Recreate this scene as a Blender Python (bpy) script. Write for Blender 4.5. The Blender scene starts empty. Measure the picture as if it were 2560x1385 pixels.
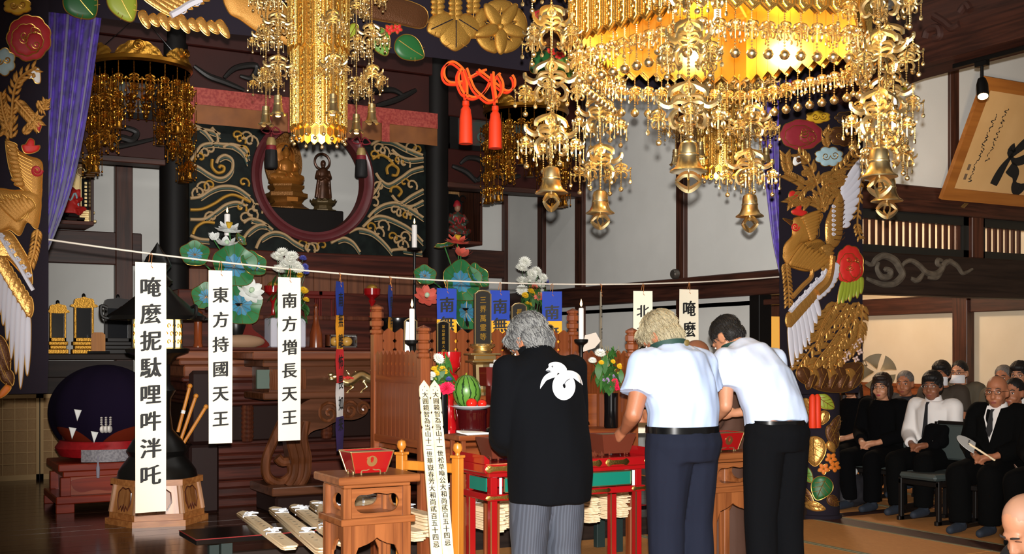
import bpy, math, random
from math import sin, cos, pi, radians, sqrt, atan2, hypot
from mathutils import Vector, Matrix, noise as mnoise
random.seed(7)
SC = bpy.context.scene
COL = SC.collection
# ---------------------------------------------------------------- camera (pixels of the 2560x1385 frame)
FPX, CX, HY, EYE, YAW = 2900.0, 1280.0, 880.0, 1.42, radians(29.0)
SA, CA = sin(YAW), cos(YAW)
cam = bpy.data.cameras.new('camera')
cam.sensor_fit = 'HORIZONTAL'; cam.sensor_width = 36.0; cam.lens = 36.0 * FPX / 2560.0
cam.shift_y = (HY - 1385 / 2) / 2560.0
cam.clip_start = 0.05; cam.clip_end = 200
cam_o = bpy.data.objects.new('camera', cam); COL.objects.link(cam_o)
cam_o.location = (0, 0, EYE); cam_o.rotation_euler = (pi / 2, 0, -YAW)
SC.camera = cam_o
# ---------------------------------------------------------------- light
SC.view_settings.view_transform = 'Standard'; SC.view_settings.look = 'None'
SC.view_settings.gamma = 1.0; SC.view_settings.use_curve_mapping = False
SC.view_settings.exposure = 0.22
wd = bpy.data.worlds.new('daylight'); SC.world = wd; wd.use_nodes = True
wd.node_tree.nodes['Background'].inputs[0].default_value = (1.0, 0.93, 0.86, 1)
wd.node_tree.nodes['Background'].inputs[1].default_value = 0.18
def lamp(name, kind, loc, power, col=(1, 1, 1), size=0.05, rot=None, **kw):
    l = bpy.data.lights.new(name, kind); l.energy = power; l.color = col
    if kind == 'AREA': l.size = size
    else: l.shadow_soft_size = size
    for k, v in kw.items(): setattr(l, k, v)
    o = bpy.data.objects.new(name, l); COL.objects.link(o); o.location = loc
    if rot: o.rotation_euler = rot
    return o
# the photographer's flash on top of the camera
FLASH = lamp('camera_flash', 'SPOT', (0.01, 0.0, EYE + 0.12), 3300, (1.0, 0.97, 0.93), 0.025,
             (pi / 2 + radians(2.5), 0, -YAW - radians(2.5)), spot_size=radians(58), spot_blend=0.55)
# unseen tubes added behind the valance to brighten the sanctuary (their fixtures are built with the setting)
for _x in (2.2, 3.95, 5.7):
    lamp('sanctuary_fill_light', 'AREA', (_x, 8.3, 4.93), 9, (1.0, 0.97, 0.92), 1.2, (radians(28), 0, 0), shape='RECTANGLE', size_y=0.12)
# ---------------------------------------------------------------- pixel helpers
def ray(px, py):
    t = (px - CX) / FPX; u = (HY - py) / FPX
    return Vector((SA + CA * t, CA - SA * t, u))
CAMP = Vector((0, 0, EYE))
def atD(px, py, d): return CAMP + ray(px, py) * d
def atY(px, py, y): r = ray(px, py); return CAMP + r * (y / r.y)
def atX(px, py, x): r = ray(px, py); return CAMP + r * (x / r.x)
def atZ(px, py, z): r = ray(px, py); return CAMP + r * ((z - EYE) / r.z)
# ---------------------------------------------------------------- materials
def lin(h):
    if isinstance(h, str):
        h = h.lstrip('#'); c = [int(h[i:i + 2], 16) / 255 for i in (0, 2, 4)]
        return tuple((x / 12.92 if x <= 0.04045 else ((x + 0.055) / 1.055) ** 2.4) for x in c) + (1,)
    return tuple(h) + ((1,) if len(h) == 3 else ())
MATS = {}
def mat(name, col, rough=0.5, metal=0.0, var=None, bump=None, grain=None, emit=None, spec=None, sheen=None, coat=None, alpha=None, trans=None):
    """var=(scale, colour2, contrast) blotches; grain=(axis, scale, colour2) wood; bump=(scale, strength)"""
    if name in MATS: return MATS[name]
    m = bpy.data.materials.new(name); m.use_nodes = True; nt = m.node_tree; N = nt.nodes; L = nt.links
    b = N['Principled BSDF']
    b.inputs['Base Color'].default_value = lin(col); b.inputs['Roughness'].default_value = rough
    b.inputs['Metallic'].default_value = metal
    if spec is not None: b.inputs['Specular IOR Level'].default_value = spec
    if sheen: b.inputs['Sheen Weight'].default_value = sheen
    if coat: b.inputs['Coat Weight'].default_value = coat; b.inputs['Coat Roughness'].default_value = 0.08
    if alpha is not None: b.inputs['Alpha'].default_value = alpha
    if trans: b.inputs['Transmission Weight'].default_value = trans
    if emit:
        b.inputs['Emission Color'].default_value = lin(emit[0]); b.inputs['Emission Strength'].default_value = emit[1]
    tc = N.new('ShaderNodeTexCoord')
    if grain:
        ax, sc, c2 = grain
        mp = N.new('ShaderNodeMapping'); L.new(tc.outputs['Object'], mp.inputs['Vector'])
        s = [sc, sc, sc]; s['xyz'.index(ax)] = sc * 0.06; mp.inputs['Scale'].default_value = s
        nz = N.new('ShaderNodeTexNoise'); nz.inputs['Scale'].default_value = 1.0; nz.inputs['Detail'].default_value = 6
        nz.inputs['Distortion'].default_value = 0.6; L.new(mp.outputs[0], nz.inputs['Vector'])
        rp = N.new('ShaderNodeValToRGB'); rp.color_ramp.elements[0].position = 0.36; rp.color_ramp.elements[1].position = 0.64
        rp.color_ramp.elements[0].color = lin(c2); rp.color_ramp.elements[1].color = lin(col)
        L.new(nz.outputs['Fac'], rp.inputs['Fac']); L.new(rp.outputs['Color'], b.inputs['Base Color'])
        bp = N.new('ShaderNodeBump'); bp.inputs['Strength'].default_value = 0.12; bp.inputs['Distance'].default_value = 0.002
        L.new(nz.outputs['Fac'], bp.inputs['Height']); L.new(bp.outputs[0], b.inputs['Normal'])
    if var:
        sc, c2, k = var
        nz = N.new('ShaderNodeTexNoise'); nz.inputs['Scale'].default_value = sc; nz.inputs['Detail'].default_value = 5
        L.new(tc.outputs['Object'], nz.inputs['Vector'])
        rp = N.new('ShaderNodeValToRGB'); rp.color_ramp.elements[0].position = 0.5 - k; rp.color_ramp.elements[1].position = 0.5 + k
        rp.color_ramp.elements[0].color = lin(c2); rp.color_ramp.elements[1].color = lin(col)
        L.new(nz.outputs['Fac'], rp.inputs['Fac']); L.new(rp.outputs['Color'], b.inputs['Base Color'])
    if bump:
        nz = N.new('ShaderNodeTexNoise'); nz.inputs['Scale'].default_value = bump[0]; nz.inputs['Detail'].default_value = 4
        L.new(tc.outputs['Object'], nz.inputs['Vector'])
        bp = N.new('ShaderNodeBump'); bp.inputs['Strength'].default_value = bump[1]; bp.inputs['Distance'].default_value = 0.004
        L.new(nz.outputs['Fac'], bp.inputs['Height']); L.new(bp.outputs[0], b.inputs['Normal'])
    MATS[name] = m
    return m
plaster = mat('plaster', '#d8d7d2', 0.9, var=(1.3, '#c8c7c2', 0.25), bump=(60, 0.15))
cream = mat('cream_plaster', '#d9cbb2', 0.9, var=(2, '#cbbb9f', 0.3))
postw = mat('post_wood', '#4e2a1c', 0.45, grain=('z', 30, '#2f1810'))
beamw = mat('beam_wood_x', '#46251a', 0.45, grain=('x', 30, '#2a150f'))
beamy = mat('beam_wood_y', '#46251a', 0.45, grain=('y', 30, '#2a150f'))
darkw = mat('dark_beam', '#2e221c', 0.55, grain=('x', 25, '#201713'), spec=.25)
redlac = mat('dark_red_panel', '#3a140e', 0.5, var=(3, '#2a0d09', 0.3), spec=.25)
blackw = mat('black_pillar', '#0f0b09', 0.6, var=(4, '#090706', 0.3), spec=.2)
floorw = mat('floor_boards', '#3d261b', 0.16, grain=('x', 14, '#2a1911'))
tatami = mat('tatami_straw', '#c98a45', 0.75, grain=('y', 220, '#b57637'))
heri = mat('tatami_border', '#7f7a5a', 0.8)
brownw = mat('brown_lacquer_wood', '#6d3520', 0.3, grain=('x', 18, '#4a2013'))
altarw = mat('altar_wood', '#50241a', 0.38, grain=('x', 20, '#2e130d'), spec=.3)
altarz = mat('altar_wood_upright', '#5f3220', 0.3, grain=('z', 20, '#3b1b10'))
oakx = mat('keyaki_wood_x', '#93572e', 0.32, grain=('x', 26, '#74401f'))
oakz = mat('keyaki_wood_z', '#93572e', 0.32, grain=('z', 26, '#6f3d1e'))
honey = mat('honey_wood', '#c77f2c', 0.35, grain=('z', 22, '#b06a1f'))
pale = mat('pale_cedar', '#ecd8b6', 0.6, grain=('y', 40, '#dfc49b'))
red = mat('red_lacquer', '#8e0f12', 0.18, coat=0.6)
redbr = mat('red_brown_lacquer', '#5c1812', 0.2, coat=0.5)
black = mat('black_lacquer', '#0c0c0d', 0.18)
blackm = mat('black_metal', '#151413', 0.35, metal=0.4)
gold = mat('gold', '#f0d59a', 0.34, metal=1.0)
goldd = mat('old_gold', '#b07a2c', 0.3, metal=1.0)
goldp = mat('gold_plate', '#eec468', 0.28, metal=1.0, bump=(25, 0.1))
goldb = mat('gold_embossed', '#e6bd66', 0.3, metal=1.0, bump=(160, 0.5))
brass = mat('brass', '#ecd6a0', 0.3, metal=1.0)
goldth = mat('gold_thread', '#b88238', 0.45, metal=0.4, bump=(240, 0.6))
goldfoil = mat('gold_foil', '#c08c46', 0.32, metal=0.6, bump=(70, 0.8))
browng = mat('bronze_thread', '#5e3a20', 0.42, metal=0.45, bump=(120, 0.7))
navy = mat('navy_brocade', '#1d1720', 0.9, spec=.2, bump=(300, 0.2))
purple = mat('purple_damask', '#4a2b9a', 0.5, var=(16, '#35206e', 0.08), sheen=0.3)
white = mat('white', '#e9e9e6', 0.6)
ivory = mat('ivory_cloth', '#eee6cf', 0.85, bump=(300, 0.15))
ink = mat('ink', '#121212', 0.7)
orange = mat('orange_silk', '#e8380a', 0.6)
green = mat('leaf_green', '#1d5a2a', 0.45)
lime = mat('lime_leaf', '#8d9a2c', 0.5)
midgreen = mat('mid_green_leaf', '#5f8c3a', 0.45)
crimson = mat('crimson_silk', '#a81f28', 0.6)
scarlet = mat('scarlet_silk', '#c5241d', 0.6)
silver = mat('silver_white_silk', '#c9c8d2', 0.6)
paleblue = mat('pale_blue_silk', '#9fbcc4', 0.6)
yellow = mat('yellow_silk', '#cda224', 0.55)
orangeflower = mat('orange_flower_silk', '#d4711f', 0.6)
# ---------------------------------------------------------------- mesh builder
class MB:
    def __init__(s): s.v = []; s.f = []
    def add(s, vs, fs):
        o = len(s.v); s.v += [tuple(p) for p in vs]; s.f += [tuple(i + o for i in q) for q in fs]; return s
    def bx(s, x0, x1, y0, y1, z0, z1, b=0.0):
        if b <= 0:
            vs = [(x, y, z) for x in (x0, x1) for y in (y0, y1) for z in (z0, z1)]
            return s.add(vs, [(0, 1, 3, 2), (4, 6, 7, 5), (0, 4, 5, 1), (2, 3, 7, 6), (0, 2, 6, 4), (1, 5, 7, 3)])
        X = ((x0, x0 + b), (x1, x1 - b)); Y = ((y0, y0 + b), (y1, y1 - b)); Z = ((z0, z0 + b), (z1, z1 - b))
        vs = []; ix = {}
        for i in (0, 1):
            for j in (0, 1):
                for k in (0, 1):
                    for a in range(3):
                        p = (X[i][0 if a == 0 else 1], Y[j][0 if a == 1 else 1], Z[k][0 if a == 2 else 1])
                        ix[i, j, k, a] = len(vs); vs.append(p)
        fs = []
        for i in (0, 1):
            q = [ix[i, 0, 0, 0], ix[i, 1, 0, 0], ix[i, 1, 1, 0], ix[i, 0, 1, 0]]; fs.append(q if i else q[::-1])
            q = [ix[0, i, 0, 1], ix[1, i, 0, 1], ix[1, i, 1, 1], ix[0, i, 1, 1]]; fs.append(q[::-1] if i else q)
            q = [ix[0, 0, i, 2], ix[1, 0, i, 2], ix[1, 1, i, 2], ix[0, 1, i, 2]]; fs.append(q if i else q[::-1])
        for i in (0, 1):
            for j in (0, 1):
                fs.append([ix[i, j, 0, 0], ix[i, j, 1, 0], ix[i, j, 1, 1], ix[i, j, 0, 1]] if (i ^ j) else [ix[i, j, 0, 1], ix[i, j, 1, 1], ix[i, j, 1, 0], ix[i, j, 0, 0]])
                fs.append([ix[i, 0, j, 0], ix[i, 1, j, 0], ix[i, 1, j, 2], ix[i, 0, j, 2]] if not (i ^ j) else [ix[i, 0, j, 2], ix[i, 1, j, 2], ix[i, 1, j, 0], ix[i, 0, j, 0]])
                fs.append([ix[0, i, j, 1], ix[1, i, j, 1], ix[1, i, j, 2], ix[0, i, j, 2]] if (i ^ j) else [ix[0, i, j, 2], ix[1, i, j, 2], ix[1, i, j, 1], ix[0, i, j, 1]])
                for k in (0, 1):
                    t = [ix[i, j, k, 0], ix[i, j, k, 1], ix[i, j, k, 2]]; fs.append(t if not (i ^ j ^ k) else t[::-1])
        return s.add(vs, fs)
    def box(s, c, size, R=None, b=0.0):
        m = MB().bx(-size[0] / 2, size[0] / 2, -size[1] / 2, size[1] / 2, -size[2] / 2, size[2] / 2, b)
        return s.put(m, Matrix.Translation(c) @ (R.to_4x4() if R else Matrix()))
    def put(s, m, T):
        return s.add([T @ Vector(p) for p in m.v], m.f)
    def tube(s, pts, r, n=8, closed=False, caps=True):
        pts = [Vector(p) for p in pts]; k = len(pts)
        rs = r if isinstance(r, (list, tuple)) else [r] * k
        up = None; vs = []
        for i, p in enumerate(pts):
            a = pts[(i - 1) % k] if (closed or i > 0) else p; c = pts[(i + 1) % k] if (closed or i < k - 1) else p
            t = (c - a)
            if t.length < 1e-9: t = Vector((0, 0, 1))
            t.normalize()
            if up is None:
                up = Vector((0, 0, 1)) if abs(t.z) < 0.9 else Vector((1, 0, 0))
            u = up - t * up.dot(t)
            if u.length < 1e-6: u = t.orthogonal()
            u.normalize(); up = u; w = t.cross(u)
            for j in range(n):
                an = 2 * pi * j / n; vs.append(p + (u * cos(an) + w * sin(an)) * rs[i])
        fs = []
        for i in range(k if closed else k - 1):
            for j in range(n):
                fs.append((i * n + j, i * n + (j + 1) % n, ((i + 1) % k) * n + (j + 1) % n, ((i + 1) % k) * n + j))
        if caps and not closed:
            fs.append(tuple(range(n))[::-1]); fs.append(tuple((k - 1) * n + j for j in range(n)))
        return s.add(vs, fs)
    def cyl(s, p0, p1, r0, r1=None, n=12): return s.tube([p0, p1], [r0, r0 if r1 is None else r1], n)
    def lathe(s, prof, n=20, c=(0, 0, 0), wob=None, ang=0.0):
        vs = []; k = len(prof)
        for (r, z) in prof:
            for j in range(n):
                a = 2 * pi * j / n + ang; rr = r * (wob(j, n) if wob else 1)
                vs.append((c[0] + rr * cos(a), c[1] + rr * sin(a), c[2] + z))
        fs = [(i * n + j, i * n + (j + 1) % n, (i + 1) * n + (j + 1) % n, (i + 1) * n + j) for i in range(k - 1) for j in range(n)]
        if prof[0][0] > 1e-5: fs.append(tuple(range(n))[::-1])
        if prof[-1][0] > 1e-5: fs.append(tuple((k - 1) * n + j for j in range(n)))
        return s.add(vs, fs)
    def ell(s, c, r, n=16, m=10, R=None):
        r = (r, r, r) if not hasattr(r, '__len__') else r
        vs = []; c = Vector(c)
        for i in range(m + 1):
            a = -pi / 2 + pi * i / m
            for j in range(n):
                p = Vector((r[0] * cos(a) * cos(2 * pi * j / n), r[1] * cos(a) * sin(2 * pi * j / n), r[2] * sin(a)))
                vs.append(c + (R @ p if R else p))
        return s.add(vs, [(i * n + j, i * n + (j + 1) % n, (i + 1) * n + (j + 1) % n, (i + 1) * n + j) for i in range(m) for j in range(n)])
    def prism(s, pts, off):
        """front polygon (3D points) thickened by vector off"""
        pts = [Vector(p) for p in pts]; off = Vector(off); n = len(pts)
        return s.add(pts + [p + off for p in pts],
                     [tuple(range(n)), tuple(range(2 * n - 1, n - 1, -1))] + [((i + 1) % n, i, n + i, n + (i + 1) % n) for i in range(n)])
    def ring(s, outer, inner, off):
        """plate between two loops of equal count, thickened by off"""
        o = [Vector(p) for p in outer]; q = [Vector(p) for p in inner]; off = Vector(off); n = len(o)
        vs = o + q + [p + off for p in o] + [p + off for p in q]; fs = []
        for i in range(n):
            j = (i + 1) % n
            fs += [(i, j, n + j, n + i), (2 * n + j, 2 * n + i, 3 * n + i, 3 * n + j), (j, i, 2 * n + i, 2 * n + j), (n + i, n + j, 3 * n + j, 3 * n + i)]
        return s.add(vs, fs)
    def dome(s, pts, nrm, h, steps=((1.0, 0.0), (0.9, 0.6), (0.68, 0.9)), base=0.0):
        """pillow over a star-shaped outline"""
        pts = [Vector(p) for p in pts]; nrm = Vector(nrm); n = len(pts); c = sum(pts, Vector()) / n
        vs = []
        for k, hh in steps: vs += [c + (p - c) * k + nrm * (h * hh + base) for p in pts]
        vs.append(c + nrm * (h + base)); fs = []
        for i in range(len(steps) - 1):
            for j in range(n): fs.append((i * n + j, i * n + (j + 1) % n, (i + 1) * n + (j + 1) % n, (i + 1) * n + j))
        e = (len(steps) - 1) * n
        for j in range(n): fs.append((e + j, e + (j + 1) % n, len(vs) - 1))
        return s.add(vs, fs)
    def grid(s, fn, nu, nv, wrap=False):
        vs = [fn(i / nu, j / nv) for i in range(nu + 1) for j in range(nv + 1)]
        return s.add(vs, [(i * (nv + 1) + j, (i + 1) * (nv + 1) + j, (i + 1) * (nv + 1) + j + 1, i * (nv + 1) + j + 1) for i in range(nu) for j in range(nv)])
    def loft(s, rings, n=16, caps=True):
        """rings: (centre, rx, ry, tilt) ellipses, tilt = lean about x"""
        vs = []
        for (c, rx, ry, ti) in rings:
            for j in range(n):
                a = 2 * pi * j / n; p = Vector((rx * cos(a), ry * sin(a) * cos(ti), ry * sin(a) * sin(ti))); vs.append(Vector(c) + p)
        k = len(rings)
        fs = [(i * n + j, i * n + (j + 1) % n, (i + 1) * n + (j + 1) % n, (i + 1) * n + j) for i in range(k - 1) for j in range(n)]
        if caps: fs += [tuple(range(n))[::-1], tuple((k - 1) * n + j for j in range(n))]
        return s.add(vs, fs)
    def mesh(s, name, m, sharp=35):
        me = bpy.data.meshes.new(name); me.from_pydata(s.v, [], s.f); me.update()
        if m: me.materials.append(m)
        me.shade_smooth(); me.set_sharp_from_angle(angle=radians(sharp)); return me
    def build(s, name, m, parent=None, world=False, sharp=35):
        if world and parent is not None:
            o = WORLD_OFF.get(parent.name, Vector()); s.v = [tuple(Vector(p) - o) for p in s.v]
        o = bpy.data.objects.new(name, s.mesh(name, m, sharp)); COL.objects.link(o)
        if parent is not None:
            o.parent = parent; WORLD_OFF[o.name] = WORLD_OFF.get(parent.name, Vector())
        return o
WORLD_OFF = {}
def tag(o, label, cat, group=None, kind=None):
    o['label'] = label
    if cat: o['category'] = cat
    if group: o['group'] = group
    if kind: o['kind'] = kind
    return o
def thing(name, label, cat, loc=(0, 0, 0), rz=0.0, group=None, kind=None):
    o = bpy.data.objects.new(name, None); COL.objects.link(o); o.empty_display_size = 0.05
    o.location = loc; o.rotation_euler = (0, 0, rz); WORLD_OFF[o.name] = Vector(loc)
    return tag(o, label, cat, group, kind)
def solo(mb, name, m, label, cat, base, group=None, kind=None, sharp=35):
    """a thing that is one mesh, its origin at its base"""
    b = Vector(base); mb.v = [tuple(Vector(p) - b) for p in mb.v]
    o = bpy.data.objects.new(name, mb.mesh(name, m, sharp)); COL.objects.link(o); o.location = b; WORLD_OFF[o.name] = b
    return tag(o, label, cat, group, kind)
def child(name, me, parent, loc=(0, 0, 0), rot=(0, 0, 0), scale=(1, 1, 1)):
    o = bpy.data.objects.new(name, me); COL.objects.link(o); o.parent = parent
    o.location = loc; o.rotation_euler = rot; o.scale = scale; return o
def copy_tree(o, parent=None, **props):
    c = o.copy(); COL.objects.link(c)
    if parent is not None: c.parent = parent
    for ch in o.children: copy_tree(ch, c)
    for k, v in props.items(): c[k] = v
    return c
def struct(mb, name, m, label, base=None, cat='structure'):
    b = Vector(base) if base else Vector(mb.v[0]); return solo(mb, name, m, label, cat, b, kind='structure')
def curve(pts, n=8, closed=False):
    """Catmull-Rom through points"""
    pts = [Vector(p) for p in pts]; k = len(pts); out = []
    for i in range(k if closed else k - 1):
        g = lambda j: pts[j % k] if closed else pts[max(0, min(k - 1, j))]
        a, b, c, d = g(i - 1), g(i), g(i + 1), g(i + 2)
        for q in range(n):
            t = q / n; out.append(0.5 * ((2 * b) + (c - a) * t + (2 * a - 5 * b + 4 * c - d) * t * t + (3 * b - a - 3 * c + d) * t ** 3))
    if not closed: out.append(pts[-1])
    return out
# glyph meshes from the built-in font
_tc = bpy.data.curves.new('glyphs', 'FONT'); _to = bpy.data.objects.new('glyphs', _tc); COL.objects.link(_to)
_gl = {}
def glyph(ch):
    if ch not in _gl:
        _tc.body = ch; _tc.resolution_u = 3
        dg = bpy.context.evaluated_depsgraph_get(); dg.update()
        me = bpy.data.meshes.new_from_object(_to.evaluated_get(dg))
        vs = [(v.co.x, v.co.y) for v in me.vertices]; fs = [tuple(p.vertices) for p in me.polygons]
        bpy.data.meshes.remove(me)
        x0 = min(v[0] for v in vs); x1 = max(v[0] for v in vs); y0 = min(v[1] for v in vs); y1 = max(v[1] for v in vs)
        _gl[ch] = ([((x - (x0 + x1) / 2), (y - (y0 + y1) / 2)) for x, y in vs], fs)
    return _gl[ch]
def lettering(mb, text, top, du, dv, size, pitch, bold=0.03, wide=1.0, slant=0.06, nrm=None):
    """vertical column of characters: du = unit right, dv = unit down"""
    du = Vector(du); dv = Vector(dv); top = Vector(top); n = Vector(nrm) if nrm else du.cross(dv)
    k = 0
    for i, ch in enumerate(text):
        vs, fs = glyph(ch); c = top + dv * (pitch * (i + 0.5))
        for bx, by in ((0, 0), (bold, bold * 0.4), (-bold, -bold * 0.3), (0, bold * 0.5)):
            k += 1
            mb.add([c + du * (size * wide * (x + bx - bold * 0.3)) - dv * (size * (y + by + slant * x)) + n * (0.00004 * (k % 4)) for x, y in vs], fs)
    return mb
# ================================================================ THE SETTING
NF = 0.12                                    # inner sanctuary floor level
XR, YC, YA, YB = 7.16, 7.46, 11.26, 13.1     # right wall, pillar line, inner pillar line, back wall
CEN = 3.93
# ---- floors
fl = thing('floor', 'tatami floor of the outer hall with wooden strips', 'floor', (4, 4, 0), kind='structure')
MB().bx(-3, 10.8, -3, 13.2, -0.3, -0.03).build('sub_floor', darkw, fl, True)
mat_m = MB().bx(-0.45, 0.45, -0.905, 0.905, -0.03, 0.0, 0.004); mat_me = mat_m.mesh('tatami_mat', tatami)
edge_me = MB().bx(-0.45, -0.418, -0.905, 0.905, -0.02, 0.0015).bx(0.418, 0.45, -0.905, 0.905, -0.02, 0.0015).mesh('mat_border', heri)
for i in range(11):
    for j in range(4):
        x = 7.03 - 0.45 - i * 0.91; y = YC - 0.06 - 0.91 - j * 1.82
        c = child('tatami_mat', mat_me, fl, (x - 4, y - 4, 0)); child('mat_border', edge_me, c)
for i in range(4):
    for j in range(7):
        x = 7.29 + 0.45 + i * 0.91; y = (YC - 0.09 - 0.91 - j * 1.82) if j < 4 else (YC + 0.09 + 0.91 + (j - 4) * 1.82)
        c = child('tatami_mat', mat_me, fl, (x - 4, y - 4, 0)); child('mat_border', edge_me, c)
MB().bx(7.03, 7.28, -1, YC + 0.09, -0.03, 0.002).build('floor_strip', postw, fl, True)
MB().bx(7.28, 10.7, YC - 0.08, YC + 0.08, -0.03, 0.002).build('floor_strip', beamw, fl, True)
nf = thing('floor_inner', 'dark polished board floor of the inner sanctuary', 'floor', (4, 10, 0), kind='structure')
for i in range(24):
    y = YC + 0.02 + i * 0.237
    MB().bx(0.2, 7.1, y, y + 0.235, -0.02, NF, 0.002).build('floor_plank', floorw, nf, True)
struct(MB().bx(0.2, 7.1, YC - 0.03, YC + 0.02, -0.02, NF + 0.002, 0.004), 'trim_step', darkw, 'dark wooden edge of the sanctuary floor along the tatami')
struct(MB().bx(-3, 10.9, -3, 13.3, 5.2, 5.3), 'ceiling', plaster, 'plain ceiling high above the hall')
# ---- right wall of the sanctuary
w = MB().bx(XR, XR + 0.08, 8.3, YB, NF, 5.2).bx(XR, XR + 0.08, YC, 8.3, 2.0, 5.2)
struct(w, 'wall_right', plaster, 'grey white plaster wall on the right of the sanctuary', (XR, 10, 0))
for i, (y, wd_) in enumerate(((8.24, .14), (9.36, .13), (YA, .16), (12.13, .13), (YB - .03, .1))):
    dk = blackw if i == 0 else postw
    struct(MB().bx(XR - 0.05, XR + 0.1, y - wd_ / 2, y + wd_ / 2, NF, (2.0 if i == 0 else 5.2), 0.006), 'trim_%d' % (i + 1), dk,
           ['black door post beside the amber window', 'brown wall post behind the blond man', 'brown corner post of the inner lintel', 'brown wall post nearest the back corner', 'brown post in the back right corner'][i])
struct(MB().bx(XR - 0.07, XR + 0.09, YC, YB, 1.94, 2.16, 0.01), 'trim_6', beamy, 'long brown beam running along the right plaster wall')
struct(MB().bx(XR + 0.0, XR + 0.09, YC, YB, 1.85, 1.9, 0.005), 'trim_7', beamy, 'thin brown rail below the right wall beam')
# ---- amber window beyond the doorway
wn = thing('window_1', 'amber slatted window glowing beyond the doorway by the pillar', 'window', (7.9, 8.2, 1.2), kind='structure')
amber = mat('amber_blind', '#e0a84a', 0.7, emit=('#e0a040', 0.45))
for i in range(9):
    MB().bx(7.5 + i * 0.1, 7.595 + i * 0.1, 9.0, 9.02, 0.9, 1.78).build('slat', amber, wn, True)
MB().bx(7.3, 8.6, 8.98, 9.05, 1.78, 2.0).bx(7.3, 8.6, 8.98, 9.05, 0.8, 0.9).build('frame', postw, wn, True)
# ---- inner lintel plane
struct(MB().bx(0.6, 2.45, YA - 0.08, YA + 0.08, 3.22, 3.6, .01).bx(5.4, 7.1, YA - 0.08, YA + 0.08, 3.22, 3.6, .01), 'trim_8', redlac, 'dark red carved lintel either side of the inner pillars')
struct(MB().bx(0.6, 2.45, YA - 0.1, YA + 0.1, 3.18, 3.24, .008).bx(5.4, 7.1, YA - 0.1, YA + 0.1, 3.18, 3.24, .008), 'trim_9', beamw, 'narrow brown rail below the red lintel')
struct(MB().bx(0.6, 7.1, YA - 0.07, YA + 0.07, 3.95, 4.35, .01).bx(0.6, 7.1, YA - 0.1, YA + 0.1, 4.35, 4.6, .01), 'trim_10', redlac, 'tall dark red beam across the top of the inner pillars')
for i, x in enumerate((2.55, 5.31)):
    struct(MB().lathe([(0.155, NF), (0.155, NF + 0.06), (0.135, NF + 0.08), (0.135, 5.0)], 28, (x, YA, 0)), 'pillar_%d' % (i + 1), blackw,
           ['black round pillar left of the carved wave panel', 'black round pillar right of the carved wave panel'][i], (x, YA, NF))
# painted transom panels between the beams
tp = mat('painted_transom', '#2c3a34', 0.5, var=(9, '#4a2f2a', 0.12))
for x0, x1, nm in ((0.75, 2.35, 'left'), (5.5, 6.95, 'right')):
    t = thing('trim_transom_' + nm, 'painted dark green transom panel above the %s red lintel' % nm, 'trim', ((x0 + x1) / 2, YA, 3.62), kind='structure')
    MB().bx(x0, x1, YA - 0.01, YA + 0.03, 3.62, 3.95).build('panel', tp, t, True)
    MB().bx(x0 - .05, x1 + .05, YA - 0.06, YA + 0.06, 3.58, 3.66).bx(x0 - .05, x0 + .05, YA - 0.05, YA + 0.05, 3.6, 3.97).bx(x1 - .05, x1 + .05, YA - 0.05, YA + 0.05, 3.6, 3.97).build('frame', blackw, t, True)
    for q in range(3):
        c = Vector((x0 + (x1 - x0) * (q + 1) / 4, YA - 0.02, 3.78)); pts = [c + Vector((0.018 * a * cos(a), 0, 0.018 * a * sin(a) * 0.8)) for a in [k * 0.5 for k in range(14)]]
        MB().tube(pts, 0.012, 6).build('carved_cloud', mat('carved_cloud', '#3d5a55', 0.5), t, True)
# dark cloud carvings on the red lintels and beam
cl = thing('trim_11', 'black cloud scroll carvings on the red beams', 'trim', (CEN, YA - 0.1, 3.3), kind='structure')
def scroll_px(pts, y, r, mname, parent, name, n=6):
    P3 = curve([atY(p[0], p[1], y) for p in pts], n); k = len(P3)
    rr = [r * (0.35 + 0.65 * sin(pi * min(1, max(0.02, (i + 2) / (k + 3))))) for i in range(k)]
    return MB().tube(P3, rr, 8).build(name, mname, parent, True)
cloudb = mat('black_carving', '#14110f', 0.5)
for pts in ([(270, 350), (300, 320), (340, 330), (330, 350), (300, 345), (290, 365), (330, 360), (395, 345)],
            [(485, 165), (520, 190), (560, 205), (610, 225)], [(560, 195), (590, 170), (640, 165), (630, 195), (600, 190)],
            [(880, 255), (930, 230), (980, 225), (1010, 240)], [(940, 265), (990, 250), (1040, 225)],
            [(1150, 410), (1170, 395), (1200, 400), (1215, 425), (1195, 450), (1180, 440)], [(1130, 415), (1165, 430), (1190, 455)],
            [(1230, 430), (1260, 445), (1300, 440)]):
    scroll_px(pts, YA - 0.085, 0.035, cloudb, cl, 'cloud_scroll')
# ---- back wall and the two back bays
struct(MB().bx(0.2, 7.2, YB, YB + 0.1, NF, 5.2), 'wall_back', plaster, 'white plaster wall at the very back of the sanctuary', (3.9, YB, NF))
struct(MB().bx(0.5, 2.6, YB - 0.1, YB, 2.36, 2.71, .01).bx(5.2, 7.1, YB - 0.1, YB, 2.36, 2.71, .01), 'trim_12', beamw, 'wide brown beam across the back wall bays')
struct(MB().bx(2.32, 2.5, YB - 0.12, YB, NF, 4.9, .01), 'trim_13', postw, 'brown post left of the black inner pillar')
struct(MB().bx(0.2, 0.55, YC + .3, YB, NF, 5.2), 'wall_left', plaster, 'plaster wall closing the sanctuary on the left')
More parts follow.
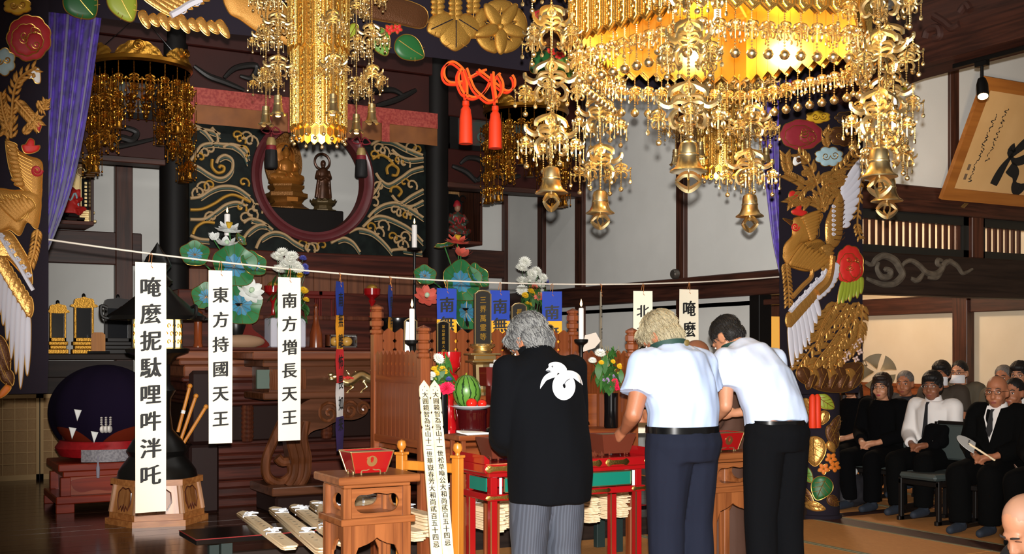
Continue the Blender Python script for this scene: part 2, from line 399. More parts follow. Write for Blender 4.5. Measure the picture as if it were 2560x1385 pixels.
# counter with the memorial tablets, its board front and sliding screens
ct = thing('tablet_counter', 'dark wooden counter carrying the memorial tablets in the left bay', 'counter', (1.5, 12.8, NF))
MB().bx(0.6, 2.45, 12.62, YB - 0.01, 1.34, 1.4, .006).build('counter_top', darkw, ct, True)
for i in range(2):
    MB().bx(0.6, 2.45, 12.68 + .01 * i, 12.72, 1.16 - i * 0.17, 1.33 - i * 0.17, .005).build('front_board', darkw, ct, True)
MB().bx(0.6, 2.45, 12.74, YB - 0.02, NF, 1.0).build('carcass', darkw, ct, True)
shoj = mat('shoji_paper', '#a9865c', 0.85, var=(60, '#9d7a50', 0.3)); shojw = mat('shoji_frame', '#c09c6a', 0.7)
sh = thing('door_1', 'pale wooden sliding screens below the tablet counter', 'door', (1.5, 12.7, NF), kind='structure')
for k in range(2):
    x0, x1 = ((0.6, 1.52), (1.53, 2.45))[k]
    MB().bx(x0, x1, 12.712, 12.72, NF + 0.02, 0.985).build('paper_panel', shoj, sh, True)
    MB().bx(x0, x1, 12.69, 12.73, NF, NF + 0.055).bx(x0, x1, 12.69, 12.73, 0.95, 0.99).bx(x0, x0 + .03, 12.69, 12.73, NF, .99).bx(x1 - .03, x1, 12.69, 12.73, NF, .99).build('frame', shojw, sh, True)
    for q in range(1, 8): MB().bx(x0 + q * 0.115 - .004, x0 + q * 0.115 + .004, 12.7, 12.715, NF + .05, .95).build('vertical_bar', shojw, sh, True)
    for q in range(1, 7): MB().bx(x0, x1, 12.701, 12.714, NF + .05 + q * .113, NF + .057 + q * .113).build('cross_bar', shojw, sh, True)
# ---- front lintel of the right aisle, with grille and carved scroll
struct(MB().bx(XR + 0.1, 10.7, YC - 0.1, YC + 0.1, 1.93, 2.3, .012), 'trim_14', darkw, 'dark grey brown lintel above the seated people')
cs = thing('trim_15', 'pale carved cloud scroll on the dark lintel', 'trim', (8, YC - 0.11, 2.1), kind='structure')
sage = mat('weathered_carving', '#5d5346', 0.7, var=(20, '#463d33', 0.2))
Z2 = lambda pts: [(2080 + a / 3.848, 480 + b / 3.848) for a, b in pts]
for pts, r in ((Z2([(315, 670), (380, 700), (420, 650), (500, 612), (590, 650), (640, 720), (670, 800), (600, 880), (500, 890), (400, 860), (330, 830)]), .028),
               (Z2([(450, 680), (430, 740), (470, 810), (540, 815), (560, 765), (520, 740), (500, 760)]), .024),
               (Z2([(620, 640), (660, 720), (700, 680), (760, 660), (830, 700), (900, 770), (980, 790), (1040, 760), (1080, 690), (1130, 670), (1200, 710), (1250, 780), (1300, 770), (1350, 740)]), .022),
               (Z2([(760, 830), (820, 850), (880, 780)]), .02), (Z2([(1060, 720), (1010, 690), (1020, 655), (1060, 660)]), .02),
               (Z2([(920, 820), (1000, 825), (1050, 780)]), .018), (Z2([(1100, 700), (1130, 660), (1170, 680)]), .016)):
    scroll_px(pts, YC - 0.1, r * 1.3, sage, cs, 'scroll')
gr = thing('trim_16', 'wooden bar grille above the dark lintel', 'trim', (8.8, YC, 2.3), kind='structure')
MB().bx(XR + .1, 9.0, YC - .04, YC + .04, 2.3, 2.37).bx(XR + .1, 9.0, YC - .04, YC + .04, 2.6, 2.68).bx(9.16, 10.7, YC - .04, YC + .04, 2.3, 2.37).bx(9.16, 10.7, YC - .04, YC + .04, 2.6, 2.68).bx(8.93, 9.0, YC - .04, YC + .04, 2.3, 2.68).bx(9.16, 9.22, YC - .04, YC + .04, 2.3, 2.68).build('frame', mat('grille_frame', '#1d1d1a', .5), gr, True)
barm = MB().bx(-.016, .016, -.012, .012, 2.37, 2.6).mesh('bar', postw)
for i in range(30):
    x = XR + .13 + i * .085
    if 8.93 < x < 9.2: continue
    child('bar', barm, gr, (x - 8.8, 0, -2.3))
struct(MB().bx(9.0, 9.16, YC - .08, YC + .06, 2.3, 2.68, .006), 'trim_17', postw, 'short brown post standing on the dark lintel')
struct(MB().bx(XR + .1, 10.7, YC - .09, YC + .07, 2.68, 2.92, .01), 'trim_18', beamw, 'red brown rail under the framed calligraphy')
struct(MB().bx(XR + .1, 10.7, YC - .02, YC + .05, 2.92, 5.2), 'wall_front_right', plaster, 'white plaster wall behind the framed calligraphy')
struct(MB().bx(8.74, 8.86, YC - .05, YC + .05, 2.92, 5.2, .005), 'trim_19', postw, 'slim brown post on the wall behind the spotlight')
# ---- rainbow beam running towards the viewer from the brocade pillar
rb = thing('trim_20', 'great dark carved beam running from the brocade pillar towards the viewer', 'beam', (XR, 5, 3.5), kind='structure')
def rbz(y):
    k = min(1, max(0, (YC - y) / 1.1)); return 3.40 + 0.17 * k * k * (3 - 2 * k)
prof = []
ys = [YC - .1 - i * 0.12 for i in range(62)]
m = MB()
vs = []
for y in ys:
    z = rbz(y)
    for (dx, zz) in ((-.11, z + .05), (-.15, z + .2), (-.15, 4.05), (-.12, 4.12), (.12, 4.12), (.15, 4.0), (.15, z + .2), (.1, z)):
        vs.append((XR + dx, y, zz))
m.add(vs, [(i * 8 + j, i * 8 + (j + 1) % 8, (i + 1) * 8 + (j + 1) % 8, (i + 1) * 8 + j) for i in range(len(ys) - 1) for j in range(8)])
m.build('beam_body', beamy, rb, True)
m = MB()
for pts in ([(2312, 95), (2320, 75), (2345, 70), (2350, 90), (2335, 95)], [(2335, 40), (2360, 55), (2380, 70), (2400, 60)], [(2400, 30), (2415, 12), (2425, 25)]):
    m.tube(curve([atX(a, b, XR - .15) for a, b in pts], 6), .03, 8)
m.build('carved_swirl', mat('beam_swirl', '#3a2019', .5), rb, True)
struct(MB().bx(XR - .04, XR + .04, -1, YC - .1, 4.12, 5.2), 'wall_upper_right', plaster, 'white plaster strip above the great beam')
# ---- aisle behind the seated people
struct(MB().bx(10.7, 10.8, 0, YB, 0, 5.2), 'wall_aisle', cream, 'cream plaster wall behind the seated people')
struct(MB().bx(7.3, 10.7, YB, YB + .1, 0, 5.2), 'wall_aisle_back', cream, 'cream plaster wall closing the far end of the aisle')
struct(MB().bx(10.62, 10.72, 0, YB, 1.86, 2.06, .008), 'trim_21', beamy, 'dark red lintel along the cream wall')
for i, y in enumerate((8.85, 5.6)):
    struct(MB().bx(10.58, 10.72, y - .1, y + .1, 0, 3.0, .006), 'trim_%d' % (22 + i), postw, ['dark red post on the cream wall behind the masked men', 'dark red post on the cream wall out at the right'][i])
struct(MB().bx(10.64, 10.71, 8.95, YB, 0, 1.02, .006).bx(10.62, 10.71, 8.95, YB, 1.02, 1.05), 'trim_24', mat('wainscot', '#8a4a22', .5, grain=('y', 20, '#6d3517')), 'reddish wooden wainscot at the foot of the cream wall')
struct(MB().bx(XR + .15, 10.7, YC + .1, YB, 3.2, 3.25), 'ceiling_aisle', mat('aisle_ceiling', '#a9825a', .8), 'low wooden ceiling over the aisle')
al = thing('aisle_fill_lamp', 'round paper lamp added unseen above the lintel to light the aisle', 'lamp', (9.2, 9.6, 3.0))  # assumed lamp, added out of view to warm the cream aisle wall
MB().lathe([(.02, .2), (.2, .18), (.24, .1), (.2, .03), (.02, 0)], 20).build('shade', mat('lamp_paper', '#f3d9a8', .6, emit=('#ffca7a', 3.0)), al)
lamp('aisle_fill_light', 'POINT', (9.2, 9.6, 2.9), 100, (1.0, .8, .58), .15)

for i, x in enumerate((2.2, 3.95, 5.7)):  # added fixtures for the sanctuary fill, none of them in view
    t = thing('added_tube_lamp', ['left', 'middle', 'right'][i] + ' fluorescent fill lamp added unseen behind the brocade valance', 'lamp', (x, 8.3, 4.98), group='added fluorescent fill lamps')
    MB().bx(-.65, .65, -.09, .09, .04, .22, .01).build('housing', white, t); MB().cyl((-.6, 0, .0), (.6, 0, .0), .016, n=10).build('tube', mat('tube_glow', '#ffffff', .5, emit=('#fff4e6', 3.0)), t)
COL.objects.unlink(_to)
SCR = bpy.data.scenes.new('scratch'); SCR.collection.objects.link(_to)      # emptied and removed at the end of the script
def evaluated(o):
    with bpy.context.temp_override(scene=SCR, view_layer=SCR.view_layers[0]):
        dg = bpy.context.evaluated_depsgraph_get(); dg.update()
        return bpy.data.meshes.new_from_object(o.evaluated_get(dg))
def glyph(ch):
    if ch not in _gl:
        _tc.body = ch; _tc.resolution_u = 3; me = evaluated(_to)
        vs = [(v.co.x, v.co.y) for v in me.vertices]; fs = [tuple(p.vertices) for p in me.polygons]
        bpy.data.meshes.remove(me)
        x0 = min(v[0] for v in vs); x1 = max(v[0] for v in vs); y0 = min(v[1] for v in vs); y1 = max(v[1] for v in vs)
        _gl[ch] = ([((x - (x0 + x1) / 2), (y - (y0 + y1) / 2)) for x, y in vs], fs)
    return _gl[ch]
class Fused:
    """ready mesh that is built like an MB"""
    def __init__(s, me): s.me = me
    def build(s, name, m, parent=None, world=False, sharp=35):
        me = s.me; me.name = name
        if world and parent is not None: me.transform(Matrix.Translation(-WORLD_OFF.get(parent.name, Vector())))
        if m: me.materials.append(m)
        me.shade_smooth()
        if sharp < 90: me.set_sharp_from_angle(angle=radians(sharp))
        o = bpy.data.objects.new(name, me); COL.objects.link(o)
        if parent is not None: o.parent = parent; WORLD_OFF[o.name] = WORLD_OFF.get(parent.name, Vector())
        return o
def remesh(mb, voxel, smooth=3, disp=None):
    """fuse overlapping closed shapes into one continuous skin"""
    me = bpy.data.meshes.new('fuse'); me.from_pydata(mb.v, [], mb.f); me.update()
    o = bpy.data.objects.new('fuse', me); SCR.collection.objects.link(o)
    r = o.modifiers.new('r', 'REMESH'); r.mode = 'VOXEL'; r.voxel_size = voxel
    if smooth:
        s = o.modifiers.new('s', 'SMOOTH'); s.factor = 0.5; s.iterations = smooth
    out = evaluated(o)
    bpy.data.objects.remove(o); bpy.data.meshes.remove(me)
    if disp:
        vs = [(v.co.copy(), v.normal.copy()) for v in out.vertices]; co = []
        for p, n in vs: co.extend(p + n * disp(p, n))
        out.vertices.foreach_set('co', co); out.update()
    return Fused(out)
# ================================================================ CARVED WAVE PANEL WITH ROUND OPENING
CZ = 3.17
tanw = mat('carved_tan', '#a5875f', .5); dkgreen = mat('dark_green_board', '#090e0c', .5, var=(12, '#121916', .15), bump=(30, .2), spec=.15)
wp = thing('wave_panel', 'black panel carved with tan and gold waves around a round opening', 'panel', (CEN, YA, 2.42))
n = 72; inner = []; outer = []
for i in range(n):
    a = 2 * pi * (i + .5) / n; c, s = cos(a), sin(a)
    inner.append((CEN + .6 * c, YA - .03, CZ + .6 * s))
    kx = (1.245 / abs(c)) if abs(c) > 1e-6 else 9; kz = ((.5 if s > 0 else .75) / abs(s)) if abs(s) > 1e-6 else 9
    k = max(.6, min(kx, kz)); outer.append((CEN + k * c, YA - .03, CZ + k * s))
MB().ring(outer, inner, (0, .05, 0)).build('board', dkgreen, wp, True)
ringm = mat('plum_red_ring', '#5f2428', .35, var=(5, '#4c1c1e', .3))
m = MB(); prof = [(.645, -.03), (.645, -.07), (.62, -.085), (.585, -.07), (.565, -.05), (.54, -.05), (.54, .1), (.645, .02)]
vs = [(CEN + r * cos(2 * pi * i / 72), YA + y, CZ + r * sin(2 * pi * i / 72)) for i in range(72) for r, y in prof]; k = len(prof)
m.add(vs, [(i * k + j, i * k + (j + 1) % k, ((i + 1) % 72) * k + (j + 1) % k, ((i + 1) % 72) * k + j) for i in range(72) for j in range(k)]).build('round_frame', ringm, wp, True)
Z7 = lambda pts: [(460 + a / 2.886, 280 + b / 2.886) for a, b in pts]
def wave(pts, mm, r=.016):
    P3 = curve([atY(a, b, YA - .045) for a, b in Z7(pts)], 6); MB().tube(P3, r, 6).build('wave_line', mm, wp, True)
tan_w = [[(60, 90), (110, 110), (160, 150), (215, 225)], [(200, 110), (235, 160), (245, 225)], [(50, 350), (90, 290), (130, 240), (200, 225), (270, 230), (350, 240), (420, 290), (455, 360)],
         [(235, 370), (255, 330), (300, 312), (348, 345), (348, 415), (300, 468), (240, 475), (170, 440), (110, 400), (50, 372)], [(45, 622), (120, 610), (200, 560), (280, 535), (380, 545), (475, 610)],
         [(45, 775), (150, 770), (230, 720), (300, 670), (370, 650), (420, 660)], [(45, 890), (110, 915), (180, 922)], [(400, 972), (460, 870), (540, 815), (610, 820)],
         [(520, 985), (560, 910), (640, 868), (720, 880), (790, 930), (860, 970)], [(280, 255), (340, 232), (430, 260), (470, 320)], [(430, 800), (480, 770), (560, 790), (640, 850)],
         [(1350, 235), (1420, 200), (1500, 210), (1600, 260), (1722, 310)], [(1385, 440), (1420, 490), (1480, 520), (1570, 470), (1640, 420), (1725, 395)],
         [(1500, 600), (1560, 655), (1640, 605), (1725, 560)], [(1330, 760), (1370, 715), (1440, 670), (1530, 655), (1620, 690), (1725, 760)], [(1290, 830), (1370, 760), (1450, 755), (1560, 800), (1640, 850), (1722, 935)],
         [(1190, 870), (1260, 842), (1340, 860), (1400, 900), (1460, 960), (1500, 1012)], [(1060, 945), (1110, 920), (1160, 908), (1220, 940), (1270, 1010)], [(1500, 270), (1560, 320), (1640, 340), (1725, 330)],
         [(1560, 670), (1640, 680), (1725, 640)], [(1340, 620), (1390, 560), (1420, 500)], [(60, 120), (180, 130), (260, 160)], [(1480, 1000), (1580, 990), (1715, 1010)]]
gold_w = [[(205, 340), (203, 395), (240, 437), (282, 430), (290, 400), (265, 388), (252, 405)], [(45, 705), (130, 700), (220, 660), (300, 610), (370, 600), (480, 650)], [(65, 882), (90, 830), (150, 795), (220, 800)],
          [(440, 330), (465, 290), (440, 250), (400, 255)], [(1470, 450), (1465, 405), (1500, 380), (1545, 410), (1535, 455), (1500, 455)], [(1490, 580), (1500, 545), (1540, 540), (1570, 575), (1545, 610)], [(1360, 340), (1420, 310), (1480, 340), (1520, 390)]]
for p in tan_w:
    wave(p, tanw); wave([(a, b + 17) for a, b in p[1:]], mat('carved_green', '#34463d', .5), .011); wave([(a + 4, b + 31) for a, b in p[1:-1] + p[-1:]], tanw, .006)
for p in gold_w: wave(p, mat('carved_gold', '#b98a36', .4, metal=.5))
foam = [(405, 200, 1), (445, 180, 1), (480, 215, 1), (380, 170, 1), (150, 300, -1), (185, 270, -1), (120, 330, -1), (110, 585, -1), (150, 550, -1), (190, 530, -1), (485, 735, 1), (440, 770, 1), (410, 690, 1), (520, 700, 1), (450, 660, 1), (430, 510, 1), (200, 760, -1), (1400, 270, 1), (1370, 310, 1), (1440, 285, 1), (1500, 340, 1), (1545, 350, 1), (1590, 370, 1), (1650, 260, -1), (1690, 275, -1), (1410, 540, -1), (1380, 600, -1), (1590, 510, 1), (1640, 530, 1), (1560, 735, 1), (1600, 750, 1), (1520, 710, 1), (1640, 730, 1), (1345, 830, 1), (1400, 870, 1), (1430, 820, 1), (1500, 900, 1), (1540, 930, 1), (1570, 965, 1), (850, 955, 1), (900, 985, 1), (945, 985, -1), (1000, 965, -1), (1590, 900, 1), (1375, 660, -1)]
cm = {1: None, -1: None}
for q, (a, b, sg) in enumerate(foam):
    c = atY(*Z7([(a, b)])[0], YA - .045); R0 = .062 + .012 * (q % 3)
    pts = [c + Vector((sg * R0 * (1 - u * .16) * cos(-.6 + u * 1.1), 0, R0 * (1 - u * .16) * sin(-.6 + u * 1.1))) for u in [i * .5 for i in range(12)]]
    MB().tube(pts, [.011] * 8 + [.012, .013, .014, .016], 6).build('foam_curl', tanw if q % 3 else mat('carved_gold', '#b98a36'), wp, True)
struct(MB().bx(2.68, 5.18, YA - .1, YA + .08, 2.22, 2.42, .01), 'trim_25', altarw, 'red brown beam below the wave panel')
pk = thing('trim_26', 'row of upright boards below the wave panel beam', 'trim', (CEN, YA, 2.0), kind='structure')
for i in range(14): MB().bx(2.68 + i * .1785, 2.68 + (i + 1) * .1785 - .004, YA - .05, YA - .02, 1.98, 2.22, .003).build('board', mat('upright_board', '#6d4129', .45, grain=('z', 20, '#55301d')), pk, True)
MB().bx(2.68, 5.18, YA - .03, YA + .06, 1.3, 2.0).build('back_board', altarw, pk, True)
# ---- red valance with gold border above the panel
vl = thing('valance', 'faded red brocade valance with brown lower band above the wave panel', 'valance', (CEN, YA - .12, 3.62))
redbro = mat('red_brocade', '#8d2a24', .6, var=(40, '#a8483a', .1)); brn = mat('brown_gold_cloth', '#8a5326', .55, metal=.2, var=(8, '#784620', .2))
def sheet(x0, x1, z0, z1, y, amp, waves): return MB().grid(lambda u, v: (x0 + (x1 - x0) * u, y + amp * sin(u * waves * 2 * pi) * (1.2 - v), z0 + (z1 - z0) * v), 60, 4)
sheet(2.6, 5.26, 3.78, 3.94, YA - .15, .006, 5).build('upper_band', redbro, vl, True)
sheet(2.6, 5.26, 3.60, 3.79, YA - .14, .008, 4).build('lower_band', brn, vl, True)
for i in range(3):
    x = 2.62 + i * 1.0
    MB().bx(x, x + .085, YA - .165, YA - .155, 3.59, 3.8).build('ribbon', redbro, vl, True)
# two black tassels in front of the opening
for i, (px, py) in enumerate(((678, 360), (903, 385))):
    b = atY(px, py, YA - .165); t = thing('tassel', ['black and red tassel hanging left of the golden lantern', 'black and red tassel hanging at the right rim of the round opening'][i], 'tassel', b - Vector((0, 0, .24)), group='tassels before the round opening')
    MB().lathe([(.05, 0), (.062, .02), (.055, .16), (.052, .18)], 16, wob=lambda j, n: 1 + .06 * (j % 2)).build('fringe', mat('black_silk', '#0d0b0c', .7), t)
    MB().lathe([(.052, .18), (.05, .22), (.046, .225)], 14).build('red_collar', mat('dark_red_silk', '#7b1420', .6), t)
    MB().lathe([(.046, .225), (.05, .25), (.035, .3), (.012, .31)], 14).build('gold_head', mat('pale_gold_silk', '#a58a55', .5, metal=.3), t)
    MB().tube([(0, 0, .31), (0, 0, .6)], .008, 6).tube(curve([(-.1, 0, .36), (-.04, 0, .41), (0, 0, .36), (.04, 0, .41), (.1, 0, .36), (.03, 0, .34), (0, 0, .37), (-.03, 0, .34)], 5, True), .008, 6).build('cord', mat('dark_red_silk', '#7b1420'), t)
# ---- plinth and statues behind the opening
solo(MB().bx(3.2, 4.45, 11.75, 12.5, NF, 2.93, .01), 'statue_plinth', mat('black_plinth', '#15110f', .6, spec=.15), 'black block plinth carrying the two statues behind the opening', 'plinth', (3.9, 12.1, NF))
solo(MB().bx(3.0, 5.1, 12.5, 13.0, NF, 2.78, .01), 'back_shelf', redbr, 'dark red shelf behind the black statue plinth', 'shelf', (4.0, 12.7, NF))
def petals(mb, r, z, h, n, tilt, w):
    for i in range(n):
        a = 2 * pi * i / n; R = Matrix.Rotation(a, 3, 'Z'); pts = []
        def fn(u, v, R=R):
            ww = w * sin(pi * min(1, .15 + u * .8)) * (v - .5) * 2
            return R @ Vector((r + tilt * u + .012 * sin(pi * u), ww, z + h * u))
        mb.grid(fn, 4, 4)
    return mb
sb = atY(715, 527, 12.1); bud = thing('seated_buddha', 'gilded seated Buddha with a flame-shaped halo on a tiered pedestal', 'statue', (sb.x, 12.1, 2.93))
statg = mat('statue_gold', '#b8742e', .35, metal=.45, bump=(60, .3)); statd = mat('statue_dark_gold', '#8a5a26', .42, metal=.45, bump=(90, .8))
MB().lathe([(.25, 0), (.25, .03), (.2, .06), (.17, .09), (.2, .13), (.235, .15), (.235, .19), (.19, .2), (.17, .23), (.2, .26), (.2, .28)], 6, ang=pi / 6).build('pedestal', statd, bud)
MB().bx(-.06, .06, -.215, -.2, .09, .135).build('name_plate', statg, bud)
petals(petals(MB().lathe([(.14, .27), (.19, .31), (.18, .33)], 20), .12, .26, .09, 16, .08, .035), .13, .29, .06, 14, .06, .03).build('lotus_seat', statg, bud)
h = MB()
pts = [(0, .93), (.06, .86), (.15, .76), (.2, .62), (.205, .48), (.16, .34), (.1, .3)]; out = [Vector((x, .08, z)) for x, z in pts] + [Vector((-x, .08, z)) for x, z in pts[::-1][:-1]]
h.prism(curve(out, 4, True), (0, .03, 0))
for i in range(60):
    a = random.uniform(-.5, pi + .5); rr = random.uniform(.13, .185); h.ell((rr * cos(a), .075, .56 + rr * sin(a) * 1.45), (.022, .014, .022), 6, 4)
h.build('halo', statd, bud)
MB().tube([(.115 * cos(2 * pi * i / 24), .07, .6 + .15 * sin(2 * pi * i / 24)) for i in range(24)], .012, 6, True).ell((0, .085, .6), (.11, .02, .145)).build('inner_halo', statg, bud)
b = MB().loft([((0, 0, .33), .15, .11, 0), ((0, 0, .37), .13, .09, 0), ((0, 0, .43), .075, .055, 0), ((0, 0, .5), .085, .055, 0), ((0, 0, .545), .07, .045, 0), ((0, 0, .565), .03, .03, 0), ((0, 0, .6), .028, .028, 0)], 16)
for s in (-1, 1):
    b.tube([(s * .085, 0, .53), (s * .115, -.01, .46), (s * .1, -.06, .41), (s * .02, -.09, .4)], [.034, .032, .028, .022], 10)
    b.tube([(s * .03, -.02, .36), (s * .15, -.05, .355), (s * .04, -.1, .355)], [.045, .05, .035], 10)
b.ell((0, -.008, .635), (.042, .046, .055)).ell((0, 0, .688), (.024, .024, .02))
for s in (-1, 1): b.ell((s * .043, 0, .625), (.008, .012, .025), 8, 6)
b.ell((0, -.055, .63), (.008, .01, .012), 8, 6)
remesh(b, .008, 2).build('body', statg, bud)
MB().ell((0, .008, .655), (.045, .045, .045)).ell((0, .004, .7), (.022, .022, .02)).build('hair', mat('statue_hair', '#2c2320', .6, bump=(300, .8)), bud)
sb = atY(808, 527, 12.0); st = thing('standing_saint', 'small dark standing robed figure with a ring halo on a lotus base', 'statue', (sb.x, 12.0, 2.93))
stb = mat('aged_bronze_wood', '#5a3620', .38, metal=.35, var=(14, '#3b2416', .2))
petals(MB().lathe([(.15, 0), (.15, .025), (.11, .035), (.1, .07), (.14, .1), (.14, .12), (.08, .15)], 8), .1, .09, .05, 14, .05, .03).build('pedestal', mat('aged_pedestal', '#5b4a2c', .5, metal=.4, bump=(60, .6)), st)
b = MB().loft([((0, 0, .14), .07, .05, 0), ((0, 0, .25), .062, .05, 0), ((0, 0, .36), .055, .045, 0), ((0, 0, .43), .062, .042, 0), ((0, 0, .47), .05, .036, 0), ((0, 0, .49), .02, .02, 0), ((0, 0, .51), .02, .02, 0)], 14).ell((0, 0, .535), (.03, .032, .038))
for s in (-1, 1):
    b.tube([(s * .055, 0, .455), (s * .075, -.005, .38), (s * .04, -.055, .36), (0, -.06, .385)], [.022, .026, .018, .012], 8)
    b.tube([(s * .06, -.02, .36), (s * .068, -.01, .25), (s * .075, 0, .16)], [.018, .022, .026], 8)
remesh(b, .007, 2).build('figure', stb, st)
MB().tube([(.085 * cos(2 * pi * i / 28), .03, .56 + .085 * sin(2 * pi * i / 28)) for i in range(28)], .013, 8, True).tube([(0, .03, .47), (0, .03, .43)], .008).build('ring_halo', stb, st)
# ================================================================ STEPPED ALTAR
YF = 9.75
al = thing('altar', 'great stepped dark red wooden altar with layered mouldings', 'altar', (CEN, 10.5, NF))
def tier(z0, z1, out, name, mm=altarw, x=1.62, yb=YA - .2, b=.012):
    MB().bx(CEN - x - out, CEN + x + out, YF - out, yb, z0, z1, b).build(name, mm, al, True)
for z0, z1, o in ((NF, .2, .1), (.2, .28, .06), (.28, .34, .1), (.34, .46, .04), (.46, .5, .0), (.5, .55, -.03), (.55, .62, -.07), (.62, .65, -.1), (.96, 1.0, -.12), (1.0, 1.05, -.08), (1.05, 1.09, -.04), (1.09, 1.17, 0.0), (1.17, 1.21, .05), (1.21, 1.31, .03), (1.31, 1.36, .08), (1.36, 1.43, .14)):
    tier(z0, z1, o, 'moulding', altarw if z1 < 1.3 else mat('altar_top_wood', '#7a452b', .35, grain=('x', 20, '#5c3120')))
tier(.65, .96, -.16, 'waist_panel', mat('altar_dark_panel', '#20100c', .5, spec=.15))  # plain dark brown, shared with the foot blocks of the front table
for s in (-1, 1):
    for q in range(4):
        x = CEN + s * (.35 + q * .36)
        MB().lathe([(.045, .65), (.05, .67)] + [(.05 + .008 * (k % 2), .67 + .02 * k) for k in range(14)] + [(.045, .96)], 14, (x, YF + .13, 0)).build('ribbed_baluster', altarz, al, True)
tier(1.43, 1.46, .1, 'top_cloth_board', altarw)
MB().bx(CEN - 1.5, CEN + 1.5, 10.45, YA - .2, 1.46, 1.74, .01).build('second_step', altarw, al, True)
MB().bx(CEN - 1.45, CEN + 1.45, 10.8, YA - .2, 1.74, 2.0, .01).build('third_step', altarw, al, True)
MB().bx(CEN - 1.52, CEN + 1.52, 10.42, 10.5, 1.72, 1.76, .006).build('step_edge', altarz, al, True)
# ---- front table with scroll legs and gilt dragon
ft = thing('altar_table', 'carved dark wooden table with heavy scroll legs before the altar', 'table', (CEN, 9.1, NF))
TY = 9.0
wx = mat('carved_brown', '#5d3622', .32, grain=('x', 16, '#40220f')); wz = mat('carved_leg', '#6a3d25', .3, grain=('z', 18, '#48250f'))
MB().bx(2.62, 5.24, TY - .1, TY + .55, 1.36, 1.42, .01).build('table_top', mat('altar_top_wood', '#7a452b'), ft, True)
MB().bx(2.72, 5.14, TY - .04, TY + .5, 1.3, 1.36, .01).build('upper_moulding', wx, ft, True)
MB().bx(2.78, 5.08, TY, TY + .46, 1.1, 1.3).build('frieze', wx, ft, True)
MB().bx(2.72, 5.14, TY - .05, TY + .5, 1.04, 1.1, .01).build('lower_moulding', wx, ft, True)
for x in (2.86, 3.0, 4.86, 5.0):
    m = MB()
    for k in range(9): m.tube([(x - .07 + k * .018, TY - .005, 1.12), (x - .07 + k * .018, TY - .02, 1.2), (x - .07 + k * .018, TY - .005, 1.28)], .011, 6)
    m.build('ribbed_block', wz, ft, True)
MB().bx(2.68, 2.8, TY - .012, TY + .02, 1.13, 1.28).build('green_panel', mat('dull_green_panel', '#4a5a50', .5), ft, True)
for s in (-1, 1):
    cx = CEN + s * .8
    o = MB()
    pts = [(-.12, .48), (-.16, .62), (-.17, .78), (-.13, .94), (-.02, 1.03), (.16, 1.06), (.4, 1.04), (.5, .97), (.48, .9), (.38, .86), (.28, .86), (.2, .84), (.12, .8), (.03, .78), (-.03, .72)]
    P = curve([Vector((cx - s * a, TY + .02, z)) for a, z in pts], 4, True)
    MB().prism(P, (0, .2, 0)).build('apron_scroll', wx, ft, True)
    for (dx, dz, r) in ((.14, .92, .1), (.32, .94, .085), (.44, .95, .06)):
        c = Vector((cx - s * dx, TY + .005, dz)); sp = [c + Vector((r * (1 - u / 22) * cos(u * .55), -.01 - .002 * u, r * (1 - u / 22) * sin(u * .55))) for u in range(21)]
        MB().tube(sp, .014, 6).build('spiral', wz, ft, True)
    for k in range(3):
        a0 = -.15 + k * .05
        lp = [(a0 + .02, .86), (a0 - .005, .72), (a0 + .03, .55), (a0 + .02, .42), (a0 - .03, .34)]
        MB().tube(curve([(cx - s * a, TY + .04, z) for a, z in lp], 6), [.042] * 13 + [.036] * 12, 10).build('leg_reed', wz, ft, True)
    lp = [(-.2, .85), (-.27, .7), (-.33, .55), (-.32, .42), (-.22, .36), (-.12, .42), (-.13, .52), (-.2, .53), (-.24, .57)]
    MB().tube(curve([(cx - s * a, TY + .14, z) for a, z in lp], 6), .04, 10).build('leg_scroll', wz, ft, True)
    MB().bx(cx - .36, cx + .3, TY - .12, TY + .5, .28, .35, .008).build('foot_slab', wx, ft, True)
    MB().bx(cx - .32, cx + .26, TY - .08, TY + .46, NF, .28, .02).build('foot_block', mat('altar_dark_panel', '#2a1510'), ft, True)
# gilt dragon on the frieze
dr = MB(); gz = 1.2; x0 = 3.32
dr.tube(curve([(x0, TY - .03, gz + .03), (x0 + .1, TY - .05, gz - .03), (x0 + .22, TY - .04, gz + .03), (x0 + .34, TY - .05, gz - .02), (x0 + .46, TY - .04, gz + .03), (x0 + .6, TY - .03, gz)], 6), [.02, .03, .034, .036, .038, .04, .042, .042, .042, .042, .042, .042, .042, .042, .04, .04, .038, .036, .034, .032, .03, .028, .026, .024, .02, .018, .015, .012, .01, .008, .005], 8)
for (a, b_) in ((.0, .02), (-.03, .0), (-.04, .035)): dr.ell((x0 + a, TY - .05, gz + b_), (.03, .025, .02), 8, 6)
for a in (.12, .24, .4):
    dr.tube([(x0 + a, TY - .05, gz - .02), (x0 + a + .03, TY - .06, gz - .07), (x0 + a - .02, TY - .06, gz - .1)], [.018, .014, .008], 6)
    for c in (-.02, 0, .02): dr.tube([(x0 + a - .02, TY - .06, gz - .1), (x0 + a - .02 + c, TY - .07, gz - .125)], [.007, .003], 5)
for a in range(7): dr.tube([(x0 + .05 + a * .07, TY - .05, gz + .035), (x0 + .02 + a * .07, TY - .05, gz + .075)], [.012, .003], 5)
remesh(dr, .006, 1).build('gilt_dragon', gold, ft, True)
for a in range(3): MB().tube([(x0 + .0 + a * .04, TY - .085, gz + .02), (x0 + .06 + a * .04, TY - .085, gz + .005)], .008, 6).build('red_mane', scarlet, ft, True)
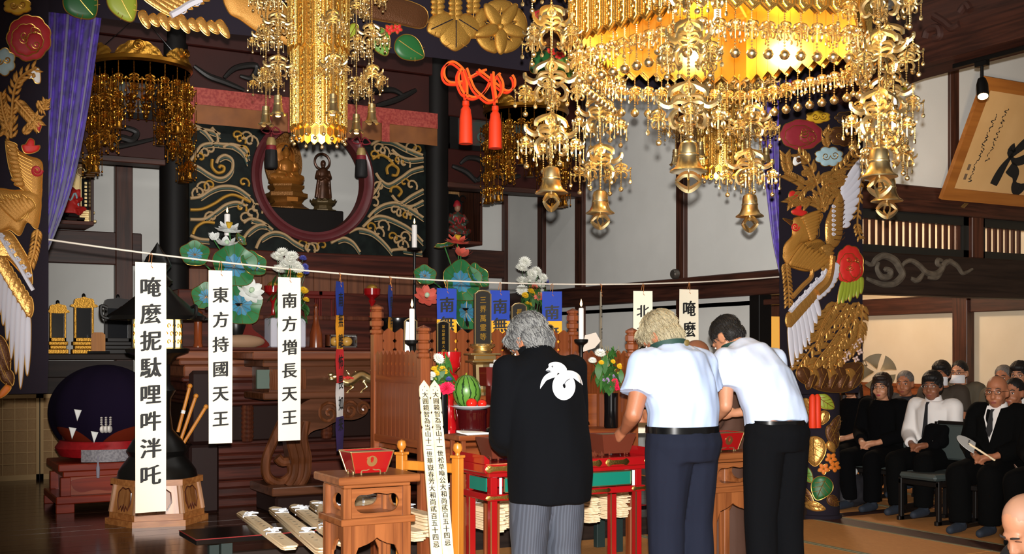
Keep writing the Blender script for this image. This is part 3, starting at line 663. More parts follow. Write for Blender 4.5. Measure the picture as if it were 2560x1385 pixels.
# ================================================================ GILT HANGING ORNAMENTS (meshes shared between copies)
def flat_stroke(mb, pts, w, y=0.0, th=.004, n=4):
    """ribbon of varying width in the xz plane"""
    P = curve([Vector((a, y, b)) for a, b in pts], n); k = len(P); Lq = []; Rq = []
    for i, p in enumerate(P):
        t = (P[min(k - 1, i + 1)] - P[max(0, i - 1)]); t.normalize(); nn = Vector((-t.z, 0, t.x)); ww = w * (.45 + .55 * sin(pi * (i + 1) / (k + 1)))
        Lq.append(p + nn * ww); Rq.append(p - nn * ww)
    vs = []
    for i in range(k): vs += [Lq[i] + Vector((0, -th * .3, 0)), Rq[i] + Vector((0, -th * .3, 0)), (Lq[i] + Rq[i]) / 2 + Vector((0, -th, 0)), (Lq[i] + Rq[i]) / 2 + Vector((0, th, 0))]
    fs = []
    for i in range(k - 1):
        a, b = i * 4, i * 4 + 4; fs += [(a, b, b + 2, a + 2), (a + 2, b + 2, b + 1, a + 1), (a, a + 3, b + 3, b), (a + 3, a + 1, b + 1, b + 3)]
    return mb.add(vs, fs)
def palmette(s=1.0):
    """openwork leaf plate about .18 wide, hanging from z=0"""
    m = MB()
    for sg in (-1, 1):
        S = lambda pts: [(sg * a * s, b * s) for a, b in pts]
        flat_stroke(m, S([(.005, -.01), (.03, -.02), (.055, -.035), (.06, -.055)]), .011 * s)
        flat_stroke(m, S([(.0, -.075), (.035, -.07), (.065, -.085), (.095, -.07), (.1, -.05)]), .011 * s)
        flat_stroke(m, S([(.0, -.05), (.04, -.055), (.05, -.08), (.02, -.1)]), .008 * s)
        flat_stroke(m, S([(.004, -.09), (.04, -.1), (.058, -.125), (.048, -.155), (.03, -.15)]), .009 * s)
        flat_stroke(m, S([(.0, -.0), (.018, -.03), (.0, -.06)]), .008 * s)
    flat_stroke(m, [(0, .0), (0, -.08 * s), (0, -.17 * s)], .007 * s)
    return m
def cross(m): 
    q = MB(); q.put(m, Matrix()); q.put(m, Matrix.Rotation(pi / 2, 4, 'Z')); return q
def beads(mb, x, y, z0, z1, r, n=6):
    k = max(1, int((z0 - z1) / (r * 1.9)))
    for i in range(k):
        z = z0 - (i + .5) * (z0 - z1) / k; mb.lathe([(.0, -r), (r * .75, -r * .55), (r, 0), (r * .75, r * .55), (0, r)], n, (x, y, z))
    return mb
orn_me = cross(palmette(1.15)).mesh('openwork_ornament', gold)
dm = MB(); beads(dm, 0, 0, 0, -.05, .005, 5); dm.put(cross(palmette(.48)), Matrix.Translation((0, 0, -.045)))
for sg in (-1, 1): beads(dm, sg * .045, 0, -.07, -.13, .0035, 4); dm.ell((sg * .045, 0, -.14), (.009, .004, .011), 6, 4)
beads(dm, 0, 0, -.12, -.165, .004, 5); dm.ell((0, 0, -.175), .012, 8, 6)
dang_me = dm.mesh('dangler', gold)
bell_me = MB().lathe([(.0, 0), (.018, -.002), (.034, -.012), (.04, -.03), (.041, -.055), (.044, -.058), (.044, -.064), (.042, -.067), (.045, -.085), (.056, -.108), (.075, -.122), (.076, -.127), (.06, -.122), (.03, -.11)], 24).mesh('bell', brass)
clap = MB(); clap.cyl((0, 0, -.1), (0, 0, -.135), .004, n=6); 
flat_stroke(clap, [(-.05, -.165), (-.025, -.14), (0, -.135), (.025, -.14), (.05, -.165)], .013); flat_stroke(clap, [(-.05, -.165), (-.03, -.185), (0, -.2), (.03, -.185), (.05, -.165)], .013)
clap_me = cross(clap).mesh('clapper_plate', brass)
fbell = MB().lathe([(.0, 0), (.028, 0), (.028, -.02), (.031, -.022), (.031, -.03), (.028, -.032), (.03, -.055), (.033, -.058), (.033, -.064), (.03, -.067), (.036, -.1), (.044, -.125)], 18)
petals(fbell, .035, -.12, -.03, 6, .018, .02); fbell_me = fbell.mesh('flower_bell', brass)
def strand(loc, label, group, length, n_orn, bell='bell', scale=1.0):
    """loc = hanging point, bell mouth ends length below it"""
    t = thing('bell_strand', label, 'bell strand', loc, group=group)
    gap = (length - .16 * scale) / n_orn
    beads(MB(), 0, 0, 0, -(length - .13 * scale), .0085 * scale, 6).build('bead_chain', gold, t)
    for i in range(n_orn):
        z = -(gap * i + gap * .12); a = random.uniform(0, 1.5)
        o = child('openwork_ornament', orn_me, t, (0, 0, z), (0, 0, a), (scale * (1.2 if bell == 'bell' else 1),) * 3)
        for q in range(4):
            an = q * pi / 2; child('dangler', dang_me, o, (.112 * cos(an), .112 * sin(an), -.062), (0, 0, an + .4))
    z = -(length - .128 * scale)
    b = child('bell', bell_me if bell == 'bell' else fbell_me, t, (0, 0, z), (0, 0, random.random()), (scale * 1.12,) * 3)
    if bell == 'bell': child('clapper_plate', clap_me, b, (0, 0, 0), (0, 0, random.uniform(0, 2)))
    return t
# ---------------------------------------------------------------- great hexagonal canopy
TC = Vector((3.95, 4.82, 3.02)); TR = .80; A0 = radians(41)
tg = thing('hanging_canopy', 'great golden hexagonal canopy with pointed slats hung with bells', 'canopy', TC)
NS = 10; SL = TR / NS * .98; dist = TR * cos(pi / 6)
def slat_mesh(w, h, emboss):
    m = MB(); t = .008; p = w * .5
    m.prism([(-w / 2, 0, w * .45), (0, 0, 0), (w / 2, 0, w * .45), (w / 2, 0, h), (-w / 2, 0, h)], (0, t, 0))
    if emboss:
        for x in (-w * .4, w * .4): m.tube([(x, -.004, h), (x, -.004, w * .5), (0, -.004, w * .1)], .005, 6)
        for x in (-w * .2, w * .2): m.tube([(x, -.003, h), (x, -.003, w * .55), (0, -.003, w * .34)], .0035, 5)
        k = int(h / .03)
        for i in range(k): m.ell((.006 * (-1) ** i, -.003, w * .7 + (h - w * .7) * (i + .5) / k), (.009, .006, .014), 6, 4)
    return m
sl_in = slat_mesh(SL, .40, False).mesh('gilt_slat', goldp); sl_out = slat_mesh(SL * 1.06, .42, True).mesh('embossed_slat', goldb)
fr = MB(); beads(fr, 0, 0, 0, -.05, .005, 5); fr.put(cross(palmette(.55)), Matrix.Translation((0, 0, -.045))); beads(fr, 0, 0, -.14, -.185, .006, 6)
for sg in (-1, 1): fr.tube([(sg * .06, 0, -.075), (sg * .062, 0, -.125)], .002, 4); fr.ell((sg * .062, 0, -.135), (.01, .005, .012), 6, 4)
fringe_me = fr.mesh('fringe_pendant', gold)
ball_me = MB().ell((0, 0, 0), .0245, 12, 8).lathe([(.0255, -.003), (.0265, 0), (.0255, .003)], 12).mesh('ball', brass)
for k in range(6):
    a = A0 + k * pi / 3; b = a + pi / 3
    va = Vector((cos(a), sin(a), 0)); vb = Vector((cos(b), sin(b), 0)); nrm = (va + vb).normalized(); rz = atan2(nrm.y, nrm.x) + pi / 2
    for i in range(NS):
        u = (i + .5) / NS; p = va * (1 - u) + vb * u
        child('gilt_slat', sl_in, tg, p * TR, (0, 0, rz))
        child('embossed_slat', sl_out, tg, p * (TR + .035) + Vector((0, 0, -.012)), (0, 0, rz))
        f = child('fringe_pendant', fringe_me, tg, p * (TR + .01) + Vector((0, 0, .0)), (0, 0, random.random() * 2)); child('ball', ball_me, f, (0, 0, -.205))
    MB().tube([va * (TR + .05) + Vector((0, 0, .5)), va * (TR + .12) + Vector((0, 0, .46)), va * (TR + .15) + Vector((0, 0, .52))], [.03, .02, .01], 8).build('corner_arm', gold, tg)
    MB().bx(0, .01, 0, .01, 0, .01).f
MB().lathe([(TR * .99, .40), (TR * .99, .43), (TR * 1.1, .46), (TR * 1.12, .52), (TR * .7, .75), (.15, .95), (.1, 1.2), (.0, 1.3)], 6, ang=A0).build('roof', goldb, tg)
m = MB()
for k in range(6):
    a = A0 + k * pi / 3; m.tube([(0, 0, .385), (TR * .97 * cos(a), TR * .97 * sin(a), .385)], .008, 6)
m.build('ceiling_rib', gold, tg)
MB().cyl((0, 0, 1.2), (0, 0, 2.17), .02, n=8).build('chain', gold, tg)
bulbm = mat('warm_bulb', '#ffe6b0', .4, emit=('#ffd08a', 14.0))
for k, (dx, dy) in enumerate(((.3, .42), (-.42, .1))):
    MB().lathe([(.0, .36), (.02, .36), (.02, .32), (.035, .28), (.03, .24), (0, .225)], 14, (dx, dy, 0)).build('bulb', bulbm, tg)
    lamp('canopy_bulb_light', 'POINT', TC + Vector((dx, dy, .2)), 14, (1, .78, .42), .035)
names = ['at the back right of the great canopy', 'at the back left of the great canopy', 'at the left corner of the great canopy', 'nearest the viewer under the great canopy', 'before the right brocade column', 'at the far right of the great canopy']
for k in range(6):
    a = A0 + k * pi / 3; R = .93; L = 1.27
    strand(TC + Vector((R * cos(a), R * sin(a), .5)), 'long gilt openwork strand with brass bell ' + names[k], 'bell strands of the great canopy', L, 4 if k not in (0, 1) else 4)
# ---------------------------------------------------------------- two cylinder lanterns
def cyl_lantern(x, label, lg, first=False):
    c = Vector((x, 6.75, 2.71)); t = thing('hanging_lantern', label, 'lantern', c, group='golden cylinder lanterns')
    n = 20
    for (r, z, me) in ((.165, .05, CL['low']), (.18, .52, CL['up']), (.195, 1.05, CL['up'])):
        for i in range(n):
            a = 2 * pi * i / n; child('embossed_slat', me, t, (r * cos(a), r * sin(a), z), (0, 0, a + pi / 2))
    for i in range(n):
        a = 2 * pi * (i + .5) / n; child('hexagon_plate', CL['hex'], t, (.145 * cos(a), .145 * sin(a), 0), (0, 0, a + pi / 2))
        child('ball_drop', CL['drop'], t, (.165 * cos(a), .165 * sin(a), .035 if i % 2 else .06), (0, 0, 0))
    MB().lathe([(.16, .5), (.16, .54), (.0, .56)], 20).build('inner_disc', goldp, t)
    MB().lathe([(.21, 1.5), (.3, 1.55), (.34, 1.62), (.2, 1.75), (.05, 1.9), (0, 1.92)], 20).build('roof', goldb, t)
    MB().cyl((0, 0, 1.9), (0, 0, 2.49), .012, n=6).build('chain', gold, t)
    MB().lathe([(0, .2), (.025, .2), (.035, .16), (.025, .12), (0, .11)], 12).build('bulb', bulbm, t)
    lamp('lantern_light', 'POINT', c + Vector((0, 0, .06)), 2.2, (1, .78, .42), .03)
    for k in range(6):
        a = radians(25) + k * pi / 3
        strand(c + Vector((.33 * cos(a), .33 * sin(a), 1.24)), 'slim gilt flower-bell strand ' + ['right behind', 'behind', 'left behind', 'left of', 'in front of', 'right of'][k] + ' the ' + lg, 'strands around the ' + lg, 1.12, 4, 'flower', .72)
CL = {'low': slat_mesh(.0525, .55, True).mesh('embossed_slat', goldb), 'up': slat_mesh(.057, .55, True).mesh('embossed_slat', goldb)}
hx = [( .024 * sin(2 * pi * i / 6), 0, .035 + .036 * cos(2 * pi * i / 6)) for i in range(6)]
CL['hex'] = MB().prism(hx, (0, .004, 0)).mesh('hexagon_plate', goldp)
CL['drop'] = MB().cyl((0, 0, 0), (0, 0, -.04), .002, n=4).ell((0, 0, -.05), .0125, 10, 6).mesh('ball_drop', brass)
cyl_lantern(2.395, 'golden cylinder lantern of embossed slats before the round opening', 'left golden cylinder lantern')
cyl_lantern(5.506, 'golden cylinder lantern partly behind the great canopy', 'right golden cylinder lantern')
# ---------------------------------------------------------------- two old gilt pendant canopies in the side bays
def mini_orn(s): return cross(palmette(s))
def long_strand(L, n, big):
    m = MB(); beads(m, 0, 0, 0, -L, .006, 5)
    for i in range(n):
        z = -.1 - (L - .2) * i / max(1, n - 1) if n > 1 else -.1
        m.put(mini_orn(.62), Matrix.Translation((0, 0, z)) @ Matrix.Rotation(i * .8, 4, 'Z'))
        for sg in (-1, 1):
            for ax in (0, 1):
                x, y = (sg * .06, 0) if ax else (0, sg * .06); beads(m, x, y, z - .05, z - .14, .004, 4); m.ell((x, y, z - .15), .01, 6, 4)
    return m
ST = {k: long_strand(*v).mesh('pendant_strand', goldd) for k, v in {'a': (.28, 2, 0), 'b': (.5, 3, 0), 'c': (.85, 5, 1), 'd': (.66, 4, 0)}.items()}
SL_ = {'a': .28, 'b': .5, 'c': .85, 'd': .66}
smbell = MB().lathe([(0, 0), (.02, -.004), (.026, -.02), (.028, -.04), (.04, -.06), (.042, -.064), (.02, -.06)], 12).mesh('small_bell', goldd)
smball = MB().ell((0, 0, -.02), .024, 10, 7).mesh('small_ball', goldd)
for x, lab in ((2.04, 'old gilt pendant canopy with dense chains beside the left purple curtain'), (5.86, 'old gilt pendant canopy with dense chains behind the orange tassels')):
    t = thing('pendant_canopy', lab, 'canopy', (x, 10.28, 3.83), group='pendant canopies of the side bays')
    R = .42
    MB().lathe([(R, 0), (R + .02, .02), (R + .02, .05), (R, .06), (R - .02, .05), (R - .02, .01), (R, 0)], 36).build('ring', goldd, t)
    for k in range(6):
        a = k * pi / 3 + .3; 
        def fn(u, v, a=a):
            an = a + (u - .5) * .95; hh = .03 + .085 * (1 - (2 * abs(u - .5)) ** 2.2) + .012 * abs(sin(u * pi * 5)); z = .05 + hh * v; r = R + .01 - .03 * v + .008 * sin(u * 25) * sin(v * 9); return (r * cos(an), r * sin(an), z)
        MB().grid(fn, 24, 8).build('cloud_plate', mat('old_gold_relief', '#d49a3c', .32, metal=.9, bump=(70, 1.0)), t)
        c = Vector(((R + .02) * cos(a), (R + .02) * sin(a), .12)); tv = Vector((-sin(a), cos(a), 0))
        MB().tube([c + tv * (.05 * (1 - u / 16) * cos(u * .7)) + Vector((0, 0, .05 * (1 - u / 16) * sin(u * .7))) for u in range(15)], .008, 6).build('scroll', goldd, t)
    for k in range(20):
        a = k * 2 * pi / 20; c_ = abs(cos(a)); kind = 'c' if c_ > .93 else ('d' if c_ > .75 else ('b' if c_ > .5 else 'a'))
        o = child('pendant_strand', ST[kind], t, (R * .97 * cos(a), R * .97 * sin(a), 0), (0, 0, a))
        child('small_bell' if kind in 'cb' else 'small_ball', smbell if kind in 'cb' else smball, o, (0, 0, -SL_[kind]))
    for k in range(8):
        sg = 1 if k % 2 else -1; x_ = sg * (.2 + .05 * (k // 2)); kind = 'bdab'[k // 2]
        o = child('pendant_strand', ST[kind], t, (x_, .12 * (-1) ** (k // 2), -.02), (0, 0, k)); child('small_ball', smball, o, (0, 0, -SL_[kind]))
    MB().tube([(-R, 0, .06), (0, 0, .5), (R, 0, .06)], .004, 5).tube([(0, 0, .5), (0, 0, 1.37)], .004, 5).build('hanging_cord', black, t)
# ================================================================ BROCADE HANGINGS
goldrim = mat('gold_cord', '#c99a4e', .35, metal=.9)
class Brocade:
    """relief appliqué on a surface; surf(px, py) -> (point, normal)"""
    def __init__(s, root, surf): s.root = root; s.surf = surf
    def pts(s, px, lift=0.0):
        out = []
        for a, b in px:
            p, n = s.surf(a, b); out.append(p + n * lift)
        return out
    def shape(s, px, mm, name, h=.018, rim=True, smooth=5, lift=.004, rimr=.0035):
        c2 = curve([Vector((a, b, 0)) for a, b in px], smooth, True) if smooth else [Vector((a, b, 0)) for a, b in px]
        P = s.pts([(v.x, v.y) for v in c2], lift); nn = s.surf(*px[0])[1]
        o = MB().dome(P, nn, h).build(name, mm, s.root, True, sharp=60)
        if rim: MB().tube([p + nn * .003 for p in P], rimr, 5, True).build('gold_outline', goldrim, o, True)
        return o
    def line(s, px, mm, name, r=.004, lift=.014, smooth=6, taper=False):
        c2 = curve([Vector((a, b, 0)) for a, b in px], smooth); P = s.pts([(v.x, v.y) for v in c2], lift); k = len(P)
        return MB().tube(P, [r * (1 - .8 * i / k) for i in range(k)] if taper else r, 5).build(name, mm, s.root, True)
    def spiral(s, px, py, r, mm, turns=1.7, w=.0035, lift=.02, sg=1):
        return s.line([(px + sg * r * (1 - u / 1.15) * cos(u * turns * 2 * pi), py + r * (1 - u / 1.15) * sin(u * turns * 2 * pi)) for u in [i / 16 for i in range(17)]], mm, 'curl', w, lift, 2)
    def feather(s, base, tip, w, mm, name='feather', h=.012, lift=.006, rim=True):
        bx, by = base; tx, ty = tip; dx, dy = tx - bx, ty - by; L = hypot(dx, dy); ux, uy = dx / L, dy / L; nx, ny = -uy, ux
        px = [(bx + nx * w * .5, by + ny * w * .5), (bx + dx * .5 + nx * w * .62, by + dy * .5 + ny * w * .62), (bx + dx * .86 + nx * w * .36, by + dy * .86 + ny * w * .36), (tx, ty),
              (bx + dx * .86 - nx * w * .36, by + dy * .86 - ny * w * .36), (bx + dx * .5 - nx * w * .62, by + dy * .5 - ny * w * .62), (bx - nx * w * .5, by - ny * w * .5)]
        return s.shape(px, mm, name, h, rim, 3, lift, .003)
    def sprig(s, path, size, mm, n=10, name='plume'):
        """tail plume: stem with paired leaflets, one mesh"""
        c2 = curve([Vector((a, b, 0)) for a, b in path], 6); k = len(c2); m = MB()
        P = s.pts([(v.x, v.y) for v in c2], .012); m.tube(P, .008, 5)
        nn = s.surf(*path[0])[1]
        for i in range(n):
            q = int((i + .5) / n * (k - 2)); d = (c2[q + 1] - c2[q]); d.normalize()
            for sg in (-1, 1):
                nv = Vector((-d.y * sg, d.x * sg, 0)); b = c2[q]; t = b + (d * .85 + nv * .62) * size; pp = (d * -.45 + nv * .5) * size * .35
                loop = [b, b + (t - b) * .35 + pp, b + (t - b) * .75 + pp * .7, t, b + (t - b) * .7 - pp * .35, b + (t - b) * .3 - pp * .5]
                m.dome(s.pts([(v.x, v.y) for v in loop], .004), nn, .013)
        return m.build(name, mm, s.root, True, sharp=50)
    def leaf(s, base, tip, w, mm, name='leaf', veins=4, vm=None, h=.022):
        bx, by = base; tx, ty = tip; dx, dy = tx - bx, ty - by; L = hypot(dx, dy); ux, uy = dx / L, dy / L; nx, ny = -uy, ux
        P = lambda a, b: (bx + dx * a + nx * w * b, by + dy * a + ny * w * b)
        o = s.shape([P(0, 0), P(.12, .38), P(.42, .52), P(.75, .36), P(1, 0), P(.75, -.36), P(.42, -.52), P(.12, -.38)], mm, name, h)
        vm = vm or goldrim; s.line([P(.05, 0), P(.5, .02), P(.93, 0)], vm, 'vein', .003, h + .002)
        for i in range(veins):
            a = .18 + i * .6 / veins
            for sg in (-1, 1): s.line([P(a, 0), P(a + .12, sg * .2), P(a + .2, sg * .36)], vm, 'vein', .0022, h * .86)
        return o
    def peony(s, cx, cy, rx, ry, mm, name='peony', k=11, rings=3):
        ph = random.random()
        for q in range(rings):
            f = 1 - q * .3; ox, oy = (q * rx * .12 * (-1) ** q, q * ry * .1)
            pts = []
            for i in range(k * 4):
                a = 2 * pi * i / (k * 4) + ph; rr = f * (1 + .09 * abs(sin(a * k / 2 + q)))
                pts.append((cx + ox + rx * rr * cos(a), cy + oy + ry * rr * sin(a)))
            s.shape(pts, mm, name + '_petal', .016, True, 0, .004 + q * .012)
        for q in range(4): s.spiral(cx + rx * random.uniform(-.4, .4), cy + ry * random.uniform(-.4, .4), rx * .22, goldrim, 1.3, .003, .045 if rings > 2 else .03, random.choice((-1, 1)))
    def cloud(s, cx, cy, rx, ry, mm, k=8, name='cloud'):
        pts = []
        for i in range(k * 5):
            a = 2 * pi * i / (k * 5); rr = .84 + .16 * abs(sin(a * k / 2)); pts.append((cx + rx * rr * cos(a), cy + ry * rr * sin(a)))
        s.shape(pts, mm, name, .018, True, 0)
        s.spiral(cx - rx * .3, cy, rx * .28, goldrim, 1.4, .004, .022); s.spiral(cx + rx * .3, cy - ry * .1, rx * .3, goldrim, 1.4, .004, .022, -1)
    def flower(s, cx, cy, r, mm, k=5, name='small_flower'):
        for i in range(k):
            a = 2 * pi * i / k + .3; s.feather((cx + r * .15 * cos(a), cy + r * .15 * sin(a)), (cx + r * cos(a), cy + r * sin(a)), r * .55, mm, name + '_petal', .01, .008)
def plane_surf(y): return lambda px, py: (atY(px, py, y), Vector((0, -1, 0)))
def cyl_surf(cx, cy, r):
    def f(px, py):
        d = ray(px, py); a = d.x ** 2 + d.y ** 2; b = -2 * (d.x * cx + d.y * cy); c = cx * cx + cy * cy - r * r; q = b * b - 4 * a * c
        t = (-b - sqrt(q)) / (2 * a) if q > 0 else -b / (2 * a)
        p = CAMP + d * t; n = Vector((p.x - cx, p.y - cy, 0)); n.normalize()
        if q <= 0: p = Vector((cx + n.x * r, cy + n.y * r, p.z))
        return p, n
    return f
# ---- round pillar wrapped in brocade (right)
pr = thing('pillar_3', 'round pillar wrapped in leaf brocade at the edge of the tatami', 'pillar', (XR, YC, 0), kind='structure')
MB().lathe([(.19, 0), (.19, .03), (.172, .035), (.17, 5.2)], 32, (XR, YC, 0)).build('wrapped_shaft', navy, pr, True)
B = Brocade(pr, cyl_surf(XR, YC, .172))
Zc = lambda a, b: (1940 + a / 3.46, 900 + b / 3.46)
for base, tip, w, mm in ((Zc(350, 310), Zc(500, 420), 34, lime), (Zc(430, 440), Zc(390, 560), 26, goldfoil), (Zc(330, 660), Zc(340, 920), 55, goldfoil), (Zc(210, 920), Zc(320, 1060), 30, midgreen), (Zc(430, 1010), Zc(350, 1210), 52, green),
                         (Zc(210, 1100), Zc(330, 1250), 22, browng), (Zc(250, 1240), Zc(430, 1290), 22, goldfoil), (Zc(450, 1180), Zc(530, 1260), 24, browng), (Zc(460, 560), Zc(520, 760), 30, browng), (Zc(250, 330), Zc(300, 500), 26, goldfoil), (Zc(480, 640), Zc(540, 480), 24, browng), (Zc(450, 700), Zc(500, 800), 20, goldfoil)):
    B.leaf(base, tip, w, mm, 'leaf', 3)
for a, b in ((470, 850), (410, 940), (500, 920)): B.flower(*Zc(a, b), 15, orangeflower, 5)
for a, b in ((240, 630), (230, 440)): B.flower(*Zc(a, b), 12, crimson, 5)
# ---- right brocade hanging
def hanging(name, label, x0, x1, z0, z1, y):
    t = thing(name, label, 'hanging', ((x0 + x1) / 2, y, z0))
    MB().grid(lambda u, v: (x0 + (x1 - x0) * u, y + .012 * sin(u * 7 + v * 2) + .05 * max(0, .08 - v) / .08, z0 + (z1 - z0) * v), 40, 50).build('cloth', navy, t, True)
    return t
YH = 7.12
xa, xb = atY(1950, 600, YH).x, atY(2159, 600, YH).x
hr = hanging('brocade_hanging', 'brocade hanging with golden phoenix and white wings on the right pillar', xa, xb, atY(2050, 985, YH).z, 3.55, YH)
B = Brocade(hr, plane_surf(YH - .014))
Q = lambda a, b: (1880 + a / 3.297, 240 + b / 3.297)
Q2 = lambda a, b: (1880 + a / 3.297, 640 + b / 3.297)
B.cloud(*Q(540, 175), 32, 16, yellow, 6); B.peony(*Q(400, 320), 50, 36, mat('rose_red_silk', '#8e2430', .6), 'rose_cloud', 9); B.cloud(*Q(630, 500), 37, 26, paleblue, 8)
B.cloud(*Q(740, 330), 36, 26, browng, 7); B.cloud(*Q(780, 180), 32, 16, mat('dark_bronze_thread', '#3a2a22', .5, metal=.4), 7)
for path, sz in (([Q(590, 960), Q(530, 740), Q(460, 560), Q(370, 470)], 20), ([Q(560, 930), Q(590, 760), Q(690, 640), Q(790, 540), Q(870, 450)], 20), ([Q(520, 720), Q(440, 750), Q(370, 830), Q(290, 890)], 17),
                 ([Q(430, 730), Q(360, 690), Q(260, 640)], 15), ([Q(720, 780), Q(650, 800), Q(600, 770)], 14), ([Q(560, 680), Q(650, 660), Q(760, 640)], 16), ([Q(570, 900), Q(480, 870), Q(420, 900)], 15), ([Q(900, 560), Q(880, 800), Q(860, 1050), Q(890, 1180)], 12), ([Q2(270, 60), Q2(290, 240), Q2(300, 430)], 14)):
    B.sprig(path, sz * 1.35, goldfoil, 12)
for path, sz in (([Q(300, 640), Q(280, 560), Q(270, 480)], 22), ([Q(760, 700), Q(700, 720), Q(620, 740)], 18), ([Q(400, 640), Q(450, 640), Q(500, 690)], 16), ([Q(840, 430), Q(800, 330), Q(860, 260)], 20), ([Q(620, 420), Q(600, 340), Q(640, 270)], 16), ([Q(470, 860), Q(400, 880), Q(300, 880)], 16), ([Q(620, 900), Q(640, 840), Q(690, 800)], 16), ([Q2(880, 560), Q2(860, 680), Q2(800, 760)], 24), ([Q2(620, 520), Q2(560, 620), Q2(520, 760)], 24), ([Q2(760, 620), Q2(680, 760), Q2(560, 900)], 26), ([Q2(440, 880), Q2(520, 960), Q2(640, 1000)], 26)):
    B.sprig(path, sz, goldfoil, 8)
B.shape([Q(330, 530), Q(350, 490), Q(390, 495), Q(418, 545), Q(385, 560), Q(350, 578), Q(330, 560)], white, 'feather_eye', .012); B.shape([Q(350, 530), Q(370, 512), Q(392, 535), Q(365, 552)], browng, 'feather_eye_heart', .012, False, lift=.02)
B.shape([Q(300, 800), Q(335, 780), Q(378, 820), Q(335, 860), Q(302, 850)], scarlet, 'feather_eye', .012)
B.shape([Q(320, 945), Q(350, 930), Q(375, 900), Q(402, 905), Q(402, 938), Q(450, 955), Q(430, 992), Q(365, 985), Q(325, 970)], scarlet, 'comb', .016)
B.shape([Q(345, 1005), Q(420, 992), Q(480, 990), Q(540, 960), Q(580, 985), Q(550, 1060), Q(520, 1130), Q(460, 1190), Q(380, 1230), Q(300, 1330), Q(258, 1320), Q(262, 1230), Q(325, 1150), Q(325, 1060)], goldth, 'phoenix_neck', .022)
for i in range(9): B.line([Q(400 + i * 16, 1010 + i * 5), Q(440 + i * 12, 1090 + i * 8), Q(540 - i * 5, 1040 + i * 17)], goldrim, 'neck_feather', .003, .026)
for i in range(9): B.feather(Q(400 + i * 8, 1010 + i * 22), Q(560 + 10 * (i % 2) - i * 6, 945 + i * 26), 9, goldth, 'mane_feather', .014, .018)
for i in range(12): B.feather(Q(300 + i * 17, 1390 + i * 4), Q(420 + i * 19, 1210 + (i % 3) * 12 + i * 9), 11, goldth, 'breast_plume', .014, .024)
for i in range(10): B.feather(Q(560 + (i % 3) * 18, 1260 + i * 18), Q(640 + (i % 2) * 20, 1235 + i * 20), 12, goldfoil, 'body_scale', .012, .02)
B.shape([Q(250, 1010), Q(330, 1030), Q(320, 1065), Q(285, 1040)], browng, 'beak', .012); B.spiral(*Q(335, 1082), 11, scarlet, 1.6, .007, .03)
B.shape([Q(255, 1300), Q(340, 1230), Q(440, 1200), Q(560, 1185), Q(620, 1290), Q(610, 1400), Q2(560, 70), Q2(470, 125), Q2(360, 110), Q2(275, 60)], goldth, 'phoenix_breast', .024)
for i in range(8): B.line([Q(290 + i * 18, 1360), Q(380 + i * 20, 1290 - i * 4), Q(470 + i * 18, 1215 - i * 2)], goldrim, 'breast_feather', .003, .03)
tips = [(905, 495), (912, 570), (912, 660), (905, 750), (890, 840), (862, 920), (830, 990), (805, 1060)]
for i, (a, b) in enumerate(tips): B.feather(Q(735, 800 + i * 36), Q(a, b), 17, silver, 'wing_feather')
B.shape([Q(715, 785), Q(752, 860), Q(745, 1000), Q(735, 1150), Q(690, 1240), Q(615, 1230), Q(600, 1060), Q(640, 940), Q(680, 850)], goldfoil, 'wing_arm', .024)
for i in range(9): B.line([Q(690 - i * 4, 880 + i * 38), Q(720, 885 + i * 38), Q(748, 860 + i * 38)], browng, 'scale_line', .0035, .024)
for i in range(7): B.spiral(*Q(650, 910 + i * 38), 5, silver, 1.2, .005, .03)
for i in range(8):
    a = radians(-60 + i * 22); B.feather(Q2(655 - i * 18, 110 + i * 26), Q2(655 - i * 18 + 95 * cos(a * .8), 110 + i * 26 + 60 * sin(a * .9) + 10), 22, silver, 'wing_feather')
B.peony(*Q2(800, 80), 33, 48, scarlet, 'red_peony', 9)
for i in range(7): B.feather(Q2(745 + i * 25, 215 - i * 6), Q2(705 + i * 31, 400 - i * 14 + 22 * (i % 2)), 10, lime, 'fringe_feather')
lt = [(330, 945), (372, 890), (405, 850), (440, 790), (470, 735), (500, 670), (530, 590), (560, 520)]
for i, (a, b) in enumerate(lt): B.feather(Q2(305 + i * 29, 575 - i * 34), Q2(a, b), 12, silver, 'flight_feather')
for i in range(8): B.feather(Q2(325 + i * 30, 470 - i * 34), Q2(300 + i * 29, 600 - i * 32), 22, goldfoil, 'covert_feather')
B.line([Q2(300, 455), Q2(360, 385), Q2(430, 315), Q2(500, 235), Q2(560, 180), Q2(590, 110)], silver, 'scalloped_band', .02, .02)
for i in range(6): B.spiral(*Q2(330 + i * 46, 400 - i * 52), 6, silver, 1.3, .006, .034)
B.line([Q2(320, 340), Q2(400, 250), Q2(470, 180), Q2(480, 110)], goldfoil, 'gold_band', .02, .018)
B.line([Q2(520, 300), Q2(600, 220), Q2(630, 120), Q2(640, 0)], goldfoil, 'gold_band', .04, .012)
for path in ([Q2(690, 380), Q2(640, 470), Q2(580, 560), Q2(510, 680)], [Q2(780, 390), Q2(700, 510), Q2(570, 660), Q2(430, 830), Q2(370, 930)], [Q2(820, 400), Q2(745, 560), Q2(640, 720), Q2(530, 860), Q2(480, 980)],
             [Q2(870, 380), Q2(820, 560), Q2(720, 740), Q2(630, 870), Q2(560, 1010)], [Q2(900, 400), Q2(885, 600), Q2(830, 730), Q2(710, 860), Q2(650, 1010)], [Q2(640, 440), Q2(590, 520), Q2(560, 580)]):
    B.sprig(path, 30, goldfoil, 14)
B.shape([Q2(365, 930), Q2(520, 900), Q2(700, 900), Q2(900, 880), Q2(890, 1040), Q2(760, 1120), Q2(560, 1110), Q2(440, 1040)], browng, 'tail_leaf', .012)
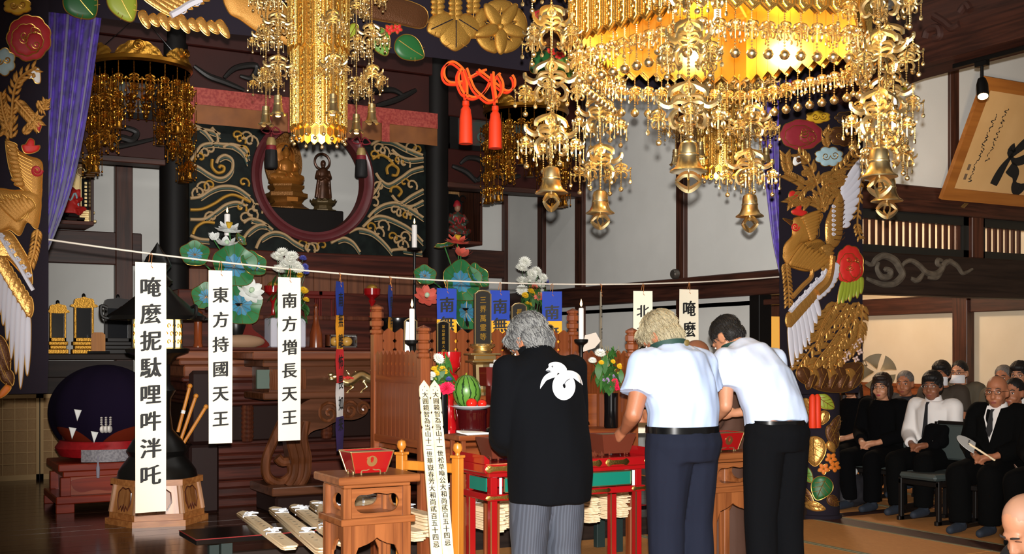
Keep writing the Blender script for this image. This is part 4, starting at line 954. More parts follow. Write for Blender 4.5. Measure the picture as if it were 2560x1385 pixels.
for i in range(6): B.leaf(Q2(390 + i * 75, 915 + 10 * (i % 2)), Q2(460 + i * 72, 1085 - 12 * abs(i - 2)), 34, goldfoil if i % 2 else browng, 'tail_leaf', 4, None, .034)
for i in range(5): B.leaf(Q2(860 - i * 90, 960), Q2(790 - i * 85, 1100), 26, browng, 'tail_leaf', 3, None, .04)
B.leaf(Q2(890, 890), Q2(760, 1060), 34, browng, 'tail_leaf', 4)
for a, b in ((780, 800), (840, 740), (880, 700), (850, 850), (765, 850), (880, 790)): B.flower(*Q2(a, b), 9, mat('pale_pink_silk', '#c9aea8', .6), 4)
# ---- left brocade hanging
xl0, xl1 = atY(-70, 500, YH).x, atY(122, 500, YH).x
hl = hanging('brocade_hanging', 'brocade hanging with brown phoenix and white wing at the left edge', xl0, xl1, atY(60, 985, YH).z, 3.62, YH)
B = Brocade(hl, plane_surf(YH - .014))
Q = lambda a, b: (a / 2.77, b / 2.77)
Q2 = lambda a, b: (a / 2.66, 480 + b / 2.66)
B.cloud(*Q(120, 45), 36, 22, yellow, 6); B.peony(*Q(200, 265), 52, 54, crimson, 'red_peony', 9); B.cloud(*Q(20, 430), 32, 36, paleblue, 7)
for path, sz in (([Q(75, 960), Q(80, 800), Q(95, 640), Q(140, 540), Q(250, 470)], 22), ([Q(110, 700), Q(190, 790), Q(270, 880)], 20), ([Q(60, 900), Q(20, 780), Q(0, 640)], 20), ([Q(100, 800), Q(60, 860), Q(30, 940)], 18), ([Q(260, 700), Q(300, 760), Q(320, 690)], 14), ([Q(160, 930), Q(220, 860), Q(270, 800)], 15), ([Q2(250, 250), Q2(225, 400), Q2(200, 480)], 18)):
    B.sprig(path, sz * 1.3, goldth, 13)
B.shape([Q(195, 540), Q(230, 480), Q(272, 480), Q(278, 570), Q(245, 575), Q(225, 545)], white, 'feather_eye', .012); B.shape([Q(218, 525), Q(232, 510), Q(245, 535), Q(225, 545)], goldth, 'feather_eye_heart', .01, False, lift=.02)
B.shape([Q(235, 850), Q(270, 830), Q(288, 860), Q(270, 918), Q(255, 890)], crimson, 'feather_eye', .012)
B.shape([Q(150, 1010), Q(175, 1000), Q(205, 960), Q(235, 975), Q(240, 1010), Q(275, 1010), Q(262, 1045), Q(205, 1065), Q(165, 1055)], scarlet, 'comb', .016)
B.shape([Q(40, 960), Q(110, 1030), Q(190, 1080), Q(285, 1120), Q(290, 1250), Q(275, 1400), Q(190, 1340), Q(100, 1260), Q(55, 1130)], goldth, 'phoenix_neck', .022); B.spiral(*Q(250, 1185), 14, crimson, 1.6, .008, .03)
for i in range(10): B.line([Q(45 + i * 14, 1010 + i * 30), Q(120 + i * 10, 1070 + i * 28), Q(220, 1120 + i * 24)], goldrim, 'neck_feather', .003, .026)
B.shape([Q2(-40, 0), Q2(100, -10), Q2(262, 0), Q2(250, 240), Q2(180, 200), Q2(130, 290), Q2(60, 250), Q2(-40, 260)], goldth, 'phoenix_breast', .026)
for i in range(9): B.line([Q2(-10 + i * 16, 20), Q2(40 + i * 15, 100), Q2(110 + i * 10, 180)], goldrim, 'breast_feather', .003, .03)
for i in range(10): B.feather(Q(110 + i * 6, 1020 + i * 28), Q(35 + (i % 2) * 14 + i * 5, 990 + i * 32), 11, goldth, 'mane_feather', .014, .018)
for i in range(11): B.feather(Q2(120 + i * 10, 190 - i * 8), Q2(-20 + i * 20, 60 - (i % 3) * 20), 13, goldth, 'breast_plume', .014, .024)
B.shape([Q2(-40, 280), Q2(60, 260), Q2(140, 360), Q2(200, 480), Q2(210, 620), Q2(120, 520), Q2(40, 440), Q2(-40, 420)], goldfoil, 'wing_arm', .02)
for i in range(8): B.feather(Q2(-10 + i * 26, 420 + i * 40), Q2(20 + i * 25, 560 + i * 40), 24, goldfoil, 'covert_feather')
ft_ = [(-30, 760), (-5, 820), (20, 890), (45, 990), (72, 1120), (105, 1215), (135, 1312), (180, 1225)]
for i, (a, b) in enumerate(ft_): B.feather(Q2(-25 + i * 30, 480 + i * 50), Q2(a, b), 13, silver, 'flight_feather')
B.line([Q2(-20, 270), Q2(30, 350), Q2(70, 420), Q2(120, 490), Q2(165, 570), Q2(215, 655)], silver, 'scalloped_band', .012, .026)
for i in range(6): B.spiral(*Q2(5 + i * 36, 290 + i * 52), 7, silver, 1.3, .006, .034)
for a, b, c, d in ((-20, 950, 60, 1200), (-40, 1050, 40, 1250), (20, 1180, 80, 1290)): B.leaf(Q2(a, b), Q2(c, d), 34, browng, 'tail_leaf', 3)
B.feather(Q2(60, 1290), Q2(-10, 1370), 14, orangeflower, 'orange_tip')
# ---- long valance with crests
YV = 7.3
va = thing('brocade_valance', 'dark brocade valance across the top with gold crests, leaves and feathers', 'valance', (3.9, YV, 3.44))
MB().grid(lambda u, v: (0.3 + 7.35 * u, YV + .015 * sin(u * 40) * (1 - v * .5), 3.44 + .95 * v - .02 * cos(u * 2 * pi)), 120, 8).build('cloth', navy, va, True)
B = Brocade(va, plane_surf(YV - .02))
B.leaf((175, -30), (235, 45), 85, green); B.leaf((285, -35), (330, 55), 70, lime)
for i in range(7): B.feather((360 + i * 8, -10 - i * 4), (440 + i * 14, 45 - i * 7), 16, goldfoil, 'wing_feather')
B.line([(425, 42), (450, 28), (470, 15), (500, 2)], silver, 'scalloped_band', .022, .03); B.spiral(455, 28, 9, silver); B.spiral(490, 8, 9, silver)
for i in range(9): B.feather((352 + i * 24, 30 + i * 3 + 6 * (i % 2)), (372 + i * 25, 72 + i * 3 - 8 * (i % 2)), 17, goldfoil, 'feather_scale')
B.shape([(560, -20), (640, -25), (700, 0), (735, 60), (740, 120), (690, 100), (640, 78), (600, 50), (570, 30)], goldth, 'phoenix_tail', .03)
for i in range(9): B.feather((640, 20 + i * 9), (545 + i * 16, -12 + i * 14), 12, goldfoil, 'tail_feather')
B.shape([(860, 0), (960, -10), (1060, 20), (1058, 70), (990, 60), (900, 40)], browng, 'peacock_feather', .02); B.shape([(1002, 45), (1020, 37), (1035, 45), (1030, 62), (1015, 58)], orangeflower, 'feather_eye', .014)
B.flower(972, 75, 14, scarlet); B.flower(992, 73, 13, scarlet); B.leaf((935, 70), (965, 140), 50, midgreen); B.leaf((990, 100), (1058, 145), 60, green)
B.leaf((890, 60), (870, 95), 25, lime)
cr = mat('crest_gold', '#b88a3c', .42, metal=.7, bump=(260, .6))
def big_leaf(cx, cy, ang, L, W):
    P = lambda a, b: (cx + L * a * cos(ang) - W * b * sin(ang), cy + L * a * sin(ang) + W * b * cos(ang))
    B.shape([P(.0, .12), P(.15, .45), P(.42, .55), P(.7, .5), P(.86, .3), P(1, 0), P(.86, -.3), P(.7, -.5), P(.42, -.55), P(.15, -.45), P(0, -.12)], cr, 'crest_leaf', .018)
    B.line([P(.05, 0), P(.9, 0)], navy, 'vein', .004, .022, 2)
    for k in (.2, .4, .6):
        for sg in (-1, 1): B.line([P(k, 0), P(k + .2, sg * .22), P(k + .28, sg * .38)], goldrim, 'vein', .0025, .018, 3)
big_leaf(1137, 48, radians(90), 80, 72); big_leaf(1133, 48, radians(155), 72, 55); big_leaf(1141, 48, radians(32), 75, 50)
for cx, top, n in ((1093, -10, 4), (1137, -20, 6), (1182, 0, 3)):
    for i in range(n):
        for sg in (-1, 1): B.feather((cx, top + i * 13), (cx + sg * 17, top + i * 13 + 3), 12, cr, 'crest_bud')
    B.line([(cx, top), (cx, 45)], cr, 'crest_stem', .004, .012, 2)
cx, cy = 1249, 68
for k in range(5):
    a = radians(90 + k * 72); B.feather((cx + 8 * cos(a), cy + 8 * sin(a)), (cx + 68 * cos(a), cy + 70 * sin(a)), 24, cr, 'crest_petal', .02, .016)
    a2 = a + radians(36); c1, s1 = cos(a2), sin(a2); tx, ty = -s1, c1; P = lambda r, t: (cx + r * c1 + t * tx, cy + r * s1 + t * ty)
    B.shape([P(36, -6), P(42, -26), P(58, -30), P(66, -14), P(68, 0), P(66, 14), P(58, 30), P(42, 26), P(36, 6), P(42, 0)], cr, 'crest_flower', .016)
    B.line([P(10, 0), P(38, 0)], cr, 'crest_stamen', .005, .012, 2)
B.shape([(cx + 8 * cos(i), cy + 8 * sin(i)) for i in [k * pi / 4 for k in range(8)]], cr, 'crest_boss', .03)
B.cloud(1350, 38, 24, 14, crimson, 6); B.shape([(1395, 30), (1415, 25), (1418, 50), (1400, 52)], white, 'feather_eye', .012)
B.shape([(1330, 60), (1400, 20), (1460, 60), (1470, 130), (1400, 120), (1345, 110)], browng, 'peacock_feather', .02)
B.flower(1375, 132, 13, scarlet); B.flower(1398, 140, 13, scarlet); B.leaf((1380, 140), (1325, 180), 60, green); B.leaf((1390, 150), (1450, 205), 58, midgreen)
for a, b, c, d, w, mm in ((2100, 180, 2150, 260, 70, green), (2000, 210, 1950, 260, 50, crimson), (2060, 200, 2020, 270, 40, goldfoil), (2225, 150, 2260, 235, 50, lime), (2170, 90, 2150, 150, 50, paleblue), (1500, 60, 1440, 40, 40, browng), (2200, 60, 2250, 20, 40, crimson)):
    B.leaf((a, b), (c, d), w, mm)
# ================================================================ PURPLE CURTAINS
def drape(label, edge_l, edge_r, y, n=7, amp=.03):
    """edges: list of (px, py) from top to bottom"""
    L_ = curve([atY(a, b, y) for a, b in edge_l], 10); R_ = curve([atY(a, b, y) for a, b in edge_r], 10); k = min(len(L_), len(R_)) - 1
    def fn(u, v):
        i = min(k, int(round(v * k))); p = L_[i].lerp(R_[i], u); w = (R_[i] - L_[i]).length
        return p + Vector((0, -amp * sin(u * n * 2 * pi + v * 1.3) * (.6 + .4 * v) - .02 * sin(u * 3 * pi), 0))
    return solo(MB().grid(fn, n * 10, k), 'purple_curtain', purple, label, 'curtain', L_[-1], group='purple damask curtains', sharp=180)
drape('purple damask curtain gathered behind the left brocade hanging', [(120, -10), (118, 120), (112, 300), (105, 480), (92, 655)], [(262, -10), (245, 100), (215, 300), (175, 480), (108, 655)], 7.37, 4, .045)
drape('purple damask curtain gathered behind the right brocade hanging', [(1895, 200), (1902, 330), (1912, 470), (1930, 620), (1958, 735)], [(1985, 200), (1985, 330), (1985, 470), (1985, 620), (1985, 735)], 7.3, 4, .03)
# ================================================================ ORANGE KNOT
kn = thing('knotted_cord', 'orange silk cord tied in a looped knot with two tassels under the valance', 'cord', atY(1195, 360, 7.27))
K = lambda pts: [(1040 + a / 5.54, 130 + b / 5.54) for a, b in pts]
kp = [[(570, 440), (450, 430), (385, 360), (378, 250), (430, 170), (510, 150), (600, 210), (650, 280), (665, 400), (680, 560), (690, 650)], [(610, 250), (575, 340), (590, 460), (640, 570), (720, 620), (800, 640), (900, 600), (980, 510), (1040, 380), (1060, 290)],
      [(690, 235), (740, 380), (800, 520), (900, 620), (1000, 690), (1100, 660), (1180, 560), (1190, 440), (1130, 320)], [(560, 440), (660, 410), (780, 340), (900, 280), (960, 260)], [(850, 255), (1000, 370), (1120, 470), (1200, 530), (1280, 550), (1350, 490), (1355, 400), (1320, 330)], [(1060, 300), (1065, 450), (1090, 600), (1100, 720)], [(1150, 310), (1090, 380), (1075, 500), (1105, 720)], [(650, 260), (690, 420), (695, 650)]]
orl = mat('orange_silk_light', '#f56a20', .5)
for i, p in enumerate(kp):
    P = curve([atY(a, b, 7.272 - .008 * (i % 3)) for a, b in K(p)], 6)
    for d in (-.009, .009): MB().tube([q + Vector((d, 0, d)) for q in P], .0095, 6).build('cord_strand', orange if d < 0 else orl, kn, True)
for a, b in ((690, 680), (1097, 750)):
    tp_ = atY(*K([(a, b)])[0], 7.262); L = .30
    MB().lathe([(.024, 0), (.026, -.03), (.02, -.035), (.036, -.06), (.038, -.09)], 16, tp_).build('tassel_head', orange, kn, True)
    MB().lathe([(.037, -.085), (.043, -.12), (.047, -L), (.03, -L + .002)], 40, tp_, wob=lambda j, n: 1 + .035 * (j % 2)).build('tassel_fringe', orange, kn, True)
# orange tassel on the right pillar
tb = cyl_surf(XR, YC, .23)(2037, 1070)[0]; t = thing('orange_tassel', 'orange double tassel hanging against the wrapped pillar', 'tassel', tb)
for dx in (-.025, .028):
    MB().lathe([(.03, 0), (.032, .005), (.028, .26), (.012, .285)], 24, (dx, 0, 0), wob=lambda j, n: 1 + .04 * (j % 2)).build('fringe', orange, t); MB().tube([(dx, 0, .28), (0, 0.02, .46)], .006, 6).build('cord', orange, t)
# ================================================================ ROPE AND PAPER BANNERS
RY = 7.3
def rope_z(x): u = (x - .9) / 6.1; return 2.085 - .17 * (1 - (2 * u - 1) ** 2)
solo(MB().tube([(x, RY, rope_z(x)) for x in [.85 + i * .0625 for i in range(99)]], .0055, 6), 'hanging_rope', mat('white_rope', '#d8cfc0', .8), 'thin white rope strung between the two brocade hangings', 'rope', (.85, RY, rope_z(.85)))
tie = mat('brown_tie', '#a5652c', .7)
def banner(px, w, L, text, label, cols=None, ang=0.0, csize=.105, bold=.035, vis=None, cat='banner', name='paper_banner', group='banners on the rope'):
    x = atY(px, 700, RY).x; zt = rope_z(x) - .055
    t = thing(name, label, cat, (x, RY - .012, zt - L), ang, group)
    n = len(cols) if cols else 1
    for i in range(n):
        z1 = L - L * i / n; z0 = L - L * (i + 1) / n
        MB().grid(lambda u, v, z0=z0, z1=z1: (w * (u - .5), .004 * sin(u * 3 + v * 5) , z1 + (z0 - z1) * v), 4, 8).build('cloth' if not cols else 'colour_band', ivory if not cols else cols[i], t)
    if text:
        sz = csize; pitch = (L * (.86 if not cols else .86)) / len(text)
        for i, ch in enumerate(text): lettering(MB(), ch, (0, -.0075, L * (.955 if len(text) > 6 else .93) - i * pitch), (1, 0, 0), (0, 0, -1), sz, pitch, bold, slant=.05, nrm=(0, -1, 0)).build('character', ink, t)
    MB().tube([(-.012, 0, L + .005), (-.006, -.01, L + .05), (.004, .008, L + .058), (.008, 0, L + .045), (.002, -.008, L - .012)], .0022, 5).tube([(0, -.007, L - .02), (.01, -.009, L - .035)], .0022, 5).build('tie_string', tie, t)
    return t
banner(376, .185, 1.53, '唵麼抳駄哩吽泮吒', 'longest white banner with eight black characters at the left end of the rope', csize=.13)
banner(550, .15, 1.09, '東方持國天王', 'white banner reading 東方持國天王 second from the left', csize=.105)
banner(722, .152, 1.06, '南方増長天王', 'white banner reading 南方増長天王 third from the left', csize=.105)
FV = [mat('banner_blue', '#17389a', .8), mat('banner_yellow', '#f0a21a', .8), mat('banner_red', '#c31f22', .8), mat('banner_white', '#d9d8d6', .8), mat('banner_purple', '#2b1650', .8)]
banner(848, .155, 1.12, '南無離怖畏如来', 'five-colour banner turned nearly edge-on beside the third white banner', FV, radians(51), .1)
banner(974, .155, 1.08, '南無廣博身如来', 'five-colour banner turned edge-on above the left fence post', FV, radians(58), .09)
banner(1115, .145, 1.08, '南無甘露王如来', 'five-colour banner hanging behind the black tablet', FV, radians(-6), .112)
banner(1248, .145, 1.08, '南無妙色身如来', 'five-colour banner hanging between the two gold-lettered tablets', FV, radians(-12), .112)
banner(1378, .145, 1.08, '南無多寳如来', 'five-colour banner hanging behind the grey-haired man', FV, radians(-28), .112)
banner(1500, .15, 1.08, '西方廣目天王', 'white banner turned edge-on above the right candle', None, radians(52), .105)
banner(1605, .15, 1.09, '北方多聞天王', 'white banner beginning 北方 behind the blond man', None, radians(-22), .1)
banner(1720, .185, 1.53, '唵麼抳駄哩吽泮吒', 'long white banner right of the blond man', None, 0, .13)
# ================================================================ LEFT BAY: TABLETS, SHELF BOXES, DRUM, LANTERN
def framed_tablet(px0, px1, ytop, label, fm, panel, y=12.78, small=False):
    a = atY(px0, 870, y); b = atY(px1, 870, y); x = (a.x + b.x) / 2; w = b.x - a.x; zt = atY((px0 + px1) / 2, ytop, y).z; h = zt - 1.40
    t = thing('memorial_tablet', label, 'tablet', (x, y, 1.40), group='memorial tablets on the counter')
    MB().bx(-w * .5, w * .5, -.06, .06, 0, .05, .006).bx(-w * .4, w * .4, -.05, .05, .05, .09, .006).bx(-w * .47, w * .47, -.06, .06, .09, .13, .006).build('pedestal', fm, t)
    MB().bx(-w * .4, -w * .3, -.03, .03, .13, h * .8, .004).bx(w * .3, w * .4, -.03, .03, .13, h * .8, .004).bx(-w * .4, w * .4, -.03, .03, .13, .17, .004).build('frame', fm, t)
    MB().bx(-w * .3, w * .3, -.01, .02, .15, h * .8).build('inscription_board', panel, t)
    pts = [(-.52, .8), (-.5, .84), (-.42, .85), (-.36, .93), (-.15, .95), (0, .97), (.15, .95), (.36, .93), (.42, .85), (.5, .84), (.52, .8), (0, .78)]
    MB().prism(curve([Vector((w * u, -.045, h * v)) for u, v in pts], 4, True), (0, .08, 0)).build('roof', fm, t)
    MB().ell((0, 0, h * .985), (.02, .02, .03), 10, 8).build('finial', blackm, t)
    return t
ogf = mat('old_gold_frame', '#a87a2c', .35, metal=.85, bump=(80, .6)); dkp = mat('tablet_black', '#14161a', .2)
framed_tablet(118, 170, 755, 'smaller gilt framed memorial tablet beside the curtain', ogf, dkp)
framed_tablet(178, 240, 738, 'larger gilt framed memorial tablet with black panel', ogf, dkp)
framed_tablet(252, 336, 740, 'large black framed memorial tablet next to the long banner', mat('black_frame', '#1b1512', .35), dkp, 12.86)
framed_tablet(72, 107, 765, 'narrow black memorial tablet half behind the brocade hanging', mat('black_frame', '#1b1512'), dkp)
a = atY(228, 866, 12.66); b = atY(263, 866, 12.66)
t = thing('wooden_tablet', 'plain small wooden tablet in front of the gilt ones', 'tablet', ((a.x + b.x) / 2, 12.66, 1.40)); w = b.x - a.x
MB().prism([(-w / 2, -.01, .03), (w / 2, -.01, .03), (w / 2, -.01, .2), (w * .3, -.01, .225), (-w * .3, -.01, .225), (-w / 2, -.01, .2)], (0, .02, 0)).build('board', honey, t)
MB().bx(-w * .8, w * .8, -.03, .03, 0, .03, .004).build('foot', black, t)
def shelf_box(x0, x1, side):
    t = thing('wall_shelf_box', 'open wooden box shelf on the %s back wall holding figures' % side, 'shelf', ((x0 + x1) / 2, 12.8, 2.72)); y0 = 12.5
    MB().bx(x0, x1, y0, YB, 2.72, 2.76, .004).build('bottom_board', brownw, t, True); MB().bx(x0, x1, y0, YB, 3.5, 3.53, .004).build('top_board', brownw, t, True)
    MB().bx(x0, x0 + .03, y0, YB, 2.76, 3.5, .003).build('side_board', postw, t, True); MB().bx(x1 - .03, x1, y0, YB, 2.76, 3.5, .003).build('side_board', postw, t, True)
    for i in range(6): MB().bx(x0 + .03 + (x1 - x0 - .06) * i / 6, x0 + .03 + (x1 - x0 - .06) * (i + 1) / 6 - .002, YB - .03, YB - .015, 2.76, 3.5).build('back_board', mat('cedar_back', '#a37a48', .6, grain=('z', 18, '#8a6238')), t, True)
shelf_box(1.2, 2.02, 'left'); shelf_box(5.86, 6.52, 'right')
def figure(loc, label, robe, trim_, back, seat, sc=1.0):
    t = thing('seated_figure', label, 'figurine', loc)
    MB().bx(-.14, .14, -.1, .1, 0, .05, .006).bx(-.11, .11, -.08, .08, .05, .09, .006).build('base', seat, t)
    b = MB().loft([((0, 0, .09), .13, .1, 0), ((0, 0, .16), .12, .09, 0), ((0, 0, .26), .075, .06, 0), ((0, 0, .33), .08, .055, 0), ((0, 0, .37), .04, .035, 0)], 14)
    for s in (-1, 1): b.tube([(s * .075, 0, .34), (s * .12, -.02, .25), (s * .05, -.09, .21)], [.03, .035, .025], 8); b.tube([(s * .05, -.02, .14), (s * .13, -.07, .13), (s * .06, -.1, .1)], .04, 8)
    remesh(b, .009, 2).build('robe', robe, t)
    MB().ell((0, -.01, .42), (.038, .042, .05)).build('head', mat('figure_face', '#a8765c', .5), t)
    MB().lathe([(.045, .43), (.05, .45), (.03, .5), (0, .52)], 12).build('hat', trim_, t)
    MB().tube(curve([(-.09, -.05, .12), (-.05, -.07, .3), (0, -.07, .22), (.05, -.07, .3), (.09, -.05, .12)], 4), .01, 6).build('sash', trim_, t)
    if back: MB().prism([(-.11, .1, .09), (.11, .1, .09), (.12, .1, .5), (.06, .1, .6), (-.06, .1, .6), (-.12, .1, .5)], (0, .02, 0)).tube([(.13 + .04 * cos(u * .5), .1, .55 + .04 * sin(u * .5)) for u in range(11)], .008, 6).build('throne_back', back, t)
f = atY(172, 555, 12.75); figure((f.x, 12.72, 2.76), 'small robed figure in red on a gilt throne', scarlet, paleblue, gold, black)
f = atY(1140, 610, 12.75); figure((f.x, 12.72, 2.76), 'small figure in green and red robes on a black throne', mat('figure_green', '#394a3c', .4, var=(30, '#7a2a22', .05)), crimson, blackm, black)
f = atY(213, 560, 12.7); t = thing('memorial_tablet', 'tall black and gold memorial tablet standing in the left shelf box', 'tablet', (f.x, 12.68, 2.76))
MB().bx(-.1, .1, -.06, .06, 0, .03, .005).bx(-.07, .07, -.05, .05, .045, .075, .005).bx(-.085, .085, -.055, .055, .09, .12, .005).bx(-.05, .05, -.04, .04, .02, .13).build('pedestal', gold, t)
MB().bx(-.045, .045, -.015, .015, .12, .46, .004).build('board', black, t); MB().bx(-.05, -.042, -.018, .018, .12, .46).bx(.042, .05, -.018, .018, .12, .46).bx(-.04, .04, -.02, .02, .46, .48, .008).build('gold_edge', gold, t)
for i in range(7): MB().bx(-.012, .012, -.017, -.0155, .17 + i * .038, .195 + i * .038).build('gold_character', gold, t)
f = atY(152, 560, 12.66); t = thing('incense_bowl', 'small lit gilt bowl on a black stand in the left shelf box', 'bowl', (f.x, 12.62, 2.76)); MB().lathe([(.05, 0), (.06, .02), (.03, .03), (.07, .06), (.075, .08), (.06, .08)], 18).build('bowl', black, t); MB().ell((0, 0, .075), (.06, .06, .015)).build('ash', goldd, t)
# ---- wooden fish drum on a red stand under a dark purple cloth
dk = atZ(262, 1262, NF); t = thing('wooden_drum', 'big red wooden drum under a dark purple cloth on a red carved stand', 'drum', (dk.x, dk.y, NF))
rw = mat('red_stain_wood', '#9a3418', .3, grain=('x', 16, '#7a2410'))
MB().bx(-.42, .42, -.36, .36, .33, .39, .008).bx(-.38, .38, -.32, .32, .28, .33, .008).build('stand_top', rw, t)
MB().bx(-.44, .44, -.38, .38, .07, .13, .008).build('stand_rail', rw, t)
for s in (-1, 1):
    for q in (-1, 1): MB().bx(s * .44 - (.14 if s > 0 else 0), s * .44 + (.14 if s < 0 else 0), q * .36 - .03, q * .36 + .03, 0, .07, .004).build('foot', rw, t); MB().bx(s * .36 - .04, s * .36 + .04, q * .3 - .04, q * .3 + .04, .13, .28, .004).build('corner_post', rw, t)
MB().bx(-.36, .36, -.27, -.25, .13, .28).build('front_panel', mat('red_panel_wood', '#a04a28', .35, grain=('x', 14, '#86381b')), t); MB().bx(-.36, .36, .25, .27, .13, .28).bx(-.34, -.32, -.26, .26, .13, .28).bx(.32, .34, -.26, .26, .13, .28).build('side_panel', rw, t)
MB().prism(curve([Vector((x, -.285, z)) for x, z in ((-.3, .2), (-.24, .15), (-.12, .165), (0, .15), (.12, .165), (.24, .15), (.3, .2), (.26, .26), (-.26, .26))], 4, True), (0, .016, 0)).build('carved_cartouche', rw, t)
MB().lathe([(.2, .39), (.36, .43), (.4, .5), (.36, .56)], 28, wob=lambda j, n: 1).build('cushion', mat('red_cushion', '#a5161d', .4, var=(30, '#8d1016', .2)), t)
MB().grid(lambda u, v: ((.41 * cos(2 * pi * u * .3 - 2.2)), .41 * sin(2 * pi * u * .3 - 2.2), .4 + .1 * v), 16, 3).build('silver_cushion_panel', mat('silver_brocade', '#8f8a8d', .6, var=(60, '#6f6a70', .1)), t)
MB().ell((0, 0, .8), (.42, .38, .36), 28, 18).build('drum_body', mat('drum_lacquer', '#6a2413', .3), t)
def cloth(u, v):
    a = 2 * pi * u; low = .34 + .2 * abs(sin(a * 2 + .6)); ph = v * (pi * (.98 - low * .72)); r = 1.06 + .03 * sin(a * 9) * v
    return (.42 * r * sin(ph) * cos(a), .39 * r * sin(ph) * sin(a), .8 + .37 * cos(ph) * r)
MB().grid(cloth, 72, 24).build('purple_cloth', mat('dark_purple_cloth', '#150d20', .95, spec=.08), t, sharp=180)
for px, py in ((193, 1035), (180, 1080), (235, 1090)):
    pt = atY(px, py, dk.y - .38) - Vector((dk.x, dk.y, NF)); m = MB(); m.dome([pt + Vector((x, 0, z)) for x, z in ((-.025, .04), (.035, .03), (.0, -.06))], (0, -1, 0), .01); m.build('white_corner', white, t)
pt = atY(265, 1070, dk.y - .43) - Vector((dk.x, dk.y, NF))
m = MB()
for dx in (-.035, 0, .035):
    for k in range(4): m.ell(pt + Vector((dx, 0, .03 + k * .018)), (.011, .004, .009), 6, 4)
    m.ell(pt + Vector((dx * .8, 0, -.01)), (.022, .004, .032), 8, 6)
m.build('silver_crest', mat('silver_thread', '#a8a19a', .5, metal=.4), t)
pt = atY(245, 1170, dk.y - .46) - Vector((dk.x, dk.y, NF)); MB().lathe([(.012, -.08), (.015, 0), (.008, .03), (.004, .1)], 10, pt).build('tassel', mat('grey_tassel', '#8d8794', .7), t)
for i, (a, b) in enumerate((((508, 965), (440, 1080)), ((490, 960), (450, 1080)), ((470, 1010), (455, 1105)))):
    p0 = atY([475, 490, 515][i], [965, 990, 1017][i], 9.3); p1 = atY([445, 452, 458][i], [1080, 1100, 1110][i], 9.3)
    q = thing('drum_mallet', ['drum mallet with white band, leftmost of three by the lantern', 'middle drum mallet of three leaning by the lantern', 'drum mallet lowest of three leaning by the lantern'][i], 'mallet', p1, group='drum mallets')
    MB().tube([p1 - p1, p0 - p1], .014, 8).build('handle', honey, q); MB().ell(p0 - p1, (.02, .02, .02)).build('tip', honey, q)
    if i == 0: MB().tube([(p0 - p1) * .4, (p0 - p1) * .47], .0165, 8).build('white_band', white, q)
# mallet rack
rk = thing('mallet_rack', 'dark wooden rack behind the mallets beside the lantern', 'rack', (atY(505, 1100, 9.45).x, 9.42, NF)); MB().bx(-.12, .12, -.05, .1, 0, .55, .02).build('box', mat('dark_red_rack', '#1f0e0b', .55, spec=.2), rk); MB().bx(-.11, .11, -.02, .04, .55, 1.15, .03).build('back_board', mat('dark_red_rack', '#2c1512'), rk)
# ---- standing black lantern on a hexagonal wooden stand
lt = atZ(402, 1308, NF); LX, LY = lt.x, lt.y + .12
t = thing('lantern_stand', 'hexagonal light wooden stand with carved openings under the black lantern', 'stand', (LX, LY, NF)); hs = pi / 6 + .35
for z0, z1, r in ((0, .045, .38), (.045, .09, .35), (.09, .3, None), (.3, .345, .34)):
    if r: MB().lathe([(r, z0), (r, z1)], 6, ang=hs).build('moulding', mat('light_oak_x', '#b5763f', .35, grain=('x', 26, '#94592b')), t)
for k in range(6):
    a = hs + k * pi / 3; b = a + pi / 3; p0 = Vector((.335 * cos(a), .335 * sin(a), .09)); p1 = Vector((.335 * cos(b), .335 * sin(b), .09)); q0 = Vector((.30 * cos(a), .30 * sin(a), .3)); q1 = Vector((.3 * cos(b), .3 * sin(b), .3))
    nn = ((p0 + p1) * .5); nn.z = 0; nn.normalize()
    MB().prism([p0, p1, q1, q0], -nn * .02).build('side_board', mat('light_oak_z', '#bd8048', .35, grain=('z', 26, '#9c6231')), t)
    MB().tube([p0, q0], .022, 8).build('corner_post', mat('pale_post', '#b5896a', .4, grain=('z', 20, '#9b6e4c')), t)
    c = (p0 + p1 + q0 + q1) / 4; u_ = (p1 - p0).normalized(); w_ = ((q0 + q1) - (p0 + p1)).normalized()
    o = [c + u_ * x + w_ * z + nn * .004 for x, z in ((-.06, -.08), (-.09, -.02), (-.085, .05), (-.04, .085), (0, .075), (.04, .085), (.085, .05), (.09, -.02), (.06, -.08), (.03, -.05), (.02, -.09), (0, -.04), (-.02, -.09), (-.03, -.05))]
    MB().tube(o, .006, 5, True).build('carved_outline', altarz, t)
    MB().prism(o, nn * -.001).build('carved_panel', mat('panel_grain', '#a8713f', .4, grain=('z', 30, '#7d4a22')), t)
t = thing('standing_lantern', 'tall black metal lantern with a glowing scrollwork fire box', 'lantern', (LX, LY, NF + .345)); t.scale = (1.15, 1.15, 1.0)
MB().lathe([(.26, 0), (.25, .05), (.22, .1), (.18, .16), (.2, .2), (.16, .28), (.1, .36), (.085, .5), (.09, .6), (.12, .66), (.085, .72), (.085, .86), (.13, .92), (.2, .95), (.21, .98), (.17, .99)], 24).build('pedestal', blackm, t)
fire = mat('lantern_glow', '#fff1c0', .6, emit=('#ffdf7d', 2.6))
MB().lathe([(.145, .99), (.155, 1.09), (.145, 1.2)], 24).build('fire_box', fire, t)
m = MB()
for k in range(24):
    for q in range(3):
        a = 2 * pi * k / 24 + q * .13; z = 1.03 + q * .06
        m.tube([(.158 * cos(a + .09 * (1 - u / 9) * cos(u * .8)), .158 * sin(a + .09 * (1 - u / 9) * cos(u * .8)), z + .026 * (1 - u / 9) * sin(u * .8)) for u in range(9)], .0032, 4)
m.build('scrollwork', goldd, t)['kind'] = 'stuff'
